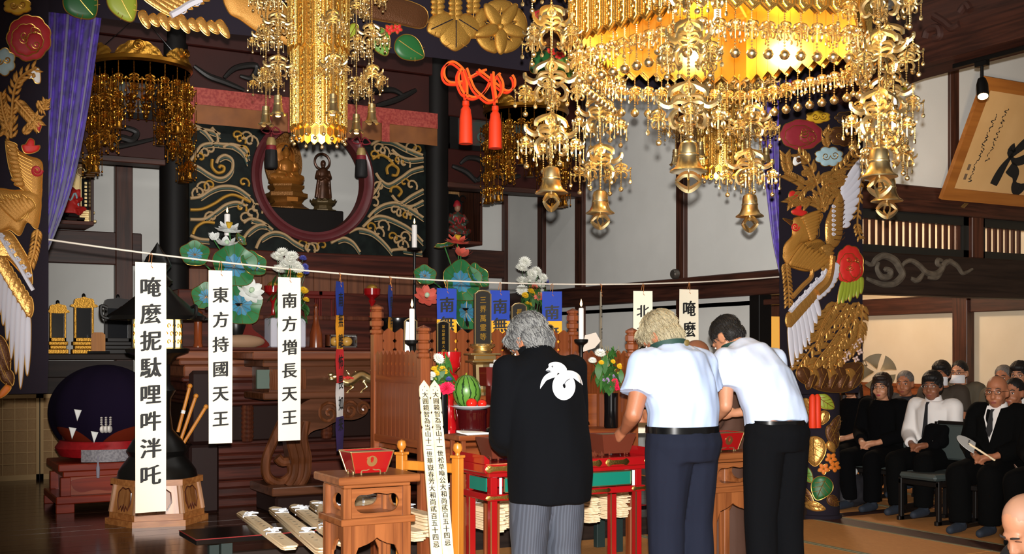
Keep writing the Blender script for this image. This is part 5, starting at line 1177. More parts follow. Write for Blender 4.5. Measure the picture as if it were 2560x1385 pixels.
for k in range(6): a = k * pi / 3; MB().cyl((.16 * cos(a), .16 * sin(a), .99), (.16 * cos(a), .16 * sin(a), 1.2), .008, n=6).build('upright', blackm, t)
MB().lathe([(.15, 1.2), (.24, 1.22), (.3, 1.2), (.31, 1.23), (.22, 1.3), (.12, 1.4), (.07, 1.46), (.1, 1.5), (.05, 1.56), (.09, 1.62), (.07, 1.68), (.03, 1.74), (0, 1.8)], 24, wob=lambda j, n: 1 + .05 * (1 if j % 4 == 0 else 0)).build('roof', blackm, t)
for k in range(6):
    a = k * pi / 3; MB().tube(curve([(.28 * cos(a), .28 * sin(a), 1.21), (.35 * cos(a), .35 * sin(a), 1.22), (.36 * cos(a), .36 * sin(a), 1.3), (.32 * cos(a), .32 * sin(a), 1.29)], 4), .012, 6).build('curled_eave', blackm, t)
lamp('lantern_fire_light', 'POINT', (LX - .0, LY - .25, NF + 1.43), 2.0, (1, .8, .45), .1)
# ================================================================ ALTAR FURNISHINGS
skycen = mat('lotus_leaf_blue', '#3d86a8', .45); coral = mat('coral_petal', '#d4604f', .5); whitep = mat('white_petal', '#e4e6e2', .5); lotusg = mat('lotus_leaf', '#2f7a45', .42, var=(7, '#1f5f36', .2))
def petal_mesh(L, W, cup, m_, name):
    def fn(u, v):
        w = W * sin(pi * (.12 + .88 * u) ** .8) ** .7 * (v - .5) if u < 1 else 0
        return (w, -cup * sin(u * pi * .55) - .25 * abs(v - .5) ** 2 * W * 0, L * u * .9 + .0 + (v - .5) ** 2 * .12 * L * u)
    return MB().grid(fn, 8, 6).mesh(name, m_, 180)
PW = petal_mesh(.085, .055, .03, whitep, 'petal'); PC = petal_mesh(.085, .055, .03, coral, 'petal')
podm = MB().lathe([(.008, 0), (.022, .035), (.024, .045), (0, .046)], 14).mesh('seed_pod', yellow); podw = MB().ell((0, 0, .02), (.018, .018, .02)).mesh('seed_pod', mat('pale_green_pod', '#b5cfae', .5))
def blossom(root, p, me, open_, face=(0, 0, 1), n=8, sc=1.0, pod=True):
    q = Vector(face).normalized().to_track_quat('Z', 'Y')
    o = bpy.data.objects.new('blossom', podm.copy() if False else (podm if pod else podw)); COL.objects.link(o); o.parent = root; o.location = p; o.rotation_mode = 'QUATERNION'; o.rotation_quaternion = q; o.scale = (sc,) * 3
    for ring_, (cnt, tilt, k) in enumerate(((n, open_, 1.0), (n - 2, open_ * .55, .9))):
        for i in range(cnt):
            a = 2 * pi * i / cnt + ring_ * .4
            c = child('petal', me, o, (.012 * cos(a), .012 * sin(a), 0)); R = Matrix.Rotation(a + pi / 2, 4, 'Z') @ Matrix.Rotation(tilt, 4, 'X'); c.rotation_euler = R.to_euler(); c.scale = (k,) * 3
    return o
def lotus_leaf(root, p, r, face):
    q = Vector(face).normalized().to_track_quat('Z', 'Y')
    def fn(u, v):
        a = 2 * pi * u; rr = r * v * (1 + .06 * sin(a * 5) * v); return (rr * cos(a), rr * sin(a), r * (.22 * v * v + .05 * v * sin(a * 5)))
    o = MB().grid(fn, 40, 8).build('leaf', lotusg, root, sharp=180); o.location = p; o.rotation_mode = 'QUATERNION'; o.rotation_quaternion = q
    c = MB().grid(lambda u, v: (lambda a, rr: (rr * cos(a), rr * sin(a), .003 + r * .22 * (rr / r) ** 2 + .05 * rr * sin(a * 5)))(2 * pi * u, r * .5 * v * (1 + .12 * sin(2 * pi * u * 9))), 36, 5).build('blue_centre', skycen, o, sharp=180)
    m = MB()
    for i in range(12):
        a = 2 * pi * i / 12; m.tube([(r * k * cos(a), r * k * sin(a), .004 + r * (.22 * k * k + .05 * k * sin(a * 5))) for k in (.05, .35, .65, .95)], .0016, 4)
    m.tube([(r * (1 + .06 * sin(2 * pi * i / 40 * 5)) * cos(2 * pi * i / 40), r * (1 + .06 * sin(2 * pi * i / 40 * 5)) * sin(2 * pi * i / 40), r * (.22 + .05 * sin(2 * pi * i / 40 * 5))) for i in range(40)], .0028, 4, True).ell((0, 0, .006), .008, 8, 5).build('gold_vein', goldrim, o)
def lotus_group(label, base, Y, leaves, blooms, me, pm):
    t = thing('lotus_ornament', label, 'lotus ornament', base); bv = Vector(base)
    MB().lathe([(.07, 0), (.08, .02), (.04, .05), (.07, .12), (.09, .2), (.06, .3), (.05, .34), (.07, .38), (.05, .38)], 20).build('vase', blackm, t)
    for (px, py, r, face) in leaves:
        p = atY(px, py, Y) - bv; lotus_leaf(t, p, r, face); MB().tube(curve([Vector((0, 0, .36)), Vector((p.x * .5, p.y * .4, .36 + (p.z - .36) * .6)), p], 6), .006, 6).build('stem', mat('stem_green', '#3a7a3c', .5), t)
    for (px, py, op, face, n, sc, pod) in blooms:
        p = atY(px, py, Y - .03) - bv; blossom(t, p, me, op, face, n, sc, pod); MB().tube(curve([Vector((0, 0, .36)), Vector((p.x * .3, 0, .36 + (p.z - .36) * .6)), p], 6), .005, 6).build('stem', mat('stem_green', '#3a7a3c'), t)
LB = atY(590, 880, 9.95); lotus_group('lotus ornament with white blossoms and green leaves left on the altar', (LB.x, 9.95, 1.46), 9.9,
    [(487, 637, .12, (-.2, -1, .45)), (585, 665, .19, (0, -1, .15)), (632, 662, .12, (.2, -1, .5)), (516, 742, .12, (-.3, -1, .3)), (602, 762, .18, (.1, -1, .1)), (600, 600, .06, (.6, -.8, .6))],
    [(572, 572, 1.25, (0, -.35, 1), 9, 1.25, True), (535, 600, .15, (0, 0, 1), 6, .9, False), (567, 612, .8, (-.1, -.4, 1), 7, 1.15, False), (627, 728, 1.15, (.1, -.9, .5), 9, 1.3, False)], PW, None)
LB = atY(1155, 880, 9.95); lotus_group('lotus ornament with coral blossoms and green leaves right on the altar', (LB.x, 9.95, 1.46), 9.9,
    [(1062, 690, .105, (-.2, -1, .5)), (1152, 705, .2, (0, -1, .2)), (1192, 692, .13, (.3, -1, .5)), (1165, 780, .18, (.2, -1, .1)), (1112, 618, .1, (-.3, -.2, 1))],
    [(1143, 603, 1.2, (0, -.3, 1), 9, 1.3, True), (1152, 640, .45, (.2, -.3, 1), 6, 1.35, False), (1066, 742, 1.0, (-.1, -.8, .6), 8, 1.35, False)], PC, None)
# ---- candles
wax = mat('candle_wax', '#ece7e2', .5); flame = mat('candle_flame', '#ffd9a0', .5, emit=('#ffb46a', 9))
def candle(base, label, h, r=.018, wick=True, lean=.012):
    t = thing('candle', label, 'candle', base); MB().lathe([(r, 0), (r, h - .006), (r * .8, h), (0, h)], 16).build('wax', wax, t); MB().cyl((0, 0, h), (0, 0, h + .012), .0015, n=5).build('wick', ink, t)
    MB().lathe([(0, 0), (.007, .01), (.0085, .02), (.005, .038), (0, .055)], 12, (0, 0, h + .008)).build('flame', flame, t); return t
def candle_stand(base, label, h, r=.045, mm=blackm, pin=.0):
    t = thing('candle_stand', label, 'candle stand', base)
    MB().lathe([(.06, 0), (.055, .02), (.02, .04), (.014, .08), (.022, h * .3), (.013, h * .36), (.018, h * .62), (.012, h * .68), (.014, h - .06), (.02, h - .04), (r, h - .022), (r * 1.1, h - .004), (r, h), (.02, h - .006)], 20).build('stand', mm, t); return t
for px, yy, y0, y1, zb, lab in ((1030, 6.83, 850, 772, .92, 'left of the grey fence, before the black tablet'), (1453, 6.77, 848, 770, .92, 'behind the man in black')):
    p = atY(px, y0, yy); q = atY(px, y1, yy); candle_stand((p.x, yy, zb), 'black candle stand ' + lab, p.z - zb); candle(p, 'lit white candle ' + lab, q.z - p.z)
p = atY(1036, 620, 10.3); q = atY(1036, 562, 10.3); candle_stand((p.x, 10.3, 1.46), 'tall black candle stand before the wave panel', p.z - 1.46, .07, blackm); candle(p, 'tall white candle before the right side of the wave panel', q.z - p.z, .026)
p = atY(568, 590, 10.2); q = atY(568, 535, 10.2); candle_stand((p.x, 10.2, 1.46), 'tall black candle stand behind the white lotus', p.z - 1.46, .05, blackm); candle(p, 'white candle burning behind the white lotus', q.z - p.z, .026)
# ---- flowers
def pet_ring(m, n, r, tilt, L, w, z):
    for i in range(n):
        a = 2 * pi * i / n + r; R = Matrix.Rotation(a, 4, 'Z') @ Matrix.Translation((0, 0, z)) @ Matrix.Rotation(-tilt, 4, 'Y')
        m.put(MB().add([(0, -w * .4, 0), (L * .6, -w, .004), (L, 0, .008), (L * .6, w, .004), (0, w * .4, 0)], [(0, 1, 2, 3, 4)]), R)
    return m
def mum(mm, R): 
    m = MB(); pet_ring(m, 18, .0, .05, R, R * .16, 0); pet_ring(m, 16, .15, .4, R * .92, R * .16, .004); pet_ring(m, 13, .3, .75, R * .75, R * .15, .006); pet_ring(m, 9, .1, 1.1, R * .6, R * .14, .008); m.ell((0, 0, .008), (R * .25, R * .25, R * .2), 8, 5); return m.mesh('flower_head', mm, 20)
def carn(mm, R):
    m = MB()
    for k in range(5):
        def fn(u, v, k=k):
            a = 2 * pi * u; rr = R * (.25 + .17 * k) * v * (1 + .12 * sin(a * 11 + k)); return (rr * cos(a), rr * sin(a), R * .9 * (1 - (.18 * k)) * v ** .6 + R * .1 * sin(a * 9 + k * 2) * v)
        m.grid(fn, 44, 4)
    return m.mesh('flower_head', mm, 20)
FL = {'w': mum(mat('white_mum', '#e6e6dc', .6), .055), 'y': mum(mat('yellow_mum', '#e2b81e', .6), .028), 'c': carn(mat('hot_pink', '#e0244f', .6), .055), 's': carn(mat('salmon_pink', '#e8806a', .6), .045), 'l': carn(mat('lilac_flower', '#a98ab5', .6), .03), 'b': mum(mat('blue_gentian', '#4b4f9e', .5), .03), 'g': mum(mat('green_bud', '#9fae3a', .6), .012)}
lf = MB().grid(lambda u, v: ((v - .5) * .045 * sin(pi * (u * .94 + .03)), .02 * sin(u * 2.4), .11 * u), 5, 2).mesh('leaf', mat('dark_leaf', '#234f22', .5, var=(20, '#3a6a2c', .2)), 180)
lf2 = MB().grid(lambda u, v: ((v - .5) * .028 * sin(pi * (u * .94 + .03)), .01 * sin(u * 2.4), .14 * u), 5, 2).mesh('leaf', mat('fresh_leaf', '#3f6f2e', .5), 180)
def bouquet(base, label, Y, heads, vase_h, vase_r, vm, spread, nleaf, zmid, grass=0):
    bv = Vector(base); t = thing('flower_vase', label, 'flower vase', base); rnd = random.Random(int(base[0] * 1000))
    MB().lathe([(vase_r * .9, 0), (vase_r, .01), (vase_r * .96, vase_h * .5), (vase_r, vase_h), (vase_r * .85, vase_h), (vase_r * .8, vase_h - .03)], 22).build('vase', vm, t)
    sm = MB()
    for (px, py, k, sc) in heads:
        p = atY(px, py, Y + rnd.uniform(-.05, .05)) - bv; o = child('flower_head', FL[k], t, p, (rnd.uniform(.5, 1.1), 0, rnd.uniform(-.5, .3)), (sc,) * 3)
        MB().tube(curve([Vector((rnd.uniform(-.01, .01), 0, vase_h - .02)), Vector((p.x * .45, p.y * .4, vase_h + (p.z - vase_h) * .5)), p], 4), .0028, 5).build('stem', mat('stem_dark', '#2f5c27', .5), t)
    for i in range(nleaf):
        a = rnd.uniform(0, 2 * pi); h = rnd.uniform(0, 1); rr = spread * (.25 + .75 * sin(pi * min(1, h + .12))) * rnd.uniform(.4, 1)
        o = child('leaf', lf if i % 3 else lf2, t, (rr * cos(a), rr * sin(a) * .7, vase_h - .02 + zmid * h), (rnd.uniform(.2, 1.3), 0, a - pi / 2 + rnd.uniform(-.5, .5)), (rnd.uniform(.7, 1.25),) * 3)
    for i in range(grass):
        x = rnd.uniform(-.05, .05); MB().tube([(x * .3, 0, vase_h), (x, 0, vase_h + zmid), (x * 1.6, 0, vase_h + zmid * 1.35)], [.003, .003, .001], 4).build('grass_blade', mat('reed', '#8a7a3c', .6), t)
    return t
blackv = mat('black_vase', '#0b0b0c', .12)
b = atY(1107, 1120, 6.62)
bouquet((b.x, 6.62, .9), 'black vase with pink carnation, yellow and white chrysanthemums left of the watermelon', 6.6, [(1095, 898, 'w', .8), (1085, 925, 'y', .9), (1097, 922, 'y', 1), (1106, 925, 'y', 1), (1090, 935, 'y', .9), (1112, 930, 'y', .8), (1116, 973, 'c', 1), (1078, 945, 'w', .5), (1080, 938, 'w', .5), (1122, 950, 'b', .8), (1098, 945, 'g', 1), (1105, 955, 'g', 1), (1088, 950, 'g', 1), (1102, 938, 'g', 1)], .26, .034, blackv, .11, 60, .2, 3)
b = atY(1528, 1090, 6.62)
bouquet((b.x, 6.62, .9), 'black vase with hot pink carnations and yellow chrysanthemums beside the blond man', 6.6, [(1500, 885, 'w', .8), (1481, 903, 'w', .6), (1503, 908, 'y', .8), (1515, 903, 'y', .9), (1525, 902, 'y', .9), (1510, 915, 'y', .9), (1532, 905, 'y', .7), (1549, 917, 'y', .9), (1557, 920, 'y', .9), (1565, 921, 'y', .7), (1535, 962, 'c', .95), (1542, 968, 'c', .8), (1515, 952, 'l', 1), (1507, 946, 'l', .8), (1536, 944, 'l', .8), (1545, 935, 'g', 1), (1560, 935, 'g', 1), (1555, 945, 'g', 1), (1566, 940, 'g', 1), (1540, 925, 'g', 1)], .24, .05, blackv, .17, 90, .24, 4)
b = atY(1335, 880, 9.9)
bouquet((b.x, 9.9, 1.46), 'tall arrangement of white chrysanthemums and salmon carnations behind the tablets', 9.85, [(1312, 657, 'w', 1.3), (1304, 672, 'w', 1.3), (1340, 680, 'w', 1.2), (1328, 688, 'w', 1.3), (1305, 705, 'w', 1.3), (1325, 702, 'w', 1.2), (1356, 696, 'w', 1.1), (1350, 712, 'w', 1.2), (1305, 726, 'w', 1.2), (1348, 726, 'w', 1), (1333, 720, 's', 1.3), (1348, 745, 's', 1.4), (1325, 730, 'y', 1.6), (1312, 740, 'y', 1.5), (1330, 738, 'y', 1.6), (1318, 760, 'y', 1), (1328, 762, 'y', 1), (1366, 705, 'b', 1)], .12, .09, blackv, .24, 130, .55)
b = atY(722, 880, 9.9)
bouquet((b.x, 9.9, 1.46), 'arrangement of white chrysanthemums and blue gentians behind the third white banner', 9.85, [(706, 634, 'w', 1.2), (692, 645, 'w', 1.2), (730, 643, 'w', 1.2), (724, 655, 'w', 1.2), (712, 664, 'w', 1.2), (695, 677, 'w', 1.2), (745, 674, 'w', 1.1), (740, 665, 'w', 1), (757, 648, 'b', 1.3), (762, 668, 'b', 1.2), (765, 680, 'b', 1.2), (762, 730, 'y', 1.4), (757, 725, 'y', 1.2), (764, 752, 'y', 1.3), (750, 690, 'y', 1.2)], .12, .09, blackv, .24, 130, .62)
# ---- things standing on the altar
def goblet(px, py, Y, z, label, h=.26, r=.08):
    x = atY(px, py, Y).x; t = thing('offering_goblet', label, 'goblet', (x, Y, z)); MB().lathe([(r * .75, 0), (r * .7, .015), (r * .25, .04), (r * .2, h * .45), (r * .5, h * .6), (r * .3, h * .66), (r, h * .8), (r * 1.05, h), (r * .9, h), (r * .5, h * .86)], 22).build('goblet', red, t)
    MB().ell((0, 0, h), (r * .7, r * .7, r * .55)).build('rice_mound', mat('gilt_offering', '#b58a3a', .3, metal=.6), t)
goblet(683, 760, 10.6, 1.74, 'red lacquer goblet with a mound beside the third white banner', .3); goblet(930, 760, 10.6, 1.74, 'red lacquer goblet with a mound before the right upright boards', .3)
for i, px in enumerate((775, 815)):
    x = atY(px, 760, 10.62).x; t = thing('offering_table', ['small red lacquer offering table left of the five-colour banner', 'small red lacquer offering table behind the five-colour banner'][i], 'table', (x, 10.62, 1.74), group='small red offering tables')
    MB().bx(-.1, .1, -.08, .08, .22, .26, .005).bx(-.085, .085, -.065, .065, .19, .22, .004).build('top', redbr, t)
    for sx in (-1, 1):
        for sy in (-1, 1): MB().bx(sx * .075 - .01, sx * .075 + .01, sy * .055 - .01, sy * .055 + .01, 0, .19, .003).build('leg', redbr, t)
x = atY(713, 840, 10.0).x; t = thing('cloth_covered_box', 'white cloth draped over a box behind the third white banner', 'box', (x, 10.0, 1.46)); MB().bx(-.16, .16, -.1, .1, 0, .26, .01).build('cloth', mat('grey_white_cloth', '#b9b7c2', .8), t)
x = atY(790, 840, 10.0).x; t = thing('wooden_bottle', 'turned wooden bottle-shaped stand beside the white cloth', 'stand', (x, 10.0, 1.46)); MB().lathe([(.06, 0), (.06, .03), (.055, .12), (.035, .2), (.022, .26), (.025, .28), (.018, .3), (.024, .33), (.014, .36), (.02, .38), (0, .4)], 18).build('body', mat('amber_wood', '#7d3b1a', .22, grain=('z', 20, '#5d2811')), t)
x = atY(853, 860, 9.9).x; t = thing('glass_case', 'small glass case with two golden oranges on the altar edge', 'case', (x, 9.9, 1.46))
MB().bx(-.13, .13, -.06, .06, 0, .012).bx(-.13, .13, -.06, -.055, .1, .115).bx(-.13, .13, .055, .06, .1, .115).bx(-.13, -.122, -.06, .06, 0, .115).bx(.122, .13, -.06, .06, 0, .115).build('chrome_frame', mat('chrome', '#cfcfcf', .15, metal=1), t)
for s in (-1, 1): MB().ell((s * .055, 0, .055), (.05, .045, .043)).build('golden_disc', mat('ochre_disc', '#b98a3a', .4), t)
x = atY(600, 850, 9.95).x; t = thing('priest_seat', 'low dark seat with a curved carved back behind the second banner', 'seat', (x, 10.0, 1.46))
MB().prism(curve([Vector((a, -.1, b)) for a, b in ((-.2, 0), (-.2, .1), (-.12, .14), (-.08, .2), (-.1, .26), (0, .28), (.08, .24), (.1, .16), (.2, .08), (.22, 0))], 4, True), (0, .2, 0)).build('carved_back', redbr, t); MB().ell((0, -.12, .05), (.2, .06, .06)).build('cushion', mat('tan_cushion', '#8d6d52', .7), t)
for px, lab in ((495, 'upright red post beside the lantern glow'),):
    p = atY(px, 870, 9.9); t = thing('railing_post', lab, 'post', (p.x, 9.9, 1.46)); MB().lathe([(.04, 0), (.04, .02), (.034, .03), (.034, .24), (.045, .25), (.03, .27), (.04, .3), (0, .33)], 16).build('shaft', mat('amber_wood', '#7d3b1a'), t)
# black cloth-draped stand in front of the right bay
t = thing('black_drum_stand', 'black round drum on a stand behind the left fence post', 'drum', (atY(1000, 860, 9.9).x, 9.95, 1.46)); MB().lathe([(.16, 0), (.17, .03), (.17, .2), (.18, .22), (.18, .27), (.15, .28), (0, .285)], 28).build('body', black, t)
# ================================================================ WOODEN OFFERING ENCLOSURE
EX0, EX1, EF, ER = 2.96, 4.5, 6.45, 7.2
en = thing('offering_enclosure', 'wooden offering stand fenced with pointed pickets and carved posts', 'offering stand', ((EX0 + EX1) / 2, (EF + ER) / 2, 0))
redoak = mat('reddish_oak_z', '#8a4a26', .35, grain=('z', 24, '#6a3216')); redoakx = mat('reddish_oak_x', '#86461f', .35, grain=('x', 24, '#6a3216')); redoaky = mat('reddish_oak_y', '#86461f', .35, grain=('y', 24, '#6a3216'))
def fpost(x, y, top):
    MB().bx(x - .033, x + .033, y - .033, y + .033, 0, top - .2, .006).build('post', redoak, en, True)
    MB().lathe([(.034, 0), (.045, .012), (.045, .03), (.032, .04), (.032, .05), (.045, .06), (.047, .09), (.034, .1), (.034, .106), (.046, .115), (.046, .15), (.036, .158), (.036, .163), (.046, .17), (.044, .185), (0, .205)], 8, (x, y, top - .205), ang=pi / 8).build('finial', redoak, en, True)
for x in (EX0, EX1): fpost(x, EF, 1.585); fpost(x, ER, 1.74)
pw = .088
def picket(w, h):
    pts = [(-w / 2, 0), (w / 2, 0), (w / 2, h - .16), (w * .36, h - .145), (w / 2, h - .13), (w / 2, h - .1), (w * .36, h - .085), (w / 2, h - .07), (w / 2, h - .03), (0, h), (-w / 2, h - .03), (-w / 2, h - .07), (-w * .36, h - .085), (-w / 2, h - .1), (-w / 2, h - .13), (-w * .36, h - .145), (-w / 2, h - .16)]
    return MB().prism([Vector((a, 0, b)) for a, b in pts], (0, .016, 0)).mesh('picket', redoak)
pk_r = picket(pw * .96, .76); pk_s = picket(.066, .6)
lo = Vector(((EX0 + EX1) / 2, (EF + ER) / 2, 0))
n = int((EX1 - EX0 - .06) / pw)
for i in range(n): child('picket', pk_r, en, Vector((EX0 + .035 + (i + .5) * (EX1 - EX0 - .07) / n, ER - .01, .82)) - lo)
for x in (EX0, EX1):
    k = int((ER - EF - .06) / .068)
    for i in range(k): child('picket', pk_s, en, Vector((x - .008, EF + .035 + (i + .5) * (ER - EF - .07) / k, .83)) - lo, (0, 0, pi / 2))
    MB().bx(x - .025, x + .025, EF, ER, 1.22, 1.27, .004).build('side_rail', redoaky, en, True); MB().bx(x - .03, x + .03, EF, ER, .83, .88, .004).build('side_rail', redoaky, en, True)
MB().bx(EX0, EX1, ER - .025, ER + .025, 1.2, 1.25, .004).build('rear_rail', redoakx, en, True)
MB().bx(EX0, EX1, EF, ER, .79, .82, .004).build('floor_board', redoakx, en, True)
MB().bx(EX0 + .03, EX1 - .03, EF + .38, ER - .04, .82, 1.13, .005).build('rear_step', redoakx, en, True)
MB().bx(EX0 + .03, EX1 - .03, EF + .12, EF + .38, .82, .9, .004).build('front_step', redoakx, en, True)
MB().bx(EX0 + .03, EX1 - .03, EF - .01, EF + .02, .68, .8, .004).build('front_apron', redoakx, en, True)
sl = MB().bx(-.005, .005, 0, .01, 0, .13).mesh('slat', mat('light_slat', '#b0764a', .5))
for g in range(4):
    x0 = EX0 + .16 + g * .34
    MB().bx(x0 - .015, x0 + .24, EF + .365, EF + .378, .93, .95).build('slat_frame', redoakx, en, True); MB().bx(x0 - .015, x0 + .24, EF + .365, EF + .378, 1.08, 1.1).build('slat_frame', redoakx, en, True)
    for i in range(12): child('slat', sl, en, Vector((x0 + i * .02, EF + .362, .95)) - lo)
# ---- memorial tablets inside the enclosure
greyp = mat('tablet_grey_lacquer', '#2b2926', .16); goldch = mat('gold_lettering', '#d8a742', .35, metal=.8)
def ihai(px0, px1, ytop, ybot, Y, zbase, text, label, m_board, ch):
    a = atY(px0, ytop, Y); b = atY(px1, ybot, Y); x = (a.x + b.x) / 2; w = (b.x - a.x); zt, zb = a.z, b.z
    t = thing('spirit_tablet', label, 'tablet', (x, Y, zbase)); zb -= zbase; zt -= zbase
    arc = [(-w / 2, zb), (w / 2, zb), (w / 2, zt - w * .2), (w * .3, zt - w * .05), (0, zt), (-w * .3, zt - w * .05), (-w / 2, zt - w * .2)]
    MB().prism([Vector((u, -.012, v)) for u, v in arc], (0, .024, 0)).build('board', m_board, t)
    MB().tube([Vector((u, -.012, v)) for u, v in arc[1:] + arc[:1]], .005, 6, True).build('gold_edge', gold, t)
    p = (zt - zb) * .86 / len(text)
    for i, c in enumerate(text): lettering(MB(), c, (0, -.0135, zt - (zt - zb) * .09 - i * p), (1, 0, 0), (0, 0, -1), min(ch, p * .82), p, .02, nrm=(0, -1, 0)).build('character', goldch, t)
    k = zb
    if k > .05:
        petals(MB().lathe([(w * .45, k - .03), (w * .75, k - .015), (w * .7, k)], 18), w * .4, k - .035, .035, 14, w * .36, w * .16).build('lotus_base', gold, t)
        MB().lathe([(w * .5, k - .06), (w * .55, k - .045), (w * .5, k - .03)], 16).bx(-w * .95, w * .95, -.06, .06, k - .075, k - .062, .003).bx(-w * .7, w * .7, -.05, .05, k - .11, k - .075, .006).bx(-w * .85, w * .85, -.06, .06, k - .125, k - .11, .003).lathe([(w * .95, 0), (w * .9, .02), (w * .5, .04), (w * .55, max(.05, k - .14)), (w * .8, k - .12)], 8, ang=pi / 8).build('pedestal', gold, t)
ihai(1186, 1225, 726, 860, 6.98, 1.13, '三界萬霊等', 'tallest tablet with gold characters 三界萬霊等 on a gilt lotus base', greyp, .07)
ihai(1278, 1314, 758, 888, 6.98, 1.13, '長野原町内', 'grey tablet with gold characters behind the grey-haired man', greyp, .06)
ihai(1092, 1121, 803, 895, 7.0, 1.13, '當山歴住諸大和尚', 'black tablet crowded with small gold characters', black, .04)
ihai(1010, 1040, 797, 888, 7.0, 1.13, '御位', 'narrow black tablet behind the left candle', black, .03)
ihai(1361, 1381, 812, 900, 6.95, 1.13, '新亡', 'small black tablet at the right of the grey-haired man', black, .03)
t = thing('paper_slip', 'white paper slip on the narrow black tablet', 'paper', atY(1022, 880, 6.96)); MB().prism([(-.028, 0, 0), (.02, 0, 0), (.025, 0, .19), (-.02, 0, .2)], (0, .002, 0)).build('sheet', white, t)
t = thing('paper_packet', 'white paper packet leaning behind the right candle', 'paper', atY(1475, 870, 6.9)); MB().prism([(-.07, 0, -.03), (.04, 0, .0), (.09, 0, .05), (.05, 0, .11), (-.04, 0, .09)], (0, .004, 0)).build('sheet', mat('packet_paper', '#d9cdc0', .8), t)
# ---- offerings
redg = mat('bright_red_lacquer', '#a80f14', .15, coat=.7)
p = atY(1126, 1030, 6.72); t = thing('offering_goblet', 'red lacquer goblet stand behind the pink carnation', 'goblet', (p.x, 6.74, .9))
MB().lathe([(.07, 0), (.07, .02), (.055, .04), (.035, .1), (.03, .2), (.04, .25), (.06, .265), (.06, .28), (.03, .29), (.05, .31), (.065, .34), (.06, .37), (.035, .385), (.07, .42), (.08, .48), (.08, .52), (.07, .52), (.05, .45)], 28).build('goblet', redg, t)
p = atY(1178, 1030, 6.66); t = thing('melon_stand', 'round dark red stand carrying the melon plate', 'stand', (p.x, 6.66, .9))
MB().lathe([(.11, -.0), (.11, .02), (.1, .03), (.1, .12), (.105, .13), (.105, .15)], 28).build('drum', mat('maroon_lacquer', '#3c0a0c', .12, coat=.6), t)
pl = thing('plate', 'white plate holding the watermelon and tomatoes', 'plate', (p.x, 6.66, 1.05)); MB().lathe([(.06, 0), (.1, .006), (.135, .022), (.133, .026), (.09, .012), (0, .01)], 36).build('dish', mat('white_china', '#d4dbe0', .15), pl)
wm = bpy.data.materials.new('watermelon_rind'); wm.use_nodes = True; N = wm.node_tree.nodes; Lk = wm.node_tree.links
tcn = N.new('ShaderNodeTexCoord'); mp = N.new('ShaderNodeMapping'); gr_ = N.new('ShaderNodeTexGradient'); gr_.gradient_type = 'RADIAL'; nz = N.new('ShaderNodeTexNoise'); nz.inputs['Scale'].default_value = 22; nz.inputs['Detail'].default_value = 6
mth = N.new('ShaderNodeMath'); mth.operation = 'MULTIPLY'; mth.inputs[1].default_value = 13 * 2 * pi; ad = N.new('ShaderNodeMath'); ad.operation = 'MULTIPLY_ADD'; ad.inputs[1].default_value = 7.0; sn = N.new('ShaderNodeMath'); sn.operation = 'SINE'
rp = N.new('ShaderNodeValToRGB'); rp.color_ramp.elements[0].position = .62; rp.color_ramp.elements[1].position = .9; rp.color_ramp.elements[0].color = lin('#5a8a35'); rp.color_ramp.elements[1].color = lin('#15330f')
Lk.new(tcn.outputs['Object'], gr_.inputs[0]); Lk.new(tcn.outputs['Object'], nz.inputs[0]); Lk.new(gr_.outputs['Fac'], mth.inputs[0]); Lk.new(nz.outputs['Fac'], ad.inputs[0]); Lk.new(mth.outputs[0], ad.inputs[2]); Lk.new(ad.outputs[0], sn.inputs[0]); Lk.new(sn.outputs[0], rp.inputs[0]); Lk.new(rp.outputs[0], N['Principled BSDF'].inputs['Base Color']); N['Principled BSDF'].inputs['Roughness'].default_value = .35
MATS['watermelon_rind'] = wm
w_ = thing('watermelon', 'striped green watermelon standing on the white plate', 'watermelon', (p.x - .015, 6.68, 1.062)); w_.rotation_euler = (.08, -.1, 0)
MB().ell((0, 0, .105), (.094, .09, .108), 32, 20).build('rind', wm, w_); MB().cyl((0, 0, .212), (.005, 0, .225), .006, .004, 6).build('stalk', lime, w_)
tom = mat('tomato_skin', '#d0261a', .12, coat=.3)
for i, (px, py) in enumerate(((1178, 1013), (1204, 1015))):
    q = atY(px, 1022, 6.575); t = thing('tomato', ['larger red tomato in front of the watermelon', 'smaller red tomato at the right of the plate'][i], 'tomato', (q.x, 6.57, 1.062), group='tomatoes on the plate'); r = .036 - .005 * i
    MB().ell((0, 0, r * .9), (r, r, r * .9), 20, 14).build('fruit', tom, t); MB().lathe([(.004, r * 1.75), (.008, r * 1.82), (0, r * 1.84)], 6).build('calyx', green, t)
p = atY(1243, 1030, 6.75); t = thing('offering_tray', 'dark red eight-sided tray stand with a gold emblem', 'tray', (p.x, 6.72, .9))
MB().lathe([(.09, 0), (.09, .3), (.085, .3)], 8, ang=pi / 8).build('stand', redbr, t); MB().lathe([(.13, .3), (.135, .42), (.12, .42), (.11, .33), (0, .33)], 8, ang=pi / 8).build('tray', redbr, t)
def emblem(mb, c, r, du, dv, nn):
    c = Vector(c); du = Vector(du); dv = Vector(dv); nn = Vector(nn)
    o = [c + du * (r * cos(2 * pi * i / 32)) + dv * (r * sin(2 * pi * i / 32)) for i in range(32)]
    inn = []
    for i in range(32):
        a = 2 * pi * i / 32; rr = .3 + .25 * max(0, sin(a)) ** 1.5 + .05 * abs(sin(2 * a)); inn.append(c + du * (r * rr * .8 * cos(a)) + dv * (r * (rr * 1.2 * sin(a) + .12)))
    return mb.ring(o, inn, nn * .002)
emblem(MB(), (0, -.126, .375), .028, (1, 0, 0), (0, 0, 1), (0, -1, 0)).build('gold_emblem', gold, t)
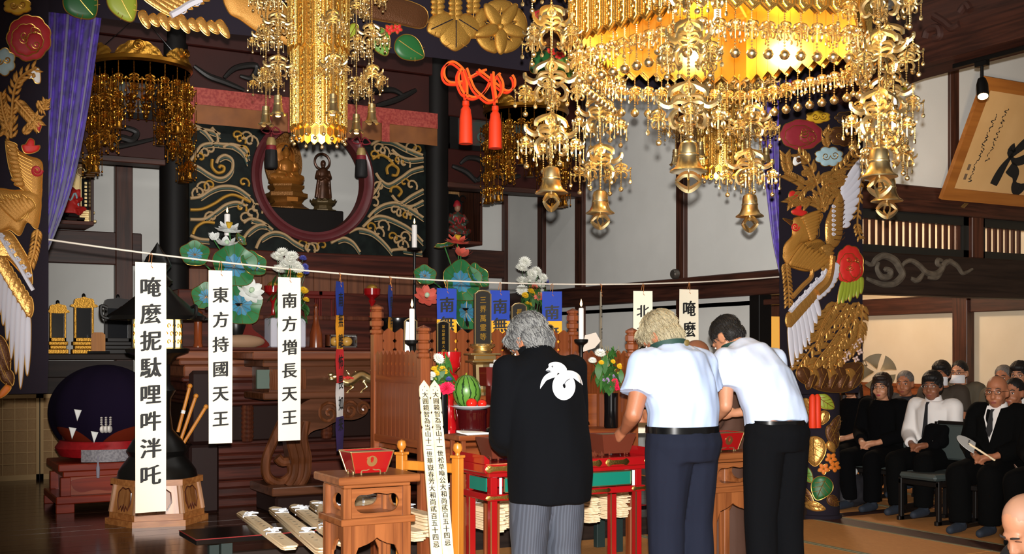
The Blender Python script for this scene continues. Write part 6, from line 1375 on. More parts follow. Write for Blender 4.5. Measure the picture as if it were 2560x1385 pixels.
for i, (dx, dz) in enumerate(((-.03, 0), (.04, 0), (0, .025))):
    b = thing('white_packet', ['white packet at the left on the emblem tray', 'white packet at the right on the emblem tray', 'white packet lying on top of the other two'][i], 'packet', (p.x + dx, 6.7, 1.32 + dz), group='white packets on the tray'); MB().bx(-.04, .04, -.03, .03, 0, .024, .003).build('packet', white, b)
p = atY(1265, 985, 6.6); t = thing('folded_cloth', 'purple and white folded cloth in front of the man in black', 'cloth', (p.x, 6.6, .9)); MB().prism([(-.03, 0, 0), (.05, 0, .02), (.045, 0, .26), (.02, 0, .36), (-.01, 0, .3), (-.025, 0, .15)], (0, .05, 0)).build('purple_fold', mat('bright_purple', '#3f1d7c', .6), t); MB().prism([(.02, -.005, .2), (.06, -.005, .2), (.055, -.005, .36), (.03, -.005, .37)], (0, .03, 0)).build('cream_fold', ivory, t)
# small writing stand with papers and a black bowl-shaped gong
p = atY(1187, 1085, 6.02); t = thing('paper_stand', 'small brown stand with folded papers before the melon', 'stand', (p.x, 6.02, 0)); zt = p.z
MB().bx(-.15, .15, -.1, .1, zt - .03, zt, .004).build('top', redoakx, t); MB().bx(-.12, .12, -.08, .08, zt - .3, zt - .28, .003).build('lower_shelf', redoakx, t)
for sx in (-1, 1):
    for sy in (-1, 1): MB().bx(sx * .11 - .012, sx * .11 + .012, sy * .07 - .012, sy * .07 + .012, 0, zt - .03, .003).build('leg', redoak, t)
for i in range(3):
    q = thing('folded_paper', ['lowest folded white paper on the brown stand', 'middle folded white paper on the brown stand', 'top folded white paper on the brown stand'][i], 'paper', (p.x - .02, 6.0, zt + .004 * i), .2 - .15 * i, 'folded papers'); MB().prism([(-.08, -.05, .001), (.08, -.05, .001), (.075, .05, .001), (-.085, .05, .012)], (0, 0, .003)).build('sheet', white, q)
q = thing('black_gong', 'black round bowl gong beside the folded papers', 'gong', (p.x + .12, 6.0, zt)); MB().ell((0, 0, .02), (.055, .05, .022), 20, 10).build('bowl', black, q)
# ================================================================ RED ALTAR TABLE
RT0, RT1, RTF, RTB, RTZ = 2.84, 3.80, 5.35, 5.64, .84
t = thing('red_table', 'red lacquer table with green panels and gilt fittings', 'table', ((RT0 + RT1) / 2, (RTF + RTB) / 2, 0))
MB().bx(RT0 - .06, RT1 + .06, RTF - .05, RTB + .05, RTZ - .05, RTZ, .006).build('table_top', red, t, True)
for x in (RT0 - .06, RT1 + .03): MB().prism([(x, RTF - .04, RTZ), (x + .03, RTF - .04, RTZ), (x + .03, RTF - .04, RTZ + .02), (x, RTF - .04, RTZ + .045)], (0, RTB - RTF + .08, 0)).build('end_lip', red, t, True)
MB().bx(RT0 - .02, RT1 + .02, RTF - .02, RTB + .02, RTZ - .075, RTZ - .05, .004).build('frieze_top', red, t, True); MB().bx(RT0 - .015, RT1 + .015, RTF - .015, RTB + .015, RTZ - .2, RTZ - .165, .004).build('lower_rail', red, t, True)
tg_ = mat('teal_panel', '#0f6a58', .35)
for (x0, x1) in ((RT0 + .08, RT0 + .42), (RT0 + .52, RT1 - .08)):
    MB().bx(x0, x1, RTF - .004, RTF + .004, RTZ - .155, RTZ - .085).build('green_panel', tg_, t, True); MB().bx(x0 - .006, x1 + .006, RTF - .006, RTF + .002, RTZ - .161, RTZ - .155).bx(x0 - .006, x1 + .006, RTF - .006, RTF + .002, RTZ - .085, RTZ - .079).bx(x0 - .006, x0, RTF - .006, RTF + .002, RTZ - .16, RTZ - .08).bx(x1, x1 + .006, RTF - .006, RTF + .002, RTZ - .16, RTZ - .08).build('gold_moulding', gold, t, True)
for x in (RT0 + .055, RT1 - .06): MB().bx(x - .006, x + .006, RTF - .008, RTF, RTZ - .165, RTZ - .08).build('white_strip', white, t, True)
for x in (RT0, RT1): MB().bx(x - .004, x + .004, RTF + .05, RTB - .05, RTZ - .155, RTZ - .085).build('green_panel', tg_, t, True)
for x in (RT0, RT1 - .04):
    for y in (RTF, RTB - .04): MB().bx(x, x + .04, y, y + .04, 0, RTZ - .07, .003).build('leg', red, t, True); MB().bx(x - .002, x + .003, y - .003, y + .002, 0, RTZ - .2).build('gold_line', gold, t, True)
MB().bx(RT0 + .02, RT1 - .02, RTB - .03, RTB, RTZ - .16, RTZ - .08).build('back_panel', red, t, True)
def fitting(x0, x1, z0, z1, y):
    h = (z1 - z0) / 2; zc = (z0 + z1) / 2
    o = [(x0, zc), (x0 + h, z1), (x0 + h * 2, z1 - h * .3), (x1 - h * 2, z1 - h * .3), (x1 - h, z1), (x1, zc), (x1 - h, z0), (x1 - h * 2, z0 + h * .3), (x0 + h * 2, z0 + h * .3), (x0 + h, z0)]
    MB().dome([Vector((a, y, b)) for a, b in curve([Vector((a, b, 0)) for a, b in o], 3, True) for a, b in [(a, b)]] if False else [Vector((v.x, y, v.y)) for v in curve([Vector((a, b, 0)) for a, b in o], 3, True)], (0, -1, 0), .005).build('gilt_fitting', goldb, t, True)
for x0, x1 in ((RT0 - .06, RT0 + .1), (RT0 + .2, RT0 + .36), (RT0 + .5, RT0 + .66), (RT1 - .28, RT1 - .12), (RT1 - .02, RT1 + .06)): fitting(x0, x1, RTZ - .046, RTZ - .006, RTF - .052)
for x0, x1 in ((RT0 - .04, RT0 + .1), (RT0 + .3, RT0 + .46), (RT0 + .58, RT0 + .74), (RT1 - .08, RT1 + .03)): fitting(x0, x1, RTZ - .195, RTZ - .168, RTF - .017)
# ---- incense boxes
def incense_box(loc, label, mm, em, rz=0.0, edge=None):
    t = thing('incense_box', label, 'box', loc, rz, group='incense boxes'); w0, w1, d0, d1, h = .085, .115, .06, .085, .12
    vb = [(-w0, -d0), (w0, -d0), (w0, d0), (-w0, d0)]; vt = [(-w1, -d1), (w1, -d1), (w1, d1), (-w1, d1)]
    for i in range(4):
        j = (i + 1) % 4; A = Vector((*vb[i], .012)); Bq = Vector((*vb[j], .012)); Cq = Vector((*vt[j], h)); Dq = Vector((*vt[i], h)); nn = (Bq - A).cross(Dq - A).normalized()
        o = MB().prism([A, Bq, Cq, Dq], -nn * .008).build('side', mm, t)
        if edge: MB().tube([A, Dq], .0035, 6).tube([Dq, Cq], .0035, 6).build('gold_edge', gold, o)
        c = (A + Bq) * .5; uu = (Bq - A).normalized(); L = (Bq - A).length * .3
        MB().tube(curve([c - uu * L + Vector((0, 0, -.01)), c - uu * L * .95 + Vector((0, 0, .012)), c - uu * L * .4 + Vector((0, 0, .014)), c + Vector((0, 0, .024)), c + uu * L * .4 + Vector((0, 0, .014)), c + uu * L * .95 + Vector((0, 0, .012)), c + uu * L + Vector((0, 0, -.01))], 3), .005, 6).build('bracket_foot', gold if edge else mm, t)
    MB().bx(-w0, w0, -d0, d0, .012, .02).build('bottom', mm, t); MB().bx(-w1 + .012, w1 - .012, -d1 + .012, d1 - .012, h - .01, h - .004).build('ash_tray', mat('ash_tray_metal', '#9aa09a', .3, metal=.6), t)
    if em:
        c = Vector((0, -(d0 + d1) / 2 - .004, .072)); up = Vector((0, -(d1 - d0), h)).normalized(); emblem(MB(), c, .028, (1, 0, 0), up, Vector((0, -1, 0))).build('gold_emblem', gold, t)
    return t
p = atY(1530, 1140, 5.46); incense_box((p.x, 5.47, RTZ), 'plain brown incense box at the right end of the red table', mat('brown_box', '#5b2a1c', .3), False)
p = atY(1262, 1150, 5.46); incense_box((p.x, 5.5, RTZ), 'plain brown incense box at the left end of the red table', mat('brown_box', '#5b2a1c'), False)
def side_stand(x, y, label):
    t = thing('side_stand', label, 'stand', (x, y, 0), group='wooden side stands'); w, d = .2, .17; zt = .80
    MB().bx(-w - .02, w + .02, -d - .02, d + .02, zt - .04, zt, .006).build('top', oakx, t); MB().bx(-w + .02, w - .02, -d + .02, d - .02, zt - .06, zt - .04, .004).build('under_moulding', oakx, t)
    for sx in (-1, 1):
        for sy in (-1, 1): MB().bx(sx * (w - .04) - .022, sx * (w - .04) + .022, sy * (d - .04) - .022, sy * (d - .04) + .022, 0, zt - .06, .004).build('leg', oakz, t)
    for sy in (-1, 1):
        y = sy * (d - .03); zz = zt - .14
        o = [Vector((a, y, b)) for a, b in [(-.155, zt - .21), (.155, zt - .21), (.155, zt - .06), (-.155, zt - .06)]]
        hole = curve([Vector((a, y, zz + b)) for a, b in ((-.12, 0), (-.1, .04), (-.05, .042), (0, .05), (.05, .042), (.1, .04), (.12, 0), (.09, -.045), (0, -.05), (-.09, -.045))], 4, True); k = len(hole)
        rect = []
        for v in hole:
            dx, dz = v.x, v.z - zz; s = min(.155 / max(1e-6, abs(dx)), .075 / max(1e-6, abs(dz))); rect.append(Vector((dx * s, y, zz + dz * s)))
        MB().ring(rect, hole, (0, .014, 0)).build('pierced_panel', oakx, t)
        ap = [Vector((-.16, y, zt - .24)), Vector((.16, y, zt - .24)), Vector((.16, y, .05)), Vector((.13, y, .05)), Vector((.125, y, zt - .42)), Vector((.1, y, zt - .36)), Vector((.05, y, zt - .345)), Vector((.02, y, zt - .33)), Vector((0, y, zt - .315)), Vector((-.02, y, zt - .33)), Vector((-.05, y, zt - .345)), Vector((-.1, y, zt - .36)), Vector((-.125, y, zt - .42)), Vector((-.13, y, .05)), Vector((-.16, y, .05))]
        MB().prism(ap, (0, .014, 0)).build('arched_apron', oakz, t)
    for sx in (-1, 1):
        x_ = sx * (w - .045); hole = [Vector((x_, .075 * cos(2 * pi * i / 20), zt - .14 + .045 * sin(2 * pi * i / 20))) for i in range(20)]
        rect = [Vector((x_, v.y * s, zt - .14 + (v.z - zt + .14) * s)) for v in hole for s in [min(.12 / max(1e-6, abs(v.y)), .075 / max(1e-6, abs(v.z - zt + .14)))]]
        MB().ring(rect, hole, (.014, 0, 0)).build('pierced_side', oakx, t)
        MB().prism([Vector((x_, a, b)) for a, b in ((-.12, zt - .24), (.12, zt - .24), (.12, .05), (.1, .05), (.095, zt - .4), (.05, zt - .34), (0, zt - .32), (-.05, zt - .34), (-.095, zt - .4), (-.1, .05), (-.12, .05))], (.012, 0, 0)).build('arched_side', oakz, t)
    MB().bx(-w + .0, w - .0, -d + .0, d - .0, zt - .245, zt - .21, .004).build('middle_rail', oakx, t); MB().bx(-w + .03, w - .03, -d + .03, d - .03, .02, .05, .004).build('stretcher', oakx, t)
p = atZ(925, 1190, .8); side_stand(p.x + .05, p.y + .17, 'wooden side stand with pierced apron left of the red table'); incense_box((p.x + .02, p.y + .1, .8), 'red incense box with gold emblem on the left side stand', red, True, 0, True)
SSX, SSY = 4.68, 5.76
side_stand(SSX, SSY, 'wooden side stand between the blond man and the black-haired man'); incense_box((SSX - .02, SSY - .05, .8), 'red incense box with gold emblem at the black-haired man’s hand', red, True, 0, True)
# ---- low barrier with ball finials
bl, br = atY(1004, 1200, 5.83), atY(1144, 1200, 5.5); bc = (bl + br) / 2; bl_ = hypot(br.x - bl.x, br.y - bl.y)
t = thing('barrier_stand', 'honey-coloured wooden barrier with two ball-topped posts', 'barrier', (bc.x, bc.y, 0), atan2(br.y - bl.y, br.x - bl.x))
for x in (-bl_ / 2, bl_ / 2):
    MB().bx(x - .024, x + .024, -.024, .024, 0, .86, .004).build('post', honey, t); MB().bx(x - .03, x + .03, -.03, .03, .86, .875, .003).lathe([(.012, .875), (.012, .885), (.024, .9), (.026, .915), (.02, .935), (0, .943)], 16, (x, 0, 0)).build('ball_finial', honey, t)
    MB().bx(x - .03, x + .03, -.09, .09, 0, .04, .005).build('foot', honey, t)
xa_, xb_ = -bl_ / 2, bl_ / 2
MB().bx(xa_ + .02, xb_ - .02, -.015, .015, .78, .83, .004).build('rail', honey, t)
# ---- two grave boards leaning on the barrier
def grave_board(px_t, px_b, text, label, yoff):
    top = atY(px_t, 950, 5.48 + yoff); bot = atY(px_b, 1385, 5.12); d = (bot - top).normalized(); L = (bot - top).length * 1.55; foot = top + d * ((top.z) / -d.z); L = (foot - top).length
    r = Vector((1, 0, 0)); r = (r - d * r.dot(d)).normalized(); nn = r.cross(d).normalized()
    if nn.y > 0: nn = -nn
    t = thing('grave_board', label, 'grave board', foot, group='leaning grave boards'); w = .029; W2 = lambda a, b: top - foot + r * a + d * b
    o = [(0, 0), (w * .9, .035), (w * 1.0, .055), (w, .09), (w * .82, .1), (w, .11), (w, .17), (w * .82, .18), (w, .19), (w, .25), (w * .82, .26), (w, .27), (w, L)]
    MB().prism([W2(a, b) for a, b in o] + [W2(-a, b) for a, b in o[::-1][:-1]], -nn * .008).build('board', mat('fresh_cedar', '#f0dfb4', .6, grain=('z', 40, '#e8d3a2')), t)
    for a, b in ((0, .035), (-.012, .055), (.012, .055)): MB().prism([W2(a - .003, b) + nn * .001, W2(a + .003, b) + nn * .001, W2(a, b + .008) + nn * .001], nn * .0005).build('ink_mark', ink, t)
    p = .0358
    for i, c in enumerate(text): lettering(MB(), c, top - foot + d * (.065 + i * p) + nn * .0012, r, d, .035, p, .03, nrm=nn).build('character', ink, t)
grave_board(1060, 1092, '大圓鏡智為当山十二世華嶽春芳大和尚貮百五十四忌', 'grave board with brush writing, left of the leaning pair', 0)
grave_board(1086, 1121, '大圓鏡智為当山十一世松草喚公大和尚貮百五十四忌', 'grave board with brush writing, right of the leaning pair', .012)
# ---- low black tables and bundles of grave boards
def low_table(x0, x1, y0, y1, label, zt=.33):
    t = thing('low_table', label, 'table', ((x0 + x1) / 2, (y0 + y1) / 2, 0), group='low black tables')
    MB().bx(x0, x1, y0, y1, zt - .035, zt, .004).build('top', black, t, True); MB().bx(x0 - .001, x1 + .001, y0 - .002, y0 + .002, zt - .004, zt + .0005).bx(x0 - .002, x0 + .002, y0, y1, zt - .004, zt + .0005).build('red_edge', mat('red_line', '#8a1a1a', .4), t, True)
    for x in (x0 + .16, x1 - .24):
        for y in (y0 + .05, y1 - .1): MB().bx(x, x + .07, y, y + .05, 0, zt - .035, .003).build('leg', mat('dark_grey_leg', '#22302e', .4), t, True)
low_table(1.66, 3.2, 6.78, 7.2, 'low black table with red edge at the left under the board bundles'); low_table(3.26, 4.86, 6.78, 7.16, 'low black table under the wooden enclosure')
tobm = {}
def toba(L, w=.08, th=.008):
    k = (round(L, 2), w)
    if k not in tobm:
        o = [(0, 0), (w * .3, .035), (w * .5, .07), (w * .5, L - .03), (w * .35, L), ]; pts = [Vector((a, -b, 0)) for a, b in o] + [Vector((-a, -b, 0)) for a, b in o[::-1] if a > 0]
        tobm[k] = MB().prism(pts, (0, 0, th)).mesh('board', pale)
    return tobm[k]
film = mat('clear_film', '#dfe3ea', .2, spec=.8)
def bundle(far, near, n, label, w=.085, rows=1, z=.33):
    A = Vector((*far, z)); Bq = Vector((*near, z)); d = Bq - A; L = d.length; rz = atan2(d.y, d.x) + pi / 2
    t = thing('board_bundle', label, 'bundle', A, rz, 'bundles of grave boards'); rn = random.Random(int(far[0] * 997))
    for i in range(n):
        child('board', toba(L, w), t, (rn.uniform(-.004, .004), rn.uniform(-.02, .02), i * .0095), (0, 0, rn.uniform(-.012, .012)))
    h = n * .0095
    for u in (.18, .68):
        y = -L * u; MB().bx(-w * .52, w * .52, y - .012, y + .012, -.001, h + .003).build('film_tie', film, t); m = MB()
        for k in range(6): m.tube([(0, y, h + .004), (rn.uniform(-.03, .03), y + rn.uniform(-.03, .03), h + .02), (rn.uniform(-.07, .07), y + rn.uniform(-.05, .05), h + .015)], [.006, .008, .004], 4)
        m.build('film_knot', film, t)
    m = MB()
    for k in range(14):
        y = -.15 - k * (L - .3) / 14; m.put(MB().bx(-.012, .012, -.002, .002, 0, .0006), Matrix.Translation((rn.uniform(-.006, .006), y, h + .0005)) @ Matrix.Rotation(rn.uniform(-1, 1), 4, 'Z')).bx(-.006, .006, y + .008, y + .011, h + .0003, h + .0008)
    m.build('brush_writing', ink, t)['kind'] = 'stuff'
specs = [((605, 1275), (728, 1362), 3, 'thin bundle of three grave boards, leftmost on the black table'), ((685, 1268), (815, 1372), 4, 'bundle of grave boards, second from the left on the black table'), ((735, 1262), (862, 1352), 4, 'bundle of grave boards half behind the left side stand'),
         ((785, 1256), (915, 1345), 5, 'bundle of grave boards behind the left side stand legs')]
for a, b, n_, lab in specs:
    p0 = atZ(*a, .36); p1 = atZ(*b, .36); bundle((p0.x, p0.y), (p1.x, p1.y), n_, lab)
for i, (x, yn, n_, yf) in enumerate(((2.62, 6.15, 9, 7.35), (2.74, 6.1, 6, 7.3), (2.86, 6.2, 14, 7.3), (3.3, 6.15, 15, 7.2), (3.4, 6.28, 19, 7.25), (3.5, 6.12, 13, 7.2), (3.61, 6.3, 20, 7.3), (3.72, 6.25, 21, 7.3), (3.83, 6.25, 16, 7.2), (4.0, 6.2, 17, 7.25), (4.2, 6.3, 24, 7.3), (4.32, 6.33, 22, 7.3))):
    if abs(x - EX0) < .09: continue
    bundle((x, yf), (x + .04, yn), n_, 'stacked bundle of grave boards, %s of the row under the enclosure' % ['first', 'second', 'third', 'fourth', 'fifth', 'sixth', 'seventh', 'eighth', 'ninth', 'tenth', 'eleventh', 'last'][i])
# ================================================================ PEOPLE
from mathutils.bvhtree import BVHTree
def skinm(name, col, c2): return mat(name, col, .5, var=(9, c2, .3), bump=(120, .1))
SK1 = skinm('skin_tan', '#a56a4a', '#975d40'); SK2 = skinm('skin_light', '#bb8464', '#ad7556'); SK3 = skinm('skin_brown', '#87553b', '#7a4a32')
def tube(m, pts, rs, n=12):
    m.tube(pts, rs, n)
    for p, r in ((pts[0], rs[0]), (pts[-1], rs[-1])): m.ell(p, r * .98, 10, 7)
def hand(m, wrist, d, palm_n, s=1.0, curl=.5, side=1):
    """palm and five bent fingers; d = pointing direction, palm_n = palm side"""
    d = Vector(d).normalized(); pn = Vector(palm_n); pn = (pn - d * pn.dot(d)).normalized(); w = d.cross(pn) * side; W = Vector(wrist)
    P = lambda a, b, c: W + (d * a + w * b + pn * c) * s
    tube(m, [P(0, 0, 0), P(.04, 0, 0), P(.085, 0, .0)], [.024 * s, .03 * s, .03 * s], 10); m.tube([P(.03, -.02, 0), P(.085, -.03, 0)], .016 * s, 8); m.tube([P(.03, .02, 0), P(.085, .028, 0)], .016 * s, 8)
    for i, (b, L) in enumerate(((-.031, .062), (-.011, .075), (.01, .082), (.03, .073))):
        a1 = curl * .5; a2 = curl * 1.3; p0 = P(.082, b, 0); p1 = P(.082 + L * .45 * cos(a1), b * 1.05, L * .45 * sin(a1)); p2 = P(.082 + L * .45 * cos(a1) + L * .55 * cos(a2), b * 1.05, L * .45 * sin(a1) + L * .55 * sin(a2))
        tube(m, [p0, p1, p2], [.0105 * s, .0098 * s, .0085 * s], 8)
    tube(m, [P(.02, .028, .005), P(.05, .052, .018), P(.078, .056, .034)], [.014 * s, .012 * s, .0095 * s], 8)
def head_shapes(T, s=1.0, jaw=1.0):
    m = MB()
    m.ell((0, -.012, .035), (.076, .097, .09), 20, 14); m.ell((0, .022, -.03), (.066, .076, .085), 20, 14); m.ell((0, .04, -.088), (.044 * jaw, .05, .034), 16, 10)
    m.tube([(0, .088, .012), (0, .104, -.018), (0, .112, -.04)], [.009, .012, .017], 10); m.ell((0, .108, -.044), (.019, .014, .011), 10, 8)
    m.ell((0, .083, .022), (.05, .018, .012), 12, 8); m.ell((.036, .07, -.045), (.028, .028, .026), 12, 8); m.ell((-.036, .07, -.045), (.028, .028, .026), 12, 8); m.ell((0, .088, -.078), (.026, .014, .014), 12, 8)
    for sg in (-1, 1):
        m.ell((sg * .078, -.012, -.012), (.011, .022, .033), 10, 8); m.tube([(sg * .086, -.02 + .02 * cos(a), -.012 + .03 * sin(a)) for a in [i * .7 for i in range(7)]], .005, 6)
    return MB().put(m, T @ Matrix.Scale(s, 4))
def face_bits(root, T, s, browc, brow=True, lips='#8a4a40', glasses=None, mask=False, closed=False):
    TT = T @ Matrix.Scale(s, 4)
    for sg in (-1, 1):
        if not closed:
            MB().put(MB().ell((sg * .031, .083, -.002), (.0125, .007, .0065), 12, 8), TT).build('eye', mat('eye_white', '#cfc6bd', .3), root); MB().put(MB().ell((sg * .031, .0885, -.002), (.0058, .003, .0058), 10, 6), TT).build('iris', mat('eye_dark', '#17110e', .2), root)
        MB().put(MB().tube([(sg * .016, .09, .006), (sg * .031, .0915, .0085), (sg * .047, .084, .004)], [.0025, .003, .002], 6), TT).build('eyelid', mat('eyelid_brown', '#5d3a2a', .6), root)  # lid line in a brown darker than the skin
        if brow: MB().put(MB().tube([(sg * .014, .098, .024), (sg * .032, .1, .03), (sg * .052, .088, .025)], [.004, .005, .003], 6), TT).build('eyebrow', browc, root)
    if not mask: MB().put(MB().ell((0, .1, -.0745), (.024, .007, .0045), 12, 6).ell((0, .099, -.083), (.019, .007, .005), 12, 6), TT).build('lips', mat('lip_' + lips[1:], lips, .5), root)
    else:
        def fn(u, v):
            a = -1.25 + 2.5 * u; b = v; z = -.02 - .085 * b; r = .092 + .02 * sin(pi * b) * (1 - abs(a) / 1.6); return (r * sin(a) * .92, .02 + r * cos(a) * 1.12, z)
        MB().put(MB().grid(fn, 20, 8), TT).build('face_mask', mat('mask_white', '#d8d8dc', .8), root, sharp=180)
        for sg in (-1, 1): MB().put(MB().tube([(sg * .08, .045, -.04), (sg * .083, -.01, -.01)], .002, 5), TT).build('mask_loop', mat('mask_white', '#d8d8dc'), root)
    if glasses:
        m = MB()
        for sg in (-1, 1):
            m.tube([(sg * .034 + .024 * cos(a), .112 - .008 * abs(cos(a)) * 0, .0 + .017 * sin(a)) for a in [2 * pi * i / 16 for i in range(16)]], .0018, 5, True); m.tube([(sg * .058, .108, .004), (sg * .08, .05, .008), (sg * .084, -.02, .002)], .0018, 5)
        m.tube([(-.011, .113, .003), (0, .116, .006), (.011, .113, .003)], .0018, 5); MB().put(m, TT).build('glasses', glasses, root)
def hair_mesh(T, s, kind, mm, root, seed=0):
    m = MB()
    if kind == 'short': m.ell((0, -.022, .048), (.084, .1, .088), 22, 14); m.ell((0, -.055, .005), (.078, .062, .075), 18, 12)
    elif kind == 'full': m.ell((0, -.02, .052), (.09, .106, .094), 22, 14); m.ell((0, -.055, -.005), (.086, .066, .088), 18, 12); m.ell((0, .06, .075), (.07, .045, .035), 14, 10); m.ell((.07, -.005, .02), (.02, .04, .045), 10, 8); m.ell((-.07, -.005, .02), (.02, .04, .045), 10, 8)
    elif kind == 'bob': m.ell((0, -.02, .052), (.094, .108, .095), 22, 14); m.ell((0, -.055, -.04), (.098, .07, .11), 18, 12); m.ell((.082, .01, -.04), (.022, .05, .09), 12, 10); m.ell((-.082, .01, -.04), (.022, .05, .09), 12, 10); m.ell((0, .055, .085), (.072, .05, .03), 14, 10)
    elif kind == 'long': m.ell((0, -.02, .05), (.092, .106, .092), 22, 14); m.tube([(0, -.05, .0), (0, -.075, -.12), (0, -.09, -.28)], [.09, .095, .07], 14); m.tube([(.07, 0, -.02), (.085, -.01, -.16), (.08, -.02, -.28)], [.025, .035, .025], 8); m.tube([(-.07, 0, -.02), (-.085, -.01, -.16), (-.08, -.02, -.28)], [.025, .035, .025], 8)
    m = MB().put(m, T @ Matrix.Scale(s, 4))
    inv = T.inverted(); off = Vector((seed * 3.1, 0, 0))
    def disp(p, n):
        q = inv @ p; a = atan2(q.x, q.z + .02); r = mnoise.noise(Vector((a * 9, q.y * 14, seed))) * .003 + mnoise.noise(Vector((a * 40, q.y * 6, seed + 4))) * .001; return r
    o = remesh(m, .0045, 2, disp).build('hair', mm, root, sharp=180); return o
def folds(amp, fx, fz, seed): return lambda p, n: amp * (mnoise.noise(Vector((p.x * fx + seed, p.y * fx, p.z * fz + p.x * 6))) + .6 * mnoise.noise(Vector((p.x * fx * 2.2, p.y * fx * 2.2 + seed, p.z * fz * 1.8 - p.x * 9))))
def ring_at(spine, t):
    k = len(spine) - 1; i = min(k - 1, int(t * k)); f = t * k - i; return Vector(spine[i]).lerp(Vector(spine[i + 1]), f)
def torso(m, spine, widths, infl=0.0, n=20):
    """spine points pelvis->neck; widths (rx, ry) at each"""
    rings = []
    for i, p in enumerate(spine):
        a = Vector(spine[max(0, i - 1)]); b = Vector(spine[min(len(spine) - 1, i + 1)]); d = b - a; ti = -atan2(d.y, d.z)
        rings.append((p, widths[i][0] + infl, widths[i][1] + infl, -atan2(d.y, d.z) if True else 0))
    m.loft(rings, n)
def person(label, loc, rz, J, skin, hair=None, hairm=None, head_s=1.0, group=None, vox=.0085, brows=None, glasses=None, mask=False, closed=False, lips='#8a4a40', feet=True, seed=1, bald=False, build_=1.0, face=True, curl=(.5, .5)):
    root = thing('person', label, 'person', loc, rz, group); b = build_
    m = MB(); sp = J['spine']; W = [(.155 * b, .11 * b), (.14 * b, .1 * b), (.15 * b, .108 * b), (.15 * b, .1 * b), (.075, .06)]
    torso(m, sp, W); m.ell(sp[0], (.165 * b, .13 * b, .11))
    T = Matrix.Translation(J['head']) @ Matrix.Rotation(J.get('yaw', 0), 4, 'Z') @ Matrix.Rotation(J.get('pitch', 0), 4, 'X') @ Matrix.Rotation(J.get('roll', 0), 4, 'Y')
    hb = T @ Vector((0, -.03, -.075)); tube(m, [Vector(sp[-1]) - Vector((0, 0, .03)), Vector(sp[-1]).lerp(hb, .6), hb], [.06, .054, .056], 14)
    m.put(head_shapes(T, head_s), Matrix())
    for k, sg in enumerate((-1, 1)):
        s, e, w = J['sh'][k], J['el'][k], J['wr'][k]; tube(m, [s, Vector(s).lerp(Vector(e), .5), e], [.055 * b, .046 * b, .04 * b]); tube(m, [e, Vector(e).lerp(Vector(w), .3), w], [.041 * b, .039 * b, .026])
        hd = J.get('hd', ((0, 1, -.1), (0, 1, -.1)))[k]; hn = J.get('hn', ((0, 0, -1), (0, 0, -1)))[k]; hand(m, w, hd, hn, 1.0, curl[k], -sg if J.get('flip') else sg)
        h, kn, an = J['hip'][k], J['kn'][k], J['an'][k]; tube(m, [h, Vector(h).lerp(Vector(kn), .5), kn], [.088 * b, .072 * b, .056]); tube(m, [kn, Vector(kn).lerp(Vector(an), .35), an], [.056, .054, .038])
        f = Vector(an) + Vector(J.get('ft', (0, .17, -.05))); tube(m, [Vector(an) + Vector((0, -.03, -.04)), Vector(an) + Vector((0, .05, -.04)), f], [.034, .036, .026], 10)
    remesh(m, vox, 3).build('body', skin, root, sharp=180)
    if face: face_bits(root, T, head_s, brows or mat('brow_dark', '#1c1512', .7), True, lips, glasses, mask, closed)
    if hair: hair_mesh(T, head_s, hair, hairm, root, seed)
    root['_T'] = 0; del root['_T']
    return root, T
def garment(root, name, mm, parts, vox=.012, fold=(.006, 9, 5), seed=1, smooth=3):
    return remesh(parts, vox, smooth, folds(*fold, seed)).build(name, mm, root, sharp=180)
def shirt_parts(J, b, inf, sleeve, waist=None):
    m = MB(); sp = J['spine']; W = [(.165 * b, .125 * b), (.16 * b, .12 * b), (.165 * b, .122 * b), (.16 * b, .108 * b), (.085, .07)]
    if waist: sp = [waist] + list(sp[1:])
    torso(m, sp, W, inf)
    for k in (0, 1):
        s, e, w = (Vector(J[q][k]) for q in ('sh', 'el', 'wr')); s0 = s.lerp(Vector(sp[3]), .35)
        m.ell(s, .066 * b + inf, 12, 8); m.tube([s0, s], [.07 * b + inf, .068 * b + inf], 12)
        if sleeve <= 1: m.tube([s, s.lerp(e, sleeve * .5), s.lerp(e, sleeve)], [.066 * b + inf, .066 * b + inf, .072 * b + inf], 14)
        else: m.tube([s, s.lerp(e, .5), e], [.066 * b + inf, .058 * b + inf, .052 * b + inf], 14); m.ell(e, .052 * b + inf, 12, 8); m.tube([e, e.lerp(w, (sleeve - 1) * .5), e.lerp(w, sleeve - 1)], [.052 * b + inf, .046 * b + inf, .04 * b + inf], 14)
    return m
def trouser_parts(J, b, inf, top, flare=1.0):
    m = MB(); p = Vector(J['spine'][0]); m.loft([((p.x, p.y, p.z - .12), .16 * b + inf, .13 * b + inf, 0), ((p.x, p.y - .01, p.z - .02), .175 * b + inf, .145 * b + inf, 0), ((top[0], top[1], top[2]), .165 * b + inf, .128 * b + inf, 0)], 20)
    for k in (0, 1):
        h, kn, an = (Vector(J[q][k]) for q in ('hip', 'kn', 'an')); m.tube([h, h.lerp(kn, .5), kn], [.1 * b + inf, .088 * b + inf, .074 * b + inf], 14); m.ell(h, .1 * b + inf, 12, 8); m.ell(kn, .074 * b + inf, 12, 8); m.tube([kn, kn.lerp(an, .5), an + Vector((0, 0, -.0))], [.074 * b + inf, .068 * b * flare + inf, .064 * flare * b + inf], 14)
    return m
def collar_ring(root, c, r, ti, h, mm, name='collar'):
    return MB().grid(lambda u, v: (c[0] + (r + .012 * v) * cos(2 * pi * u), c[1] + (r + .012 * v) * sin(2 * pi * u) * .95 + h * v * sin(ti), c[2] + h * v * cos(ti) - .02 * sin(2 * pi * u) * 0), 28, 4).build(name, mm, root, sharp=180)
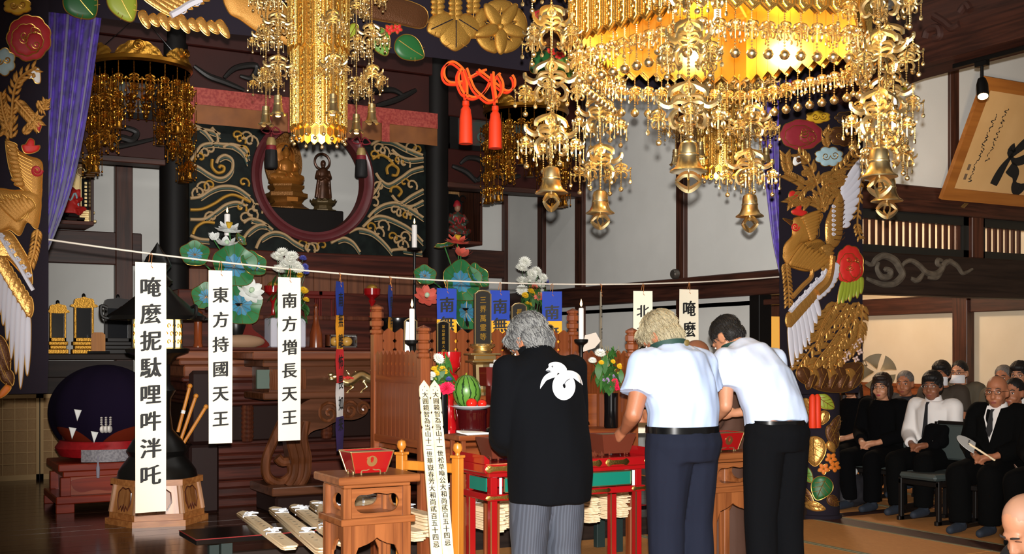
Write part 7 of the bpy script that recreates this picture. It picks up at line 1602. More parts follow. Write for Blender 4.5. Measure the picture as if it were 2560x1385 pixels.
STAND = dict(hip=((-.09, 0, .9), (.09, 0, .9)), kn=((-.1, .02, .49), (.1, .02, .49)), an=((-.105, -.01, .09), (.105, -.01, .09)))
def strands(root, T, mm, n=1500, L=.05, seed=1):
    """combed locks lying over the hair"""
    h = [c for c in root.children if c.name.startswith('hair')][0]; rn = random.Random(seed); vs = h.data.vertices; inv = T.inverted(); m = MB()
    for _ in range(n):
        v = vs[rn.randrange(len(vs))]; p = v.co.copy(); nn = v.normal.copy(); q = inv @ p
        if q.z < -.06: continue
        d = p - (T @ Vector((0, -.035, .13))); d += (T.to_3x3() @ Vector((0, -.02, -.05))); d = d - nn * d.dot(nn)
        if d.length < 1e-4: continue
        d.normalize(); sd = nn.cross(d) * rn.uniform(-.25, .25); l = L * rn.uniform(.6, 1.2); pts = [p + nn * .0005, p + (d + sd * .5) * l * .35 + nn * .0042, p + (d + sd) * l * .7 + nn * .003, p + (d + sd * 1.2) * l - nn * .002]
        m.tube(pts, [.0012, .0014, .0012, .0004], 3, caps=False)
    o = m.build('hair_locks', mm, root, sharp=180); o['kind'] = 'stuff'
# ---------------------------------------------------------------- man in the black festival coat
J1 = dict(STAND, spine=[(0, 0, .92), (0, .0, 1.06), (0, .03, 1.2), (0, .07, 1.33), (0, .1, 1.42)], head=(-.005, .155, 1.462), pitch=radians(-38), yaw=radians(8),
          sh=((-.185, .07, 1.335), (.185, .07, 1.335)), el=((-.175, .1, 1.04), (.23, .13, 1.06)), wr=((-.05, .31, 1.04), (.06, .34, 1.06)), hd=((.25, .9, .25), (-.25, .9, .25)), hn=((.9, 0, 0), (-.9, 0, 0)))
P1 = atD(1372, 880, 5.5); greyh = mat('grey_hair', '#70706e', .55, grain=('y', 260, '#3c3c3d'))
p1, T1 = person('grey-haired man in black festival coat bowing, seen from behind', (P1.x, P1.y, 0), radians(3), J1, SK1, 'full', greyh, 1.02, seed=2, brows=greyh)
blackc = mat('black_cotton', '#07080b', .95, bump=(400, .2), spec=.08); strip = bpy.data.materials.new('striped_trousers'); strip.use_nodes = True
N = strip.node_tree.nodes; Lk = strip.node_tree.links; tcn = N.new('ShaderNodeTexCoord'); wv = N.new('ShaderNodeTexWave'); wv.inputs['Scale'].default_value = 26; wv.bands_direction = 'X'; rp = N.new('ShaderNodeValToRGB'); rp.color_ramp.elements[0].color = lin('#3a3f4a'); rp.color_ramp.elements[1].color = lin('#2c303a'); rp.color_ramp.elements[0].position = .3; rp.color_ramp.elements[1].position = .5
Lk.new(tcn.outputs['Object'], wv.inputs[0]); Lk.new(wv.outputs[0], rp.inputs[0]); Lk.new(rp.outputs[0], N['Principled BSDF'].inputs['Base Color']); N['Principled BSDF'].inputs['Roughness'].default_value = .8; MATS['striped_trousers'] = strip
strands(p1, T1, mat('grey_lock', '#7c7c79', .55), 1700, .036, 2); strands(p1, T1, mat('dark_grey_lock', '#3c3c3d', .55), 1300, .036, 3)
garment(p1, 'trousers', strip, trouser_parts(J1, 1.0, .012, (0, 0, 1.0), 1.15), seed=3)
m = MB().loft([((0, -.01, .712), .205, .165, 0), ((0, -.01, .85), .21, .182, 0), ((0, -.005, 1.0), .205, .176, 0), ((0, .02, 1.15), .2, .15, -.1), ((0, .045, 1.27), .195, .14, -.25), ((0, .075, 1.36), .15, .105, -.4), ((0, .1, 1.43), .075, .07, -.5)], 28)
for sg, k in ((-1, 0), (1, 1)):
    s, e, w = Vector(J1['sh'][k]), Vector(J1['el'][k]), Vector(J1['wr'][k]); m.ell(s, .075, 14, 10); m.tube([s.lerp(Vector((0, .06, 1.3)), .4), s, s.lerp(e, .5), e + Vector((0, 0, .02))], [.095, .078, .076, .08], 16); m.ell(e, .08, 14, 10); m.tube([e, e.lerp(w, .62) + Vector((0, 0, -.035))], [.078, .075], 16); m.tube([e + Vector((0, .02, -.03)), e.lerp(w, .5) + Vector((0, 0, -.07))], [.07, .06], 12)
coat = garment(p1, 'festival_coat', blackc, m, .012, (.007, 7, 2.4), 5)
collar_ring(p1, (0, .105, 1.395), .078, radians(28), .06, blackc)
def decal_on(obj, root, polys, mm, name, lift=.003):
    T = Matrix.Translation(root.location) @ Matrix.Rotation(root.rotation_euler.z, 4, 'Z'); inv = T.inverted()
    bv = BVHTree.FromPolygons([T @ v.co for v in obj.data.vertices], [tuple(p.vertices) for p in obj.data.polygons])
    def hit(px, py):
        d = ray(px, py).normalized(); h = bv.ray_cast(CAMP, d); return (h[0] - d * lift) if h[0] is not None else None
    for poly in polys:
        c2 = curve([Vector((a, b, 0)) for a, b in poly], 4, True); c = sum(c2, Vector()) / len(c2); m = MB(); n = len(c2); vs = []
        for k in (1.0, .75, .5, .25): vs += [c + (v - c) * k for v in c2]
        vs.append(c); pts = []
        for v in vs:
            h = hit(v.x, v.y); pts.append(inv @ (h if h is not None else atD(v.x, v.y, 5.4)))
        fs = [(i * n + j, i * n + (j + 1) % n, (i + 1) * n + (j + 1) % n, (i + 1) * n + j) for i in range(3) for j in range(n)] + [(3 * n + j, 3 * n + (j + 1) % n, 4 * n) for j in range(n)]
        m.add(pts, fs).build(name, mm, root, sharp=180)
Zm = lambda pts: [(960 + a / 3.42, 640 + b / 3.42) for a, b in pts]
crestw = mat('crest_white', '#f2f2f2', .7)
decal_on(coat, p1, [Zm([(1385, 978), (1408, 950), (1408, 925), (1445, 907), (1500, 910), (1545, 938), (1562, 978), (1500, 1000), (1440, 990)]), Zm([(1336, 1135), (1342, 1085), (1370, 1030), (1420, 995), (1480, 990), (1470, 1030), (1420, 1050), (1370, 1075), (1350, 1100)])], crestw, 'bird_crest')
ringp = []
for i in range(26):
    a = 2 * pi * i / 26; ringp.append((1538 + 98 * cos(a), 1115 + 117 * sin(a)))
decal_on(coat, p1, [Zm(ringp)], crestw, 'bird_crest', .0035)
decal_on(coat, p1, [Zm([(1500, 990), (1560, 978), (1620, 985), (1668, 1015), (1690, 1060), (1700, 1105), (1660, 1065), (1610, 1042), (1560, 1040), (1520, 1050)])], crestw, 'bird_crest', .004)
decal_on(coat, p1, [Zm([(1529, 1100), (1545, 1090), (1553, 1115), (1545, 1132), (1532, 1120)])], blackc, 'crest_gap', .006); decal_on(coat, p1, [Zm([(1585, 1048), (1562, 1062), (1545, 1082), (1540, 1095), (1547, 1095), (1560, 1072), (1588, 1054)]), Zm([(1440, 935), (1448, 945), (1440, 955), (1430, 945)]), Zm([(1380, 978), (1410, 975), (1425, 982), (1405, 990)])], mat('crest_line', '#55585e', .7), 'crest_line', .006)
# ---------------------------------------------------------------- blond man, pale blue shirt
J2 = dict(STAND, spine=[(0, -.0, .95), (0, -.01, 1.1), (0, .03, 1.24), (0, .08, 1.37), (0, .11, 1.44)], head=(-.01, .175, 1.498), pitch=radians(-35), yaw=radians(14),
          sh=((-.195, .08, 1.345), (.195, .08, 1.345)), el=((-.285, .06, 1.09), (.28, .1, 1.1)), wr=((-.19, .27, .985), (.1, .33, 1.05)), hd=((.15, .8, -.35), (-.2, .9, 0)), hn=((.9, 0, -.2), (-.9, 0, 0)))
P2 = atD(1706, 880, 6.3); blond = mat('blond_grey_hair', '#a89d80', .55, grain=('y', 260, '#6a614c'))
p2, T2 = person('blond-haired man in pale blue shirt and navy trousers bowing, from behind', (P2.x, P2.y, 0), radians(2), J2, SK1, 'full', blond, 1.04, seed=5, build_=1.16, brows=blond)
shirtb = mat('pale_blue_shirt', '#b0c4e6', .75, bump=(350, .12)); navyt = mat('navy_trousers', '#171b29', .9, bump=(300, .2), spec=.15)
strands(p2, T2, mat('blond_lock', '#ab9f80', .55), 1700, .045, 4); strands(p2, T2, mat('tawny_lock', '#776c52', .55), 1000, .045, 5)
garment(p2, 'shirt', shirtb, shirt_parts(J2, 1.19, .018, .62, (0, 0, .985)), .0105, (.016, 5, 3.5), 8)
garment(p2, 'trousers', navyt, trouser_parts(J2, 1.2, .014, (0, 0, 1.0)), .0125, (.006, 7, 3), 9)
def belt(root, c, rx, ry): MB().grid(lambda u, v: (c[0] + rx * cos(2 * pi * u), c[1] + ry * sin(2 * pi * u), c[2] + .036 * v), 40, 2).build('belt', black, root, sharp=180)
belt(p2, (0, 0, .985), .216, .172); dkg = mat('dark_green_stole', '#1c3b34', .7)
def stole(root, J, T, rot):
    c = Vector(J['spine'][-1]); MB().grid(lambda u, v: (c.x + (.088 + .014 * v) * cos(2 * pi * u), c.y - .015 + (.086 + .012 * v) * sin(2 * pi * u) + .03 * v, c.z - .035 + .062 * v - .028 * sin(2 * pi * u)), 32, 4).build('neck_stole', dkg, root, sharp=180)
    MB().ell((c.x + .03, c.y - .112, c.z + .03), (.02, .006, .018), 10, 6).build('stole_crest', mat('stole_gold', '#6d5a2c', .6), root)
stole(p2, J2, T2, 0)
# ---------------------------------------------------------------- black-haired man, pale blue shirt
J3 = dict(STAND, spine=[(0, 0, .98), (0, .02, 1.12), (0, .1, 1.26), (0, .22, 1.38), (0, .3, 1.44)], head=(-.0, .41, 1.5), pitch=radians(-42), yaw=radians(10),
          sh=((-.175, .22, 1.365), (.175, .22, 1.365)), el=((-.225, .17, 1.115), (.22, .22, 1.1)), wr=((-.15, .37, 1.01), (.08, .44, 1.05)), hd=((-.25, .55, -.32), (-.2, .9, 0)), hn=((.2, .3, -.9), (-.9, 0, 0)))
P3 = atD(1940, 880, 6.6); blk = mat('black_hair', '#0f0d0d', .6, grain=('y', 260, '#1c1918'), spec=.3)
p3, T3 = person('black-haired man in pale blue shirt and black trousers bowing low', (P3.x, P3.y, 0), radians(2), J3, SK2, 'short', blk, 1.0, seed=9, curl=(.7, .5))
strands(p3, T3, mat('black_lock', '#14110f', .5), 1500, .035, 6)
garment(p3, 'shirt', mat('white_blue_shirt', '#b9c8e2', .75, bump=(350, .12)), shirt_parts(J3, 1.02, .02, .62, (0, 0, 1.01)), .0105, (.017, 5, 3.5), 12)
garment(p3, 'trousers', mat('black_trousers', '#08090c', .95, bump=(300, .2), spec=.1), trouser_parts(J3, 1.06, .016, (0, 0, 1.02)), .0125, (.006, 7, 3), 13); belt(p3, (0, 0, 1.0), .185, .15); stole(p3, J3, T3, 0)
# ---------------------------------------------------------------- priest in brown behind them
P4 = atD(1800, 880, 7.9)
J4 = dict(STAND, spine=[(0, 0, .9), (0, .0, 1.03), (0, .03, 1.15), (0, .08, 1.26), (0, .11, 1.31)], head=(0, .16, 1.375), pitch=radians(-28), yaw=radians(5), sh=((-.18, .08, 1.23), (.18, .08, 1.23)), el=((-.24, .1, .98), (.24, .1, .98)), wr=((-.05, .3, 1.05), (.05, .3, 1.05)), hd=((.1, .6, .7), (-.1, .6, .7)), hn=((1, 0, 0), (-1, 0, 0)))
p4, T4 = person('shaven-headed priest in a brown robe between the two men in blue', (P4.x, P4.y, 0), radians(62), J4, SK3, seed=4, closed=True)
m = shirt_parts(J4, 1.15, .03, 1.6, (0, 0, .9)); m.loft([((0, 0, .06), .25, .22, 0), ((0, 0, .5), .22, .19, 0), ((0, 0, .95), .2, .17, 0)], 24); garment(p4, 'robe', mat('brown_robe', '#4a2f22', .8), m, .014, (.009, 6, 3), 15)
collar_ring(p4, (0, .11, 1.28), .08, radians(30), .06, black)
# ================================================================ SEATED PEOPLE AND THEIR CHAIRS
SIT = dict(spine=[(0, 0, .5), (0, -.01, .63), (0, .0, .76), (0, .02, .9), (0, .03, .98)], head=(0, .06, 1.1), sh=((-.175, .01, .92), (.175, .01, .92)), el=((-.225, .06, .67), (.225, .06, .67)), wr=((-.08, .27, .60), (.08, .27, .60)),
           hip=((-.09, .04, .48), (.09, .04, .48)), kn=((-.13, .44, .46), (.13, .44, .46)), an=((-.12, .42, .085), (.12, .42, .085)), hd=((.7, .7, -.15), (-.7, .7, -.15)), hn=((0, .2, -1), (0, .2, -1)))
chairm = mat('black_chair_frame', '#120f0e', .35); seatm = mat('grey_green_seat', '#3a4240', .6)
def chair(x, y, rz, label):
    t = thing('low_chair', label, 'chair', (x, y, 0), rz, 'low black chairs'); t.scale = (.84, 1, 1)
    MB().bx(-.23, .23, -.2, .24, .36, .41, .02).build('seat', seatm, t)
    MB().bx(-.22, .22, -.26, -.22, .5, .8, .015).build('backrest', seatm, t)
    for sx in (-1, 1):
        for y0, h in ((.2, .36), (-.24, .82)): MB().bx(sx * .235 - .02, sx * .235 + .02, y0 - .02, y0 + .02, 0, h, .004).build('leg', chairm, t)
        MB().bx(sx * .235 - .02, sx * .235 + .02, -.26, .24, 0, .035, .004).build('runner', chairm, t); MB().bx(sx * .235 - .018, sx * .235 + .018, -.24, .22, .31, .35, .004).build('side_rail', chairm, t)
    MB().bx(-.22, .22, .185, .215, .31, .35, .004).build('front_rail', chairm, t); MB().bx(-.22, .22, -.25, -.225, .8, .83, .006).build('top_rail', chairm, t)
    return t
SM = {}
def seated(label, px, X=None, Y=None, rz=pi / 2 + .22, skin=SK1, hair='short', hairm=None, yaw=0.0, pitch=0.0, s=1.0, up=0.0, wear='suit', chair_label=None, J=None, build_=1.0, seed=1, armr=None, **kw):
    t_ = (px - CX) / FPX; r = ray(px, 900)
    if Y is None: Y = X * r.y / r.x
    else: X = Y * r.x / r.y
    f = Vector((-sin(rz), cos(rz))); X -= f.x * .06; Y -= f.y * .06
    q = dict(J or SIT); q['yaw'] = yaw; q['pitch'] = pitch
    root, T = person(label, (X, Y, up), rz, q, skin, hair, hairm, s, vox=.01, seed=seed, build_=build_, flip=None if True else 0, **kw) if False else person(label, (X, Y, up), rz, q, skin, hair, hairm, s, vox=.01, seed=seed, build_=build_, **kw)
    if chair_label: chair(X, Y, rz, chair_label)
    return root, T, q
def wear(root, q, top, bot, sleeve, inf=.016, b=1.0, seed=1):
    o = garment(root, 'top', top, shirt_parts(q, b, inf, sleeve), .0125, (.008, 7, 5), seed); garment(root, 'trousers', bot, trouser_parts(q, b, .016, (0, -.01, .56)), .0135, (.005, 7, 5), seed + 1)
    for k in (0, 1):
        an = Vector(q['an'][k]); m = MB(); tube(m, [an + Vector((0, -.03, -.04)), an + Vector((0, .05, -.042)), an + Vector((0, .17, -.052))], [.04, .042, .032], 10); tube(m, [an + Vector((0, 0, .03)), an + Vector((0, 0, -.03))], [.044, .042], 10); remesh(m, .01, 2).build('sock', mat('dark_sock', '#1c2430', .8), root, sharp=180)
    return o
suit = mat('black_suit', '#060606', .95, spec=.08); suit2 = mat('black_dress', '#050506', .95, spec=.08); wsh = mat('white_shirt', '#d3cdc9', .75, bump=(300, .1)); dknavy = mat('navy_tshirt', '#12151f', .85); brsh = mat('brown_shirt', '#33291f', .85); olive = mat('olive_shirt', '#4a4335', .85)
gh2 = mat('silver_hair', '#6f6a66', .6, grain=('y', 260, '#46413f')); dkb = mat('dark_brown_hair', '#1a110e', .6, grain=('z', 220, '#2a1c17'), spec=.3); wire = mat('glasses_metal', '#2a2322', .3, metal=.6)
def vneck(root, T, q, tie=True, shirt=wsh, jacket=True):
    c = Vector(q['spine'][-1]); y = .135
    if jacket: MB().add([(-.06, .1, .99), (.06, .1, .99), (.055, .165, .9), (0, .185, .7), (-.055, .165, .9)], [(0, 1, 2, 3, 4)]).build('shirt_front', shirt, root)
    MB().grid(lambda u, v: (c.x + (.066 + .012 * v) * cos(2 * pi * u), c.y + .005 + (.064 + .012 * v) * sin(2 * pi * u), c.z - .005 + .045 * (1 - v) - .028 * max(0, sin(2 * pi * u))), 24, 3).build('shirt_collar', shirt, root, sharp=180)
    if tie:
        o = [(-.014, .118, .965), (.014, .118, .965), (.01, .145, .94), (.026, .182, .8 if jacket else .66), (.0, .184, .74 if jacket else .62), (-.026, .182, .8 if jacket else .66), (-.01, .145, .94)]
        MB().prism([Vector(p) + Vector((0, .012, 0)) for p in o], (0, -.008, 0)).build('necktie', mat('black_tie', '#0b0b10', .6), root)
# shaven man in black suit
root, T, q = seated('shaven man with glasses in black suit holding a paper fan', 2492, X=7.9, skin=SK1, hair=None, yaw=radians(12), glasses=wire, brows=mat('thin_brow', '#4a3328', .8), chair_label='low black chair under the shaven man in the suit', s=1.04, build_=1.1, seed=21)
wear(root, q, suit, suit, 1.86, .024, 1.1, 22); vneck(root, T, q)
MB().put(MB().ell((0, -.05, .0), (.079, .062, .045), 16, 10), T @ Matrix.Scale(1.04, 4)).build('cropped_hair', mat('cropped_grey', '#55423a', .8), root)
H = Matrix.Translation(root.location) @ Matrix.Rotation(root.rotation_euler.z, 4, 'Z'); fc = H @ Vector((.02, .36, .66))
t = thing('paper_fan', 'white paper fan with a pale wooden handle held by the shaven man', 'fan', fc, radians(20)); R = Matrix.Rotation(radians(-55), 3, 'X') @ Matrix.Rotation(radians(-20), 3, 'Y')
m = MB(); pts = [R @ Vector((.16 * cos(a), 0, .05 + .12 * sin(a))) for a in [pi * (-.1 + 1.2 * i / 16) for i in range(17)]] ; m.prism(pts, R @ Vector((0, .002, 0))).build('fan_leaf', white, t)
MB().tube([R @ Vector((0, -.004, .07)), R @ Vector((-.02, -.004, -.16))], .008, 8).build('handle', pale, t)
for i in range(4): MB().prism([R @ Vector((-.02 + i * .035, -.002, .06)), R @ Vector((.0 + i * .035, -.002, .06)), R @ Vector((.0 + i * .035, -.002, .075)), R @ Vector((-.02 + i * .035, -.002, .075))], R @ Vector((0, -.0005, 0))).build('printed_mark', ink, t)
# white shirt and tie
root, T, q = seated('man in white shirt and black tie with a jacket over his arm', 2330, X=8.15, skin=SK3, hair='full', hairm=blk, yaw=radians(14), glasses=mat('thin_frame', '#6d625a', .3, metal=.6), chair_label='low black chair under the man in the white shirt', seed=24, up=.02)
wear(root, q, wsh, suit, 1.9, .011, 1.02, 25); vneck(root, T, q, True, wsh, False)
H = Matrix.Translation(root.location) @ Matrix.Rotation(root.rotation_euler.z, 4, 'Z'); t = thing('folded_jacket', 'black jacket folded over the lap of the man in white shirt', 'jacket', H @ Vector((-.12, .2, .62)), root.rotation_euler.z)
m = MB(); m.box((0, 0, .06), (.22, .12, .2), Matrix.Rotation(.3, 3, 'X'), .03); m.box((.05, .04, -.02), (.2, .1, .1), None, .03); remesh(m, .012, 4, folds(.008, 12, 12, 3)).build('cloth', suit2, t, sharp=180)
# two women in black
root, T, q = seated('woman with dark bobbed hair and glasses in black', 2204, X=8.15, skin=SK2, hair='bob', hairm=dkb, yaw=radians(14), glasses=wire, lips='#9c3f44', chair_label='low black chair under the woman with bobbed hair', seed=27, s=.95, build_=.9)
wear(root, q, suit2, suit2, 1.85, .02, .92, 28)
root, T, q = seated('woman with long dark hair in black beside the wrapped pillar', 2128, X=8.35, skin=SK2, hair='long', hairm=dkb, yaw=radians(10), chair_label='low black chair under the long-haired woman', seed=30, s=.95, build_=.88)
wear(root, q, suit2, suit2, .95, .02, .92, 31)
# empty chair next to the shaven man
chair(7.85, 6.8, pi / 2, 'empty low black chair with a grey seat beside the shaven man')
# second row
root, T, q = seated('grey-haired person in navy shirt behind the bobbed woman', 2262, X=9.15, skin=SK1, hair='short', hairm=gh2, yaw=radians(15), chair_label='low black chair under the person in navy', seed=33, s=1.0); wear(root, q, dknavy, suit, .8, .02, 1.05, 34)
root, T, q = seated('black-haired man with white mask and brown shirt in the second row', 2352, X=9.15, skin=SK1, hair='full', hairm=blk, yaw=radians(10), mask=True, up=.1, chair_label='low black chair under the masked man in brown', seed=36); o = wear(root, q, brsh, suit, .75, .02, 1.05, 37)
for dx in (0, .014): MB().tube([(.225 + dx, .0, .93), (.262 + dx * .6, .04, .8)], .0045, 5).build('sleeve_stripe', white, root)
root, T, q = seated('man with glasses and white mask in olive against the wall post', 2398, X=10.0, skin=SK2, hair='short', hairm=blk, yaw=radians(5), mask=True, glasses=wire, up=.1, chair_label='low black chair under the masked man in olive', seed=39); wear(root, q, olive, suit, 1.8, .02, 1.08, 40)
root, T, q = seated('grey-haired man behind the shaven man, near the right edge', 2508, X=9.9, skin=SK1, hair='short', hairm=gh2, yaw=radians(8), up=.06, chair_label='low black chair under the grey-haired man at right', seed=42); wear(root, q, olive, suit, 1.8, .02, 1.0, 43)
root, T, q = seated('dark-haired person with glasses and white shirt at the right edge', 2548, X=9.4, skin=SK2, hair='full', hairm=blk, yaw=radians(8), glasses=wire, up=.1, chair_label='low black chair under the person with glasses at the right edge', seed=45); wear(root, q, wsh, suit, 1.8, .02, 1.0, 46)
root, T, q = seated('dark-haired person half hidden behind the shaven man', 2534, X=8.8, skin=SK1, hair='short', hairm=blk, yaw=radians(0), up=-.04, chair_label='low black chair hidden behind the shaven man', seed=48); wear(root, q, suit2, suit, 1.8, .02, 1.0, 49)
# person at the right edge whose hand holds a round fan
root, T, q = seated('person in black at the right edge, only a hand with a fan in view', 2640, X=7.8, skin=SK1, hair='short', hairm=blk, chair_label='low black chair at the right edge of the picture', seed=51); wear(root, q, suit, suit, 1.85, .02, 1.05, 52)
hp = atD(2552, 1190, 8.75); t = thing('round_fan', 'round printed fan at the right edge', 'fan', hp, .4); MB().lathe([(.0, 0), (.1, 0), (.1, .003), (0, .003)], 28).build('fan_disc', mat('fan_print', '#b9a99a', .7, var=(14, '#8a2f2a', .06)), t); t.rotation_euler = (radians(60), radians(20), .6); MB().bx(-.006, .006, -.2, -.08, .0, .004).build('handle', pale, t)
# kneeling monk close at the lower right
MK = atD(2690, 1300, 4.6)
JM = dict(spine=[(0, 0, .24), (0, -.0, .36), (0, .04, .48), (0, .12, .59), (0, .17, .64)], head=(0, .24, .735), pitch=radians(-35), yaw=radians(0), sh=((-.18, .1, .56), (.18, .1, .56)), el=((-.22, .16, .32), (.22, .16, .32)), wr=((-.06, .34, .3), (.06, .34, .3)), hip=((-.09, .03, .2), (.09, .03, .2)), kn=((-.16, .42, .1), (.16, .42, .1)), an=((-.1, -.02, .07), (.1, -.02, .07)), ft=(0, -.16, -.02), hd=((.3, .9, 0), (-.3, .9, 0)), hn=((0, 0, -1), (0, 0, -1)))
pm, TM = person('shaven monk in black kneeling at the lower right corner, head bowed', (MK.x, MK.y, 0), radians(80), JM, SK2, seed=55, closed=True)
MB().put(MB().ell((0, -.018, .042), (.0775, .096, .087), 22, 14), TM).build('stubble', mat('stubble_skin', '#a3785f', .6), pm)
m = shirt_parts(JM, 1.15, .02, 1.5, (0, 0, .2)); m.loft([((0, .12, .01), .27, .33, 0), ((0, .1, .14), .25, .3, 0), ((0, .04, .26), .2, .18, 0)], 24); garment(pm, 'robe', mat('black_robe', '#101114', .7), m, .013, (.008, 7, 5), 57)
collar_ring(pm, (0, .16, .6), .08, radians(30), .06, mat('black_robe', '#101114'))
# ================================================================ RIGHT AISLE OBJECTS
# electric fan
fp = atD(2190, 930, 12.7); t = thing('electric_fan', 'black standing electric fan with a round wire guard', 'fan', (fp.x, fp.y, 0), radians(150))
MB().lathe([(.2, 0), (.2, .02), (.05, .04), (.02, .06), (.018, fp.z - .05)], 20).build('stand', blackm, t)
zc = fp.z; m = MB()
for k in range(10): m.tube([((.03 + .021 * k) * cos(a), .1 - .05 * (1 - ((.03 + .021 * k) / .24) ** 2) * -1, zc + (.03 + .021 * k) * sin(a)) for a in [2 * pi * i / 28 for i in range(28)]], .0022, 4, True)
for k in range(24): a = 2 * pi * k / 24; m.tube([(.24 * cos(a), .06, zc + .24 * sin(a)), (.22 * cos(a), .12, zc + .22 * sin(a)), (.03 * cos(a), .15, zc + .03 * sin(a))], .002, 4); m.tube([(.24 * cos(a), .06, zc + .24 * sin(a)), (.2 * cos(a), .0, zc + .2 * sin(a)), (.05 * cos(a), -.03, zc + .05 * sin(a))], .002, 4)
m.tube([(.24 * cos(2 * pi * i / 32), .06, zc + .24 * sin(2 * pi * i / 32)) for i in range(32)], .006, 6, True).build('wire_guard', mat('guard_wire', '#4a4638', .4, metal=.5), t)
for k in range(5):
    a = 2 * pi * k / 5; MB().grid(lambda u, v, a=a: ((.04 + .16 * u) * cos(a + (v - .5) * 1.0 * u ** .4), .07 + .03 * (v - .5), zc + (.04 + .16 * u) * sin(a + (v - .5) * 1.0 * u ** .4)), 6, 6).build('blade', mat('amber_blade', '#7d6d4e', .6), t, sharp=180)
MB().lathe([(.03, -.06), (.09, -.04), (.09, .06), (.04, .1)], 18).build('motor_hub', blackm, t); t.children[-1].location = (0, -.0, zc); t.children[-1].rotation_euler = (pi / 2, 0, 0)
# framed calligraphy leaning out from the wall
A = atY(2350, 497, YC - .12); Tt = atX(2462, 190, A.x); up = (Tt - A); Hh = up.length; up.normalize(); rt = Vector((1, 0, 0)); nn = rt.cross(up).normalized(); nn = nn if nn.y < 0 else -nn
t = thing('framed_calligraphy', 'large framed calligraphy leaning out above the grille', 'picture frame', A); Wd = 1.75; V = lambda a, b, c=0: rt * a + up * b + nn * c
bz = .11
for a0, a1, b0, b1 in ((0, Wd, 0, bz), (0, Wd, Hh - bz, Hh), (0, bz, bz, Hh - bz), (Wd - bz, Wd, bz, Hh - bz)): MB().prism([V(a0, b0, .02), V(a1, b0, .02), V(a1, b1, .02), V(a0, b1, .02)], nn * -.04).build('frame_bar', mat('frame_wood', '#a5672a', .5, grain=('x', 14, '#8f5520')), t)
MB().prism([V(bz, bz), V(Wd - bz, bz), V(Wd - bz, Hh - bz), V(bz, Hh - bz)], nn * -.01).build('paper', mat('aged_paper', '#d2a971', .85, var=(3, '#c49a62', .25)), t)
def brush(pts, w, name='brush_stroke'):
    P = curve([Vector((a, b, 0)) for a, b in pts], 6); k = len(P); L_ = []; R_ = []
    for i, p in enumerate(P):
        d = P[min(k - 1, i + 1)] - P[max(0, i - 1)]; d.normalize(); ww = w * (.35 + .65 * abs(sin(1.1 + 5.2 * i / k))) ; L_.append(p + Vector((-d.y, d.x, 0)) * ww); R_.append(p - Vector((-d.y, d.x, 0)) * ww)
    m = MB(); m.add([V(p.x, p.y, .003) for p in L_ + R_], [(i, i + 1, k + i + 1, k + i) for i in range(k - 1)]); m.build(name, ink, t)
for pts, w in (([(.62, .18), (.66, .35), (.74, .5), (.86, .62), (.98, .7)], .055), ([(.72, .55), (.68, .5), (.78, .42), (.92, .46), (1.0, .58)], .05), ([(.74, .36), (.86, .3), (.9, .2), (.98, .16), (1.05, .2)], .06), ([(.85, .8), (.95, .84), (1.1, .8)], .05), ([(1.05, .3), (1.15, .45), (1.3, .5), (1.45, .4)], .06), ([(1.1, .75), (1.25, .7), (1.4, .78), (1.5, .7)], .05), ([(1.2, .25), (1.35, .2), (1.5, .28)], .05)): brush(pts, w)
rn = random.Random(5)
for col, (x0, n_, top, bot) in enumerate(((.3, 15, .80, .16), (.42, 10, .86, .35))):
    for i in range(n_):
        z = top - (top - bot) * i / n_; x = x0 + .03 * (z - .5); pts = [(x + rn.uniform(-.02, .02), z + .02), (x + rn.uniform(-.025, .025), z + .008), (x + rn.uniform(-.025, .025), z - .006), (x + rn.uniform(-.02, .02), z - .02)]; brush(pts, .005, 'small_character')
for z in (.2, .29): MB().prism([V(.2, z, .002), V(.235, z, .002), V(.235, z + .055, .002), V(.2, z + .055, .002)], nn * .0005).build('seal', mat('seal_ink', '#6a5642', .8), t)
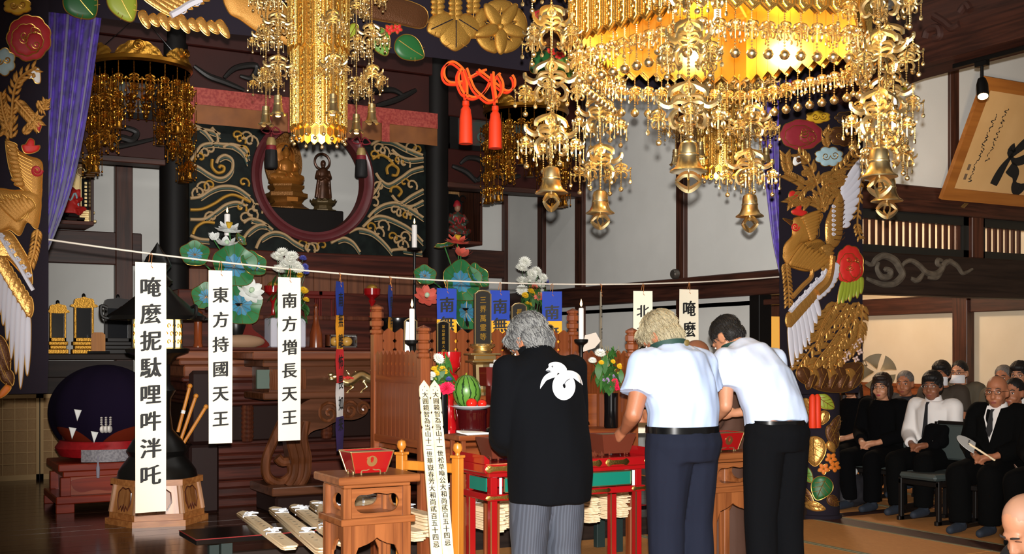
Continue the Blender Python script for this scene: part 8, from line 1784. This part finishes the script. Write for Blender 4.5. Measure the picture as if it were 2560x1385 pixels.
for a in (.3, 1.4): MB().prism([V(a, -.01, .03), V(a + .05, -.01, .03), V(a + .06, -.13, -.04), V(a + .02, -.1, -.04)], nn * .004).build('hanging_leaf', mat('brass_dull', '#8a6a3a', .5, metal=.5), t)
# spotlight on a track under the great beam
S0 = atX(2385, 168, XR); S1 = atX(2560, 122, XR)
tr = thing('lighting_track', 'black lighting track under the great beam', 'track', (XR, S0.y, 3.5)); MB().bx(XR - .02, XR + .02, 3.5, S0.y, 3.555, 3.59, .003).build('rail', blackm, tr, True)
sp = atX(2455, 165, XR); t = thing('spotlight', 'small black spotlight glowing warm above the framed calligraphy', 'spotlight', (XR, sp.y, 3.4)); d = Vector((-.35, -.35, -.87)).normalized()
MB().cyl((0, 0, .0), (0, 0, .16), .012, n=8).bx(-.02, .02, -.05, .05, .12, .16).build('stem', blackm, t); MB().tube([-d * .03, d * .02, d * .13], [.03, .042, .042], 18).build('can', blackm, t); MB().tube([d * .125, d * .132], .036, 16).build('lens', mat('spot_lens', '#fff0d0', .3, emit=('#ffc27a', 12)), t)
lamp('spot_lamp_light', 'SPOT', Vector((XR + .1, sp.y - .1, 3.38)), 40, (1, .72, .42), .04, spot_size=radians(100), spot_blend=.6).rotation_euler = (Vector((9.3, 7.2, 3.3)) - Vector((XR + .1, sp.y - .1, 3.38))).to_track_quat('-Z', 'Y').to_euler()
# small wall knob / door bell on the right wall post
t = thing('wall_alarm', 'small round grey bell fixed to the wall post', 'bell', atX(1688, 685, XR - .1)); MB().lathe([(.04, -.035), (.05, -.02), (.05, .02), (.03, .035)], 18).build('dome', mat('grey_metal', '#6b655e', .3, metal=.7), t); t.rotation_euler = (0, pi / 2, 0)
# things under the chairs
for px, py, d_, lab in ((2125, 1165, 10.6, 'white and orange bag under the long-haired woman'),):
    p = atD(px, py, d_); t = thing('shopping_bag', lab, 'bag', (p.x, p.y, 0)); m = MB().box((0, 0, .16), (.3, .2, .3), None, .05); remesh(m, .02, 3, folds(.015, 9, 9, 2)).build('bag', mat('dark_bag', '#17151a', .7), t, sharp=180); MB().ell((-.04, -.02, .33), (.1, .07, .05), 14, 8).build('white_bundle', white, t)
bpy.data.objects.remove(_to); bpy.data.scenes.remove(SCR)
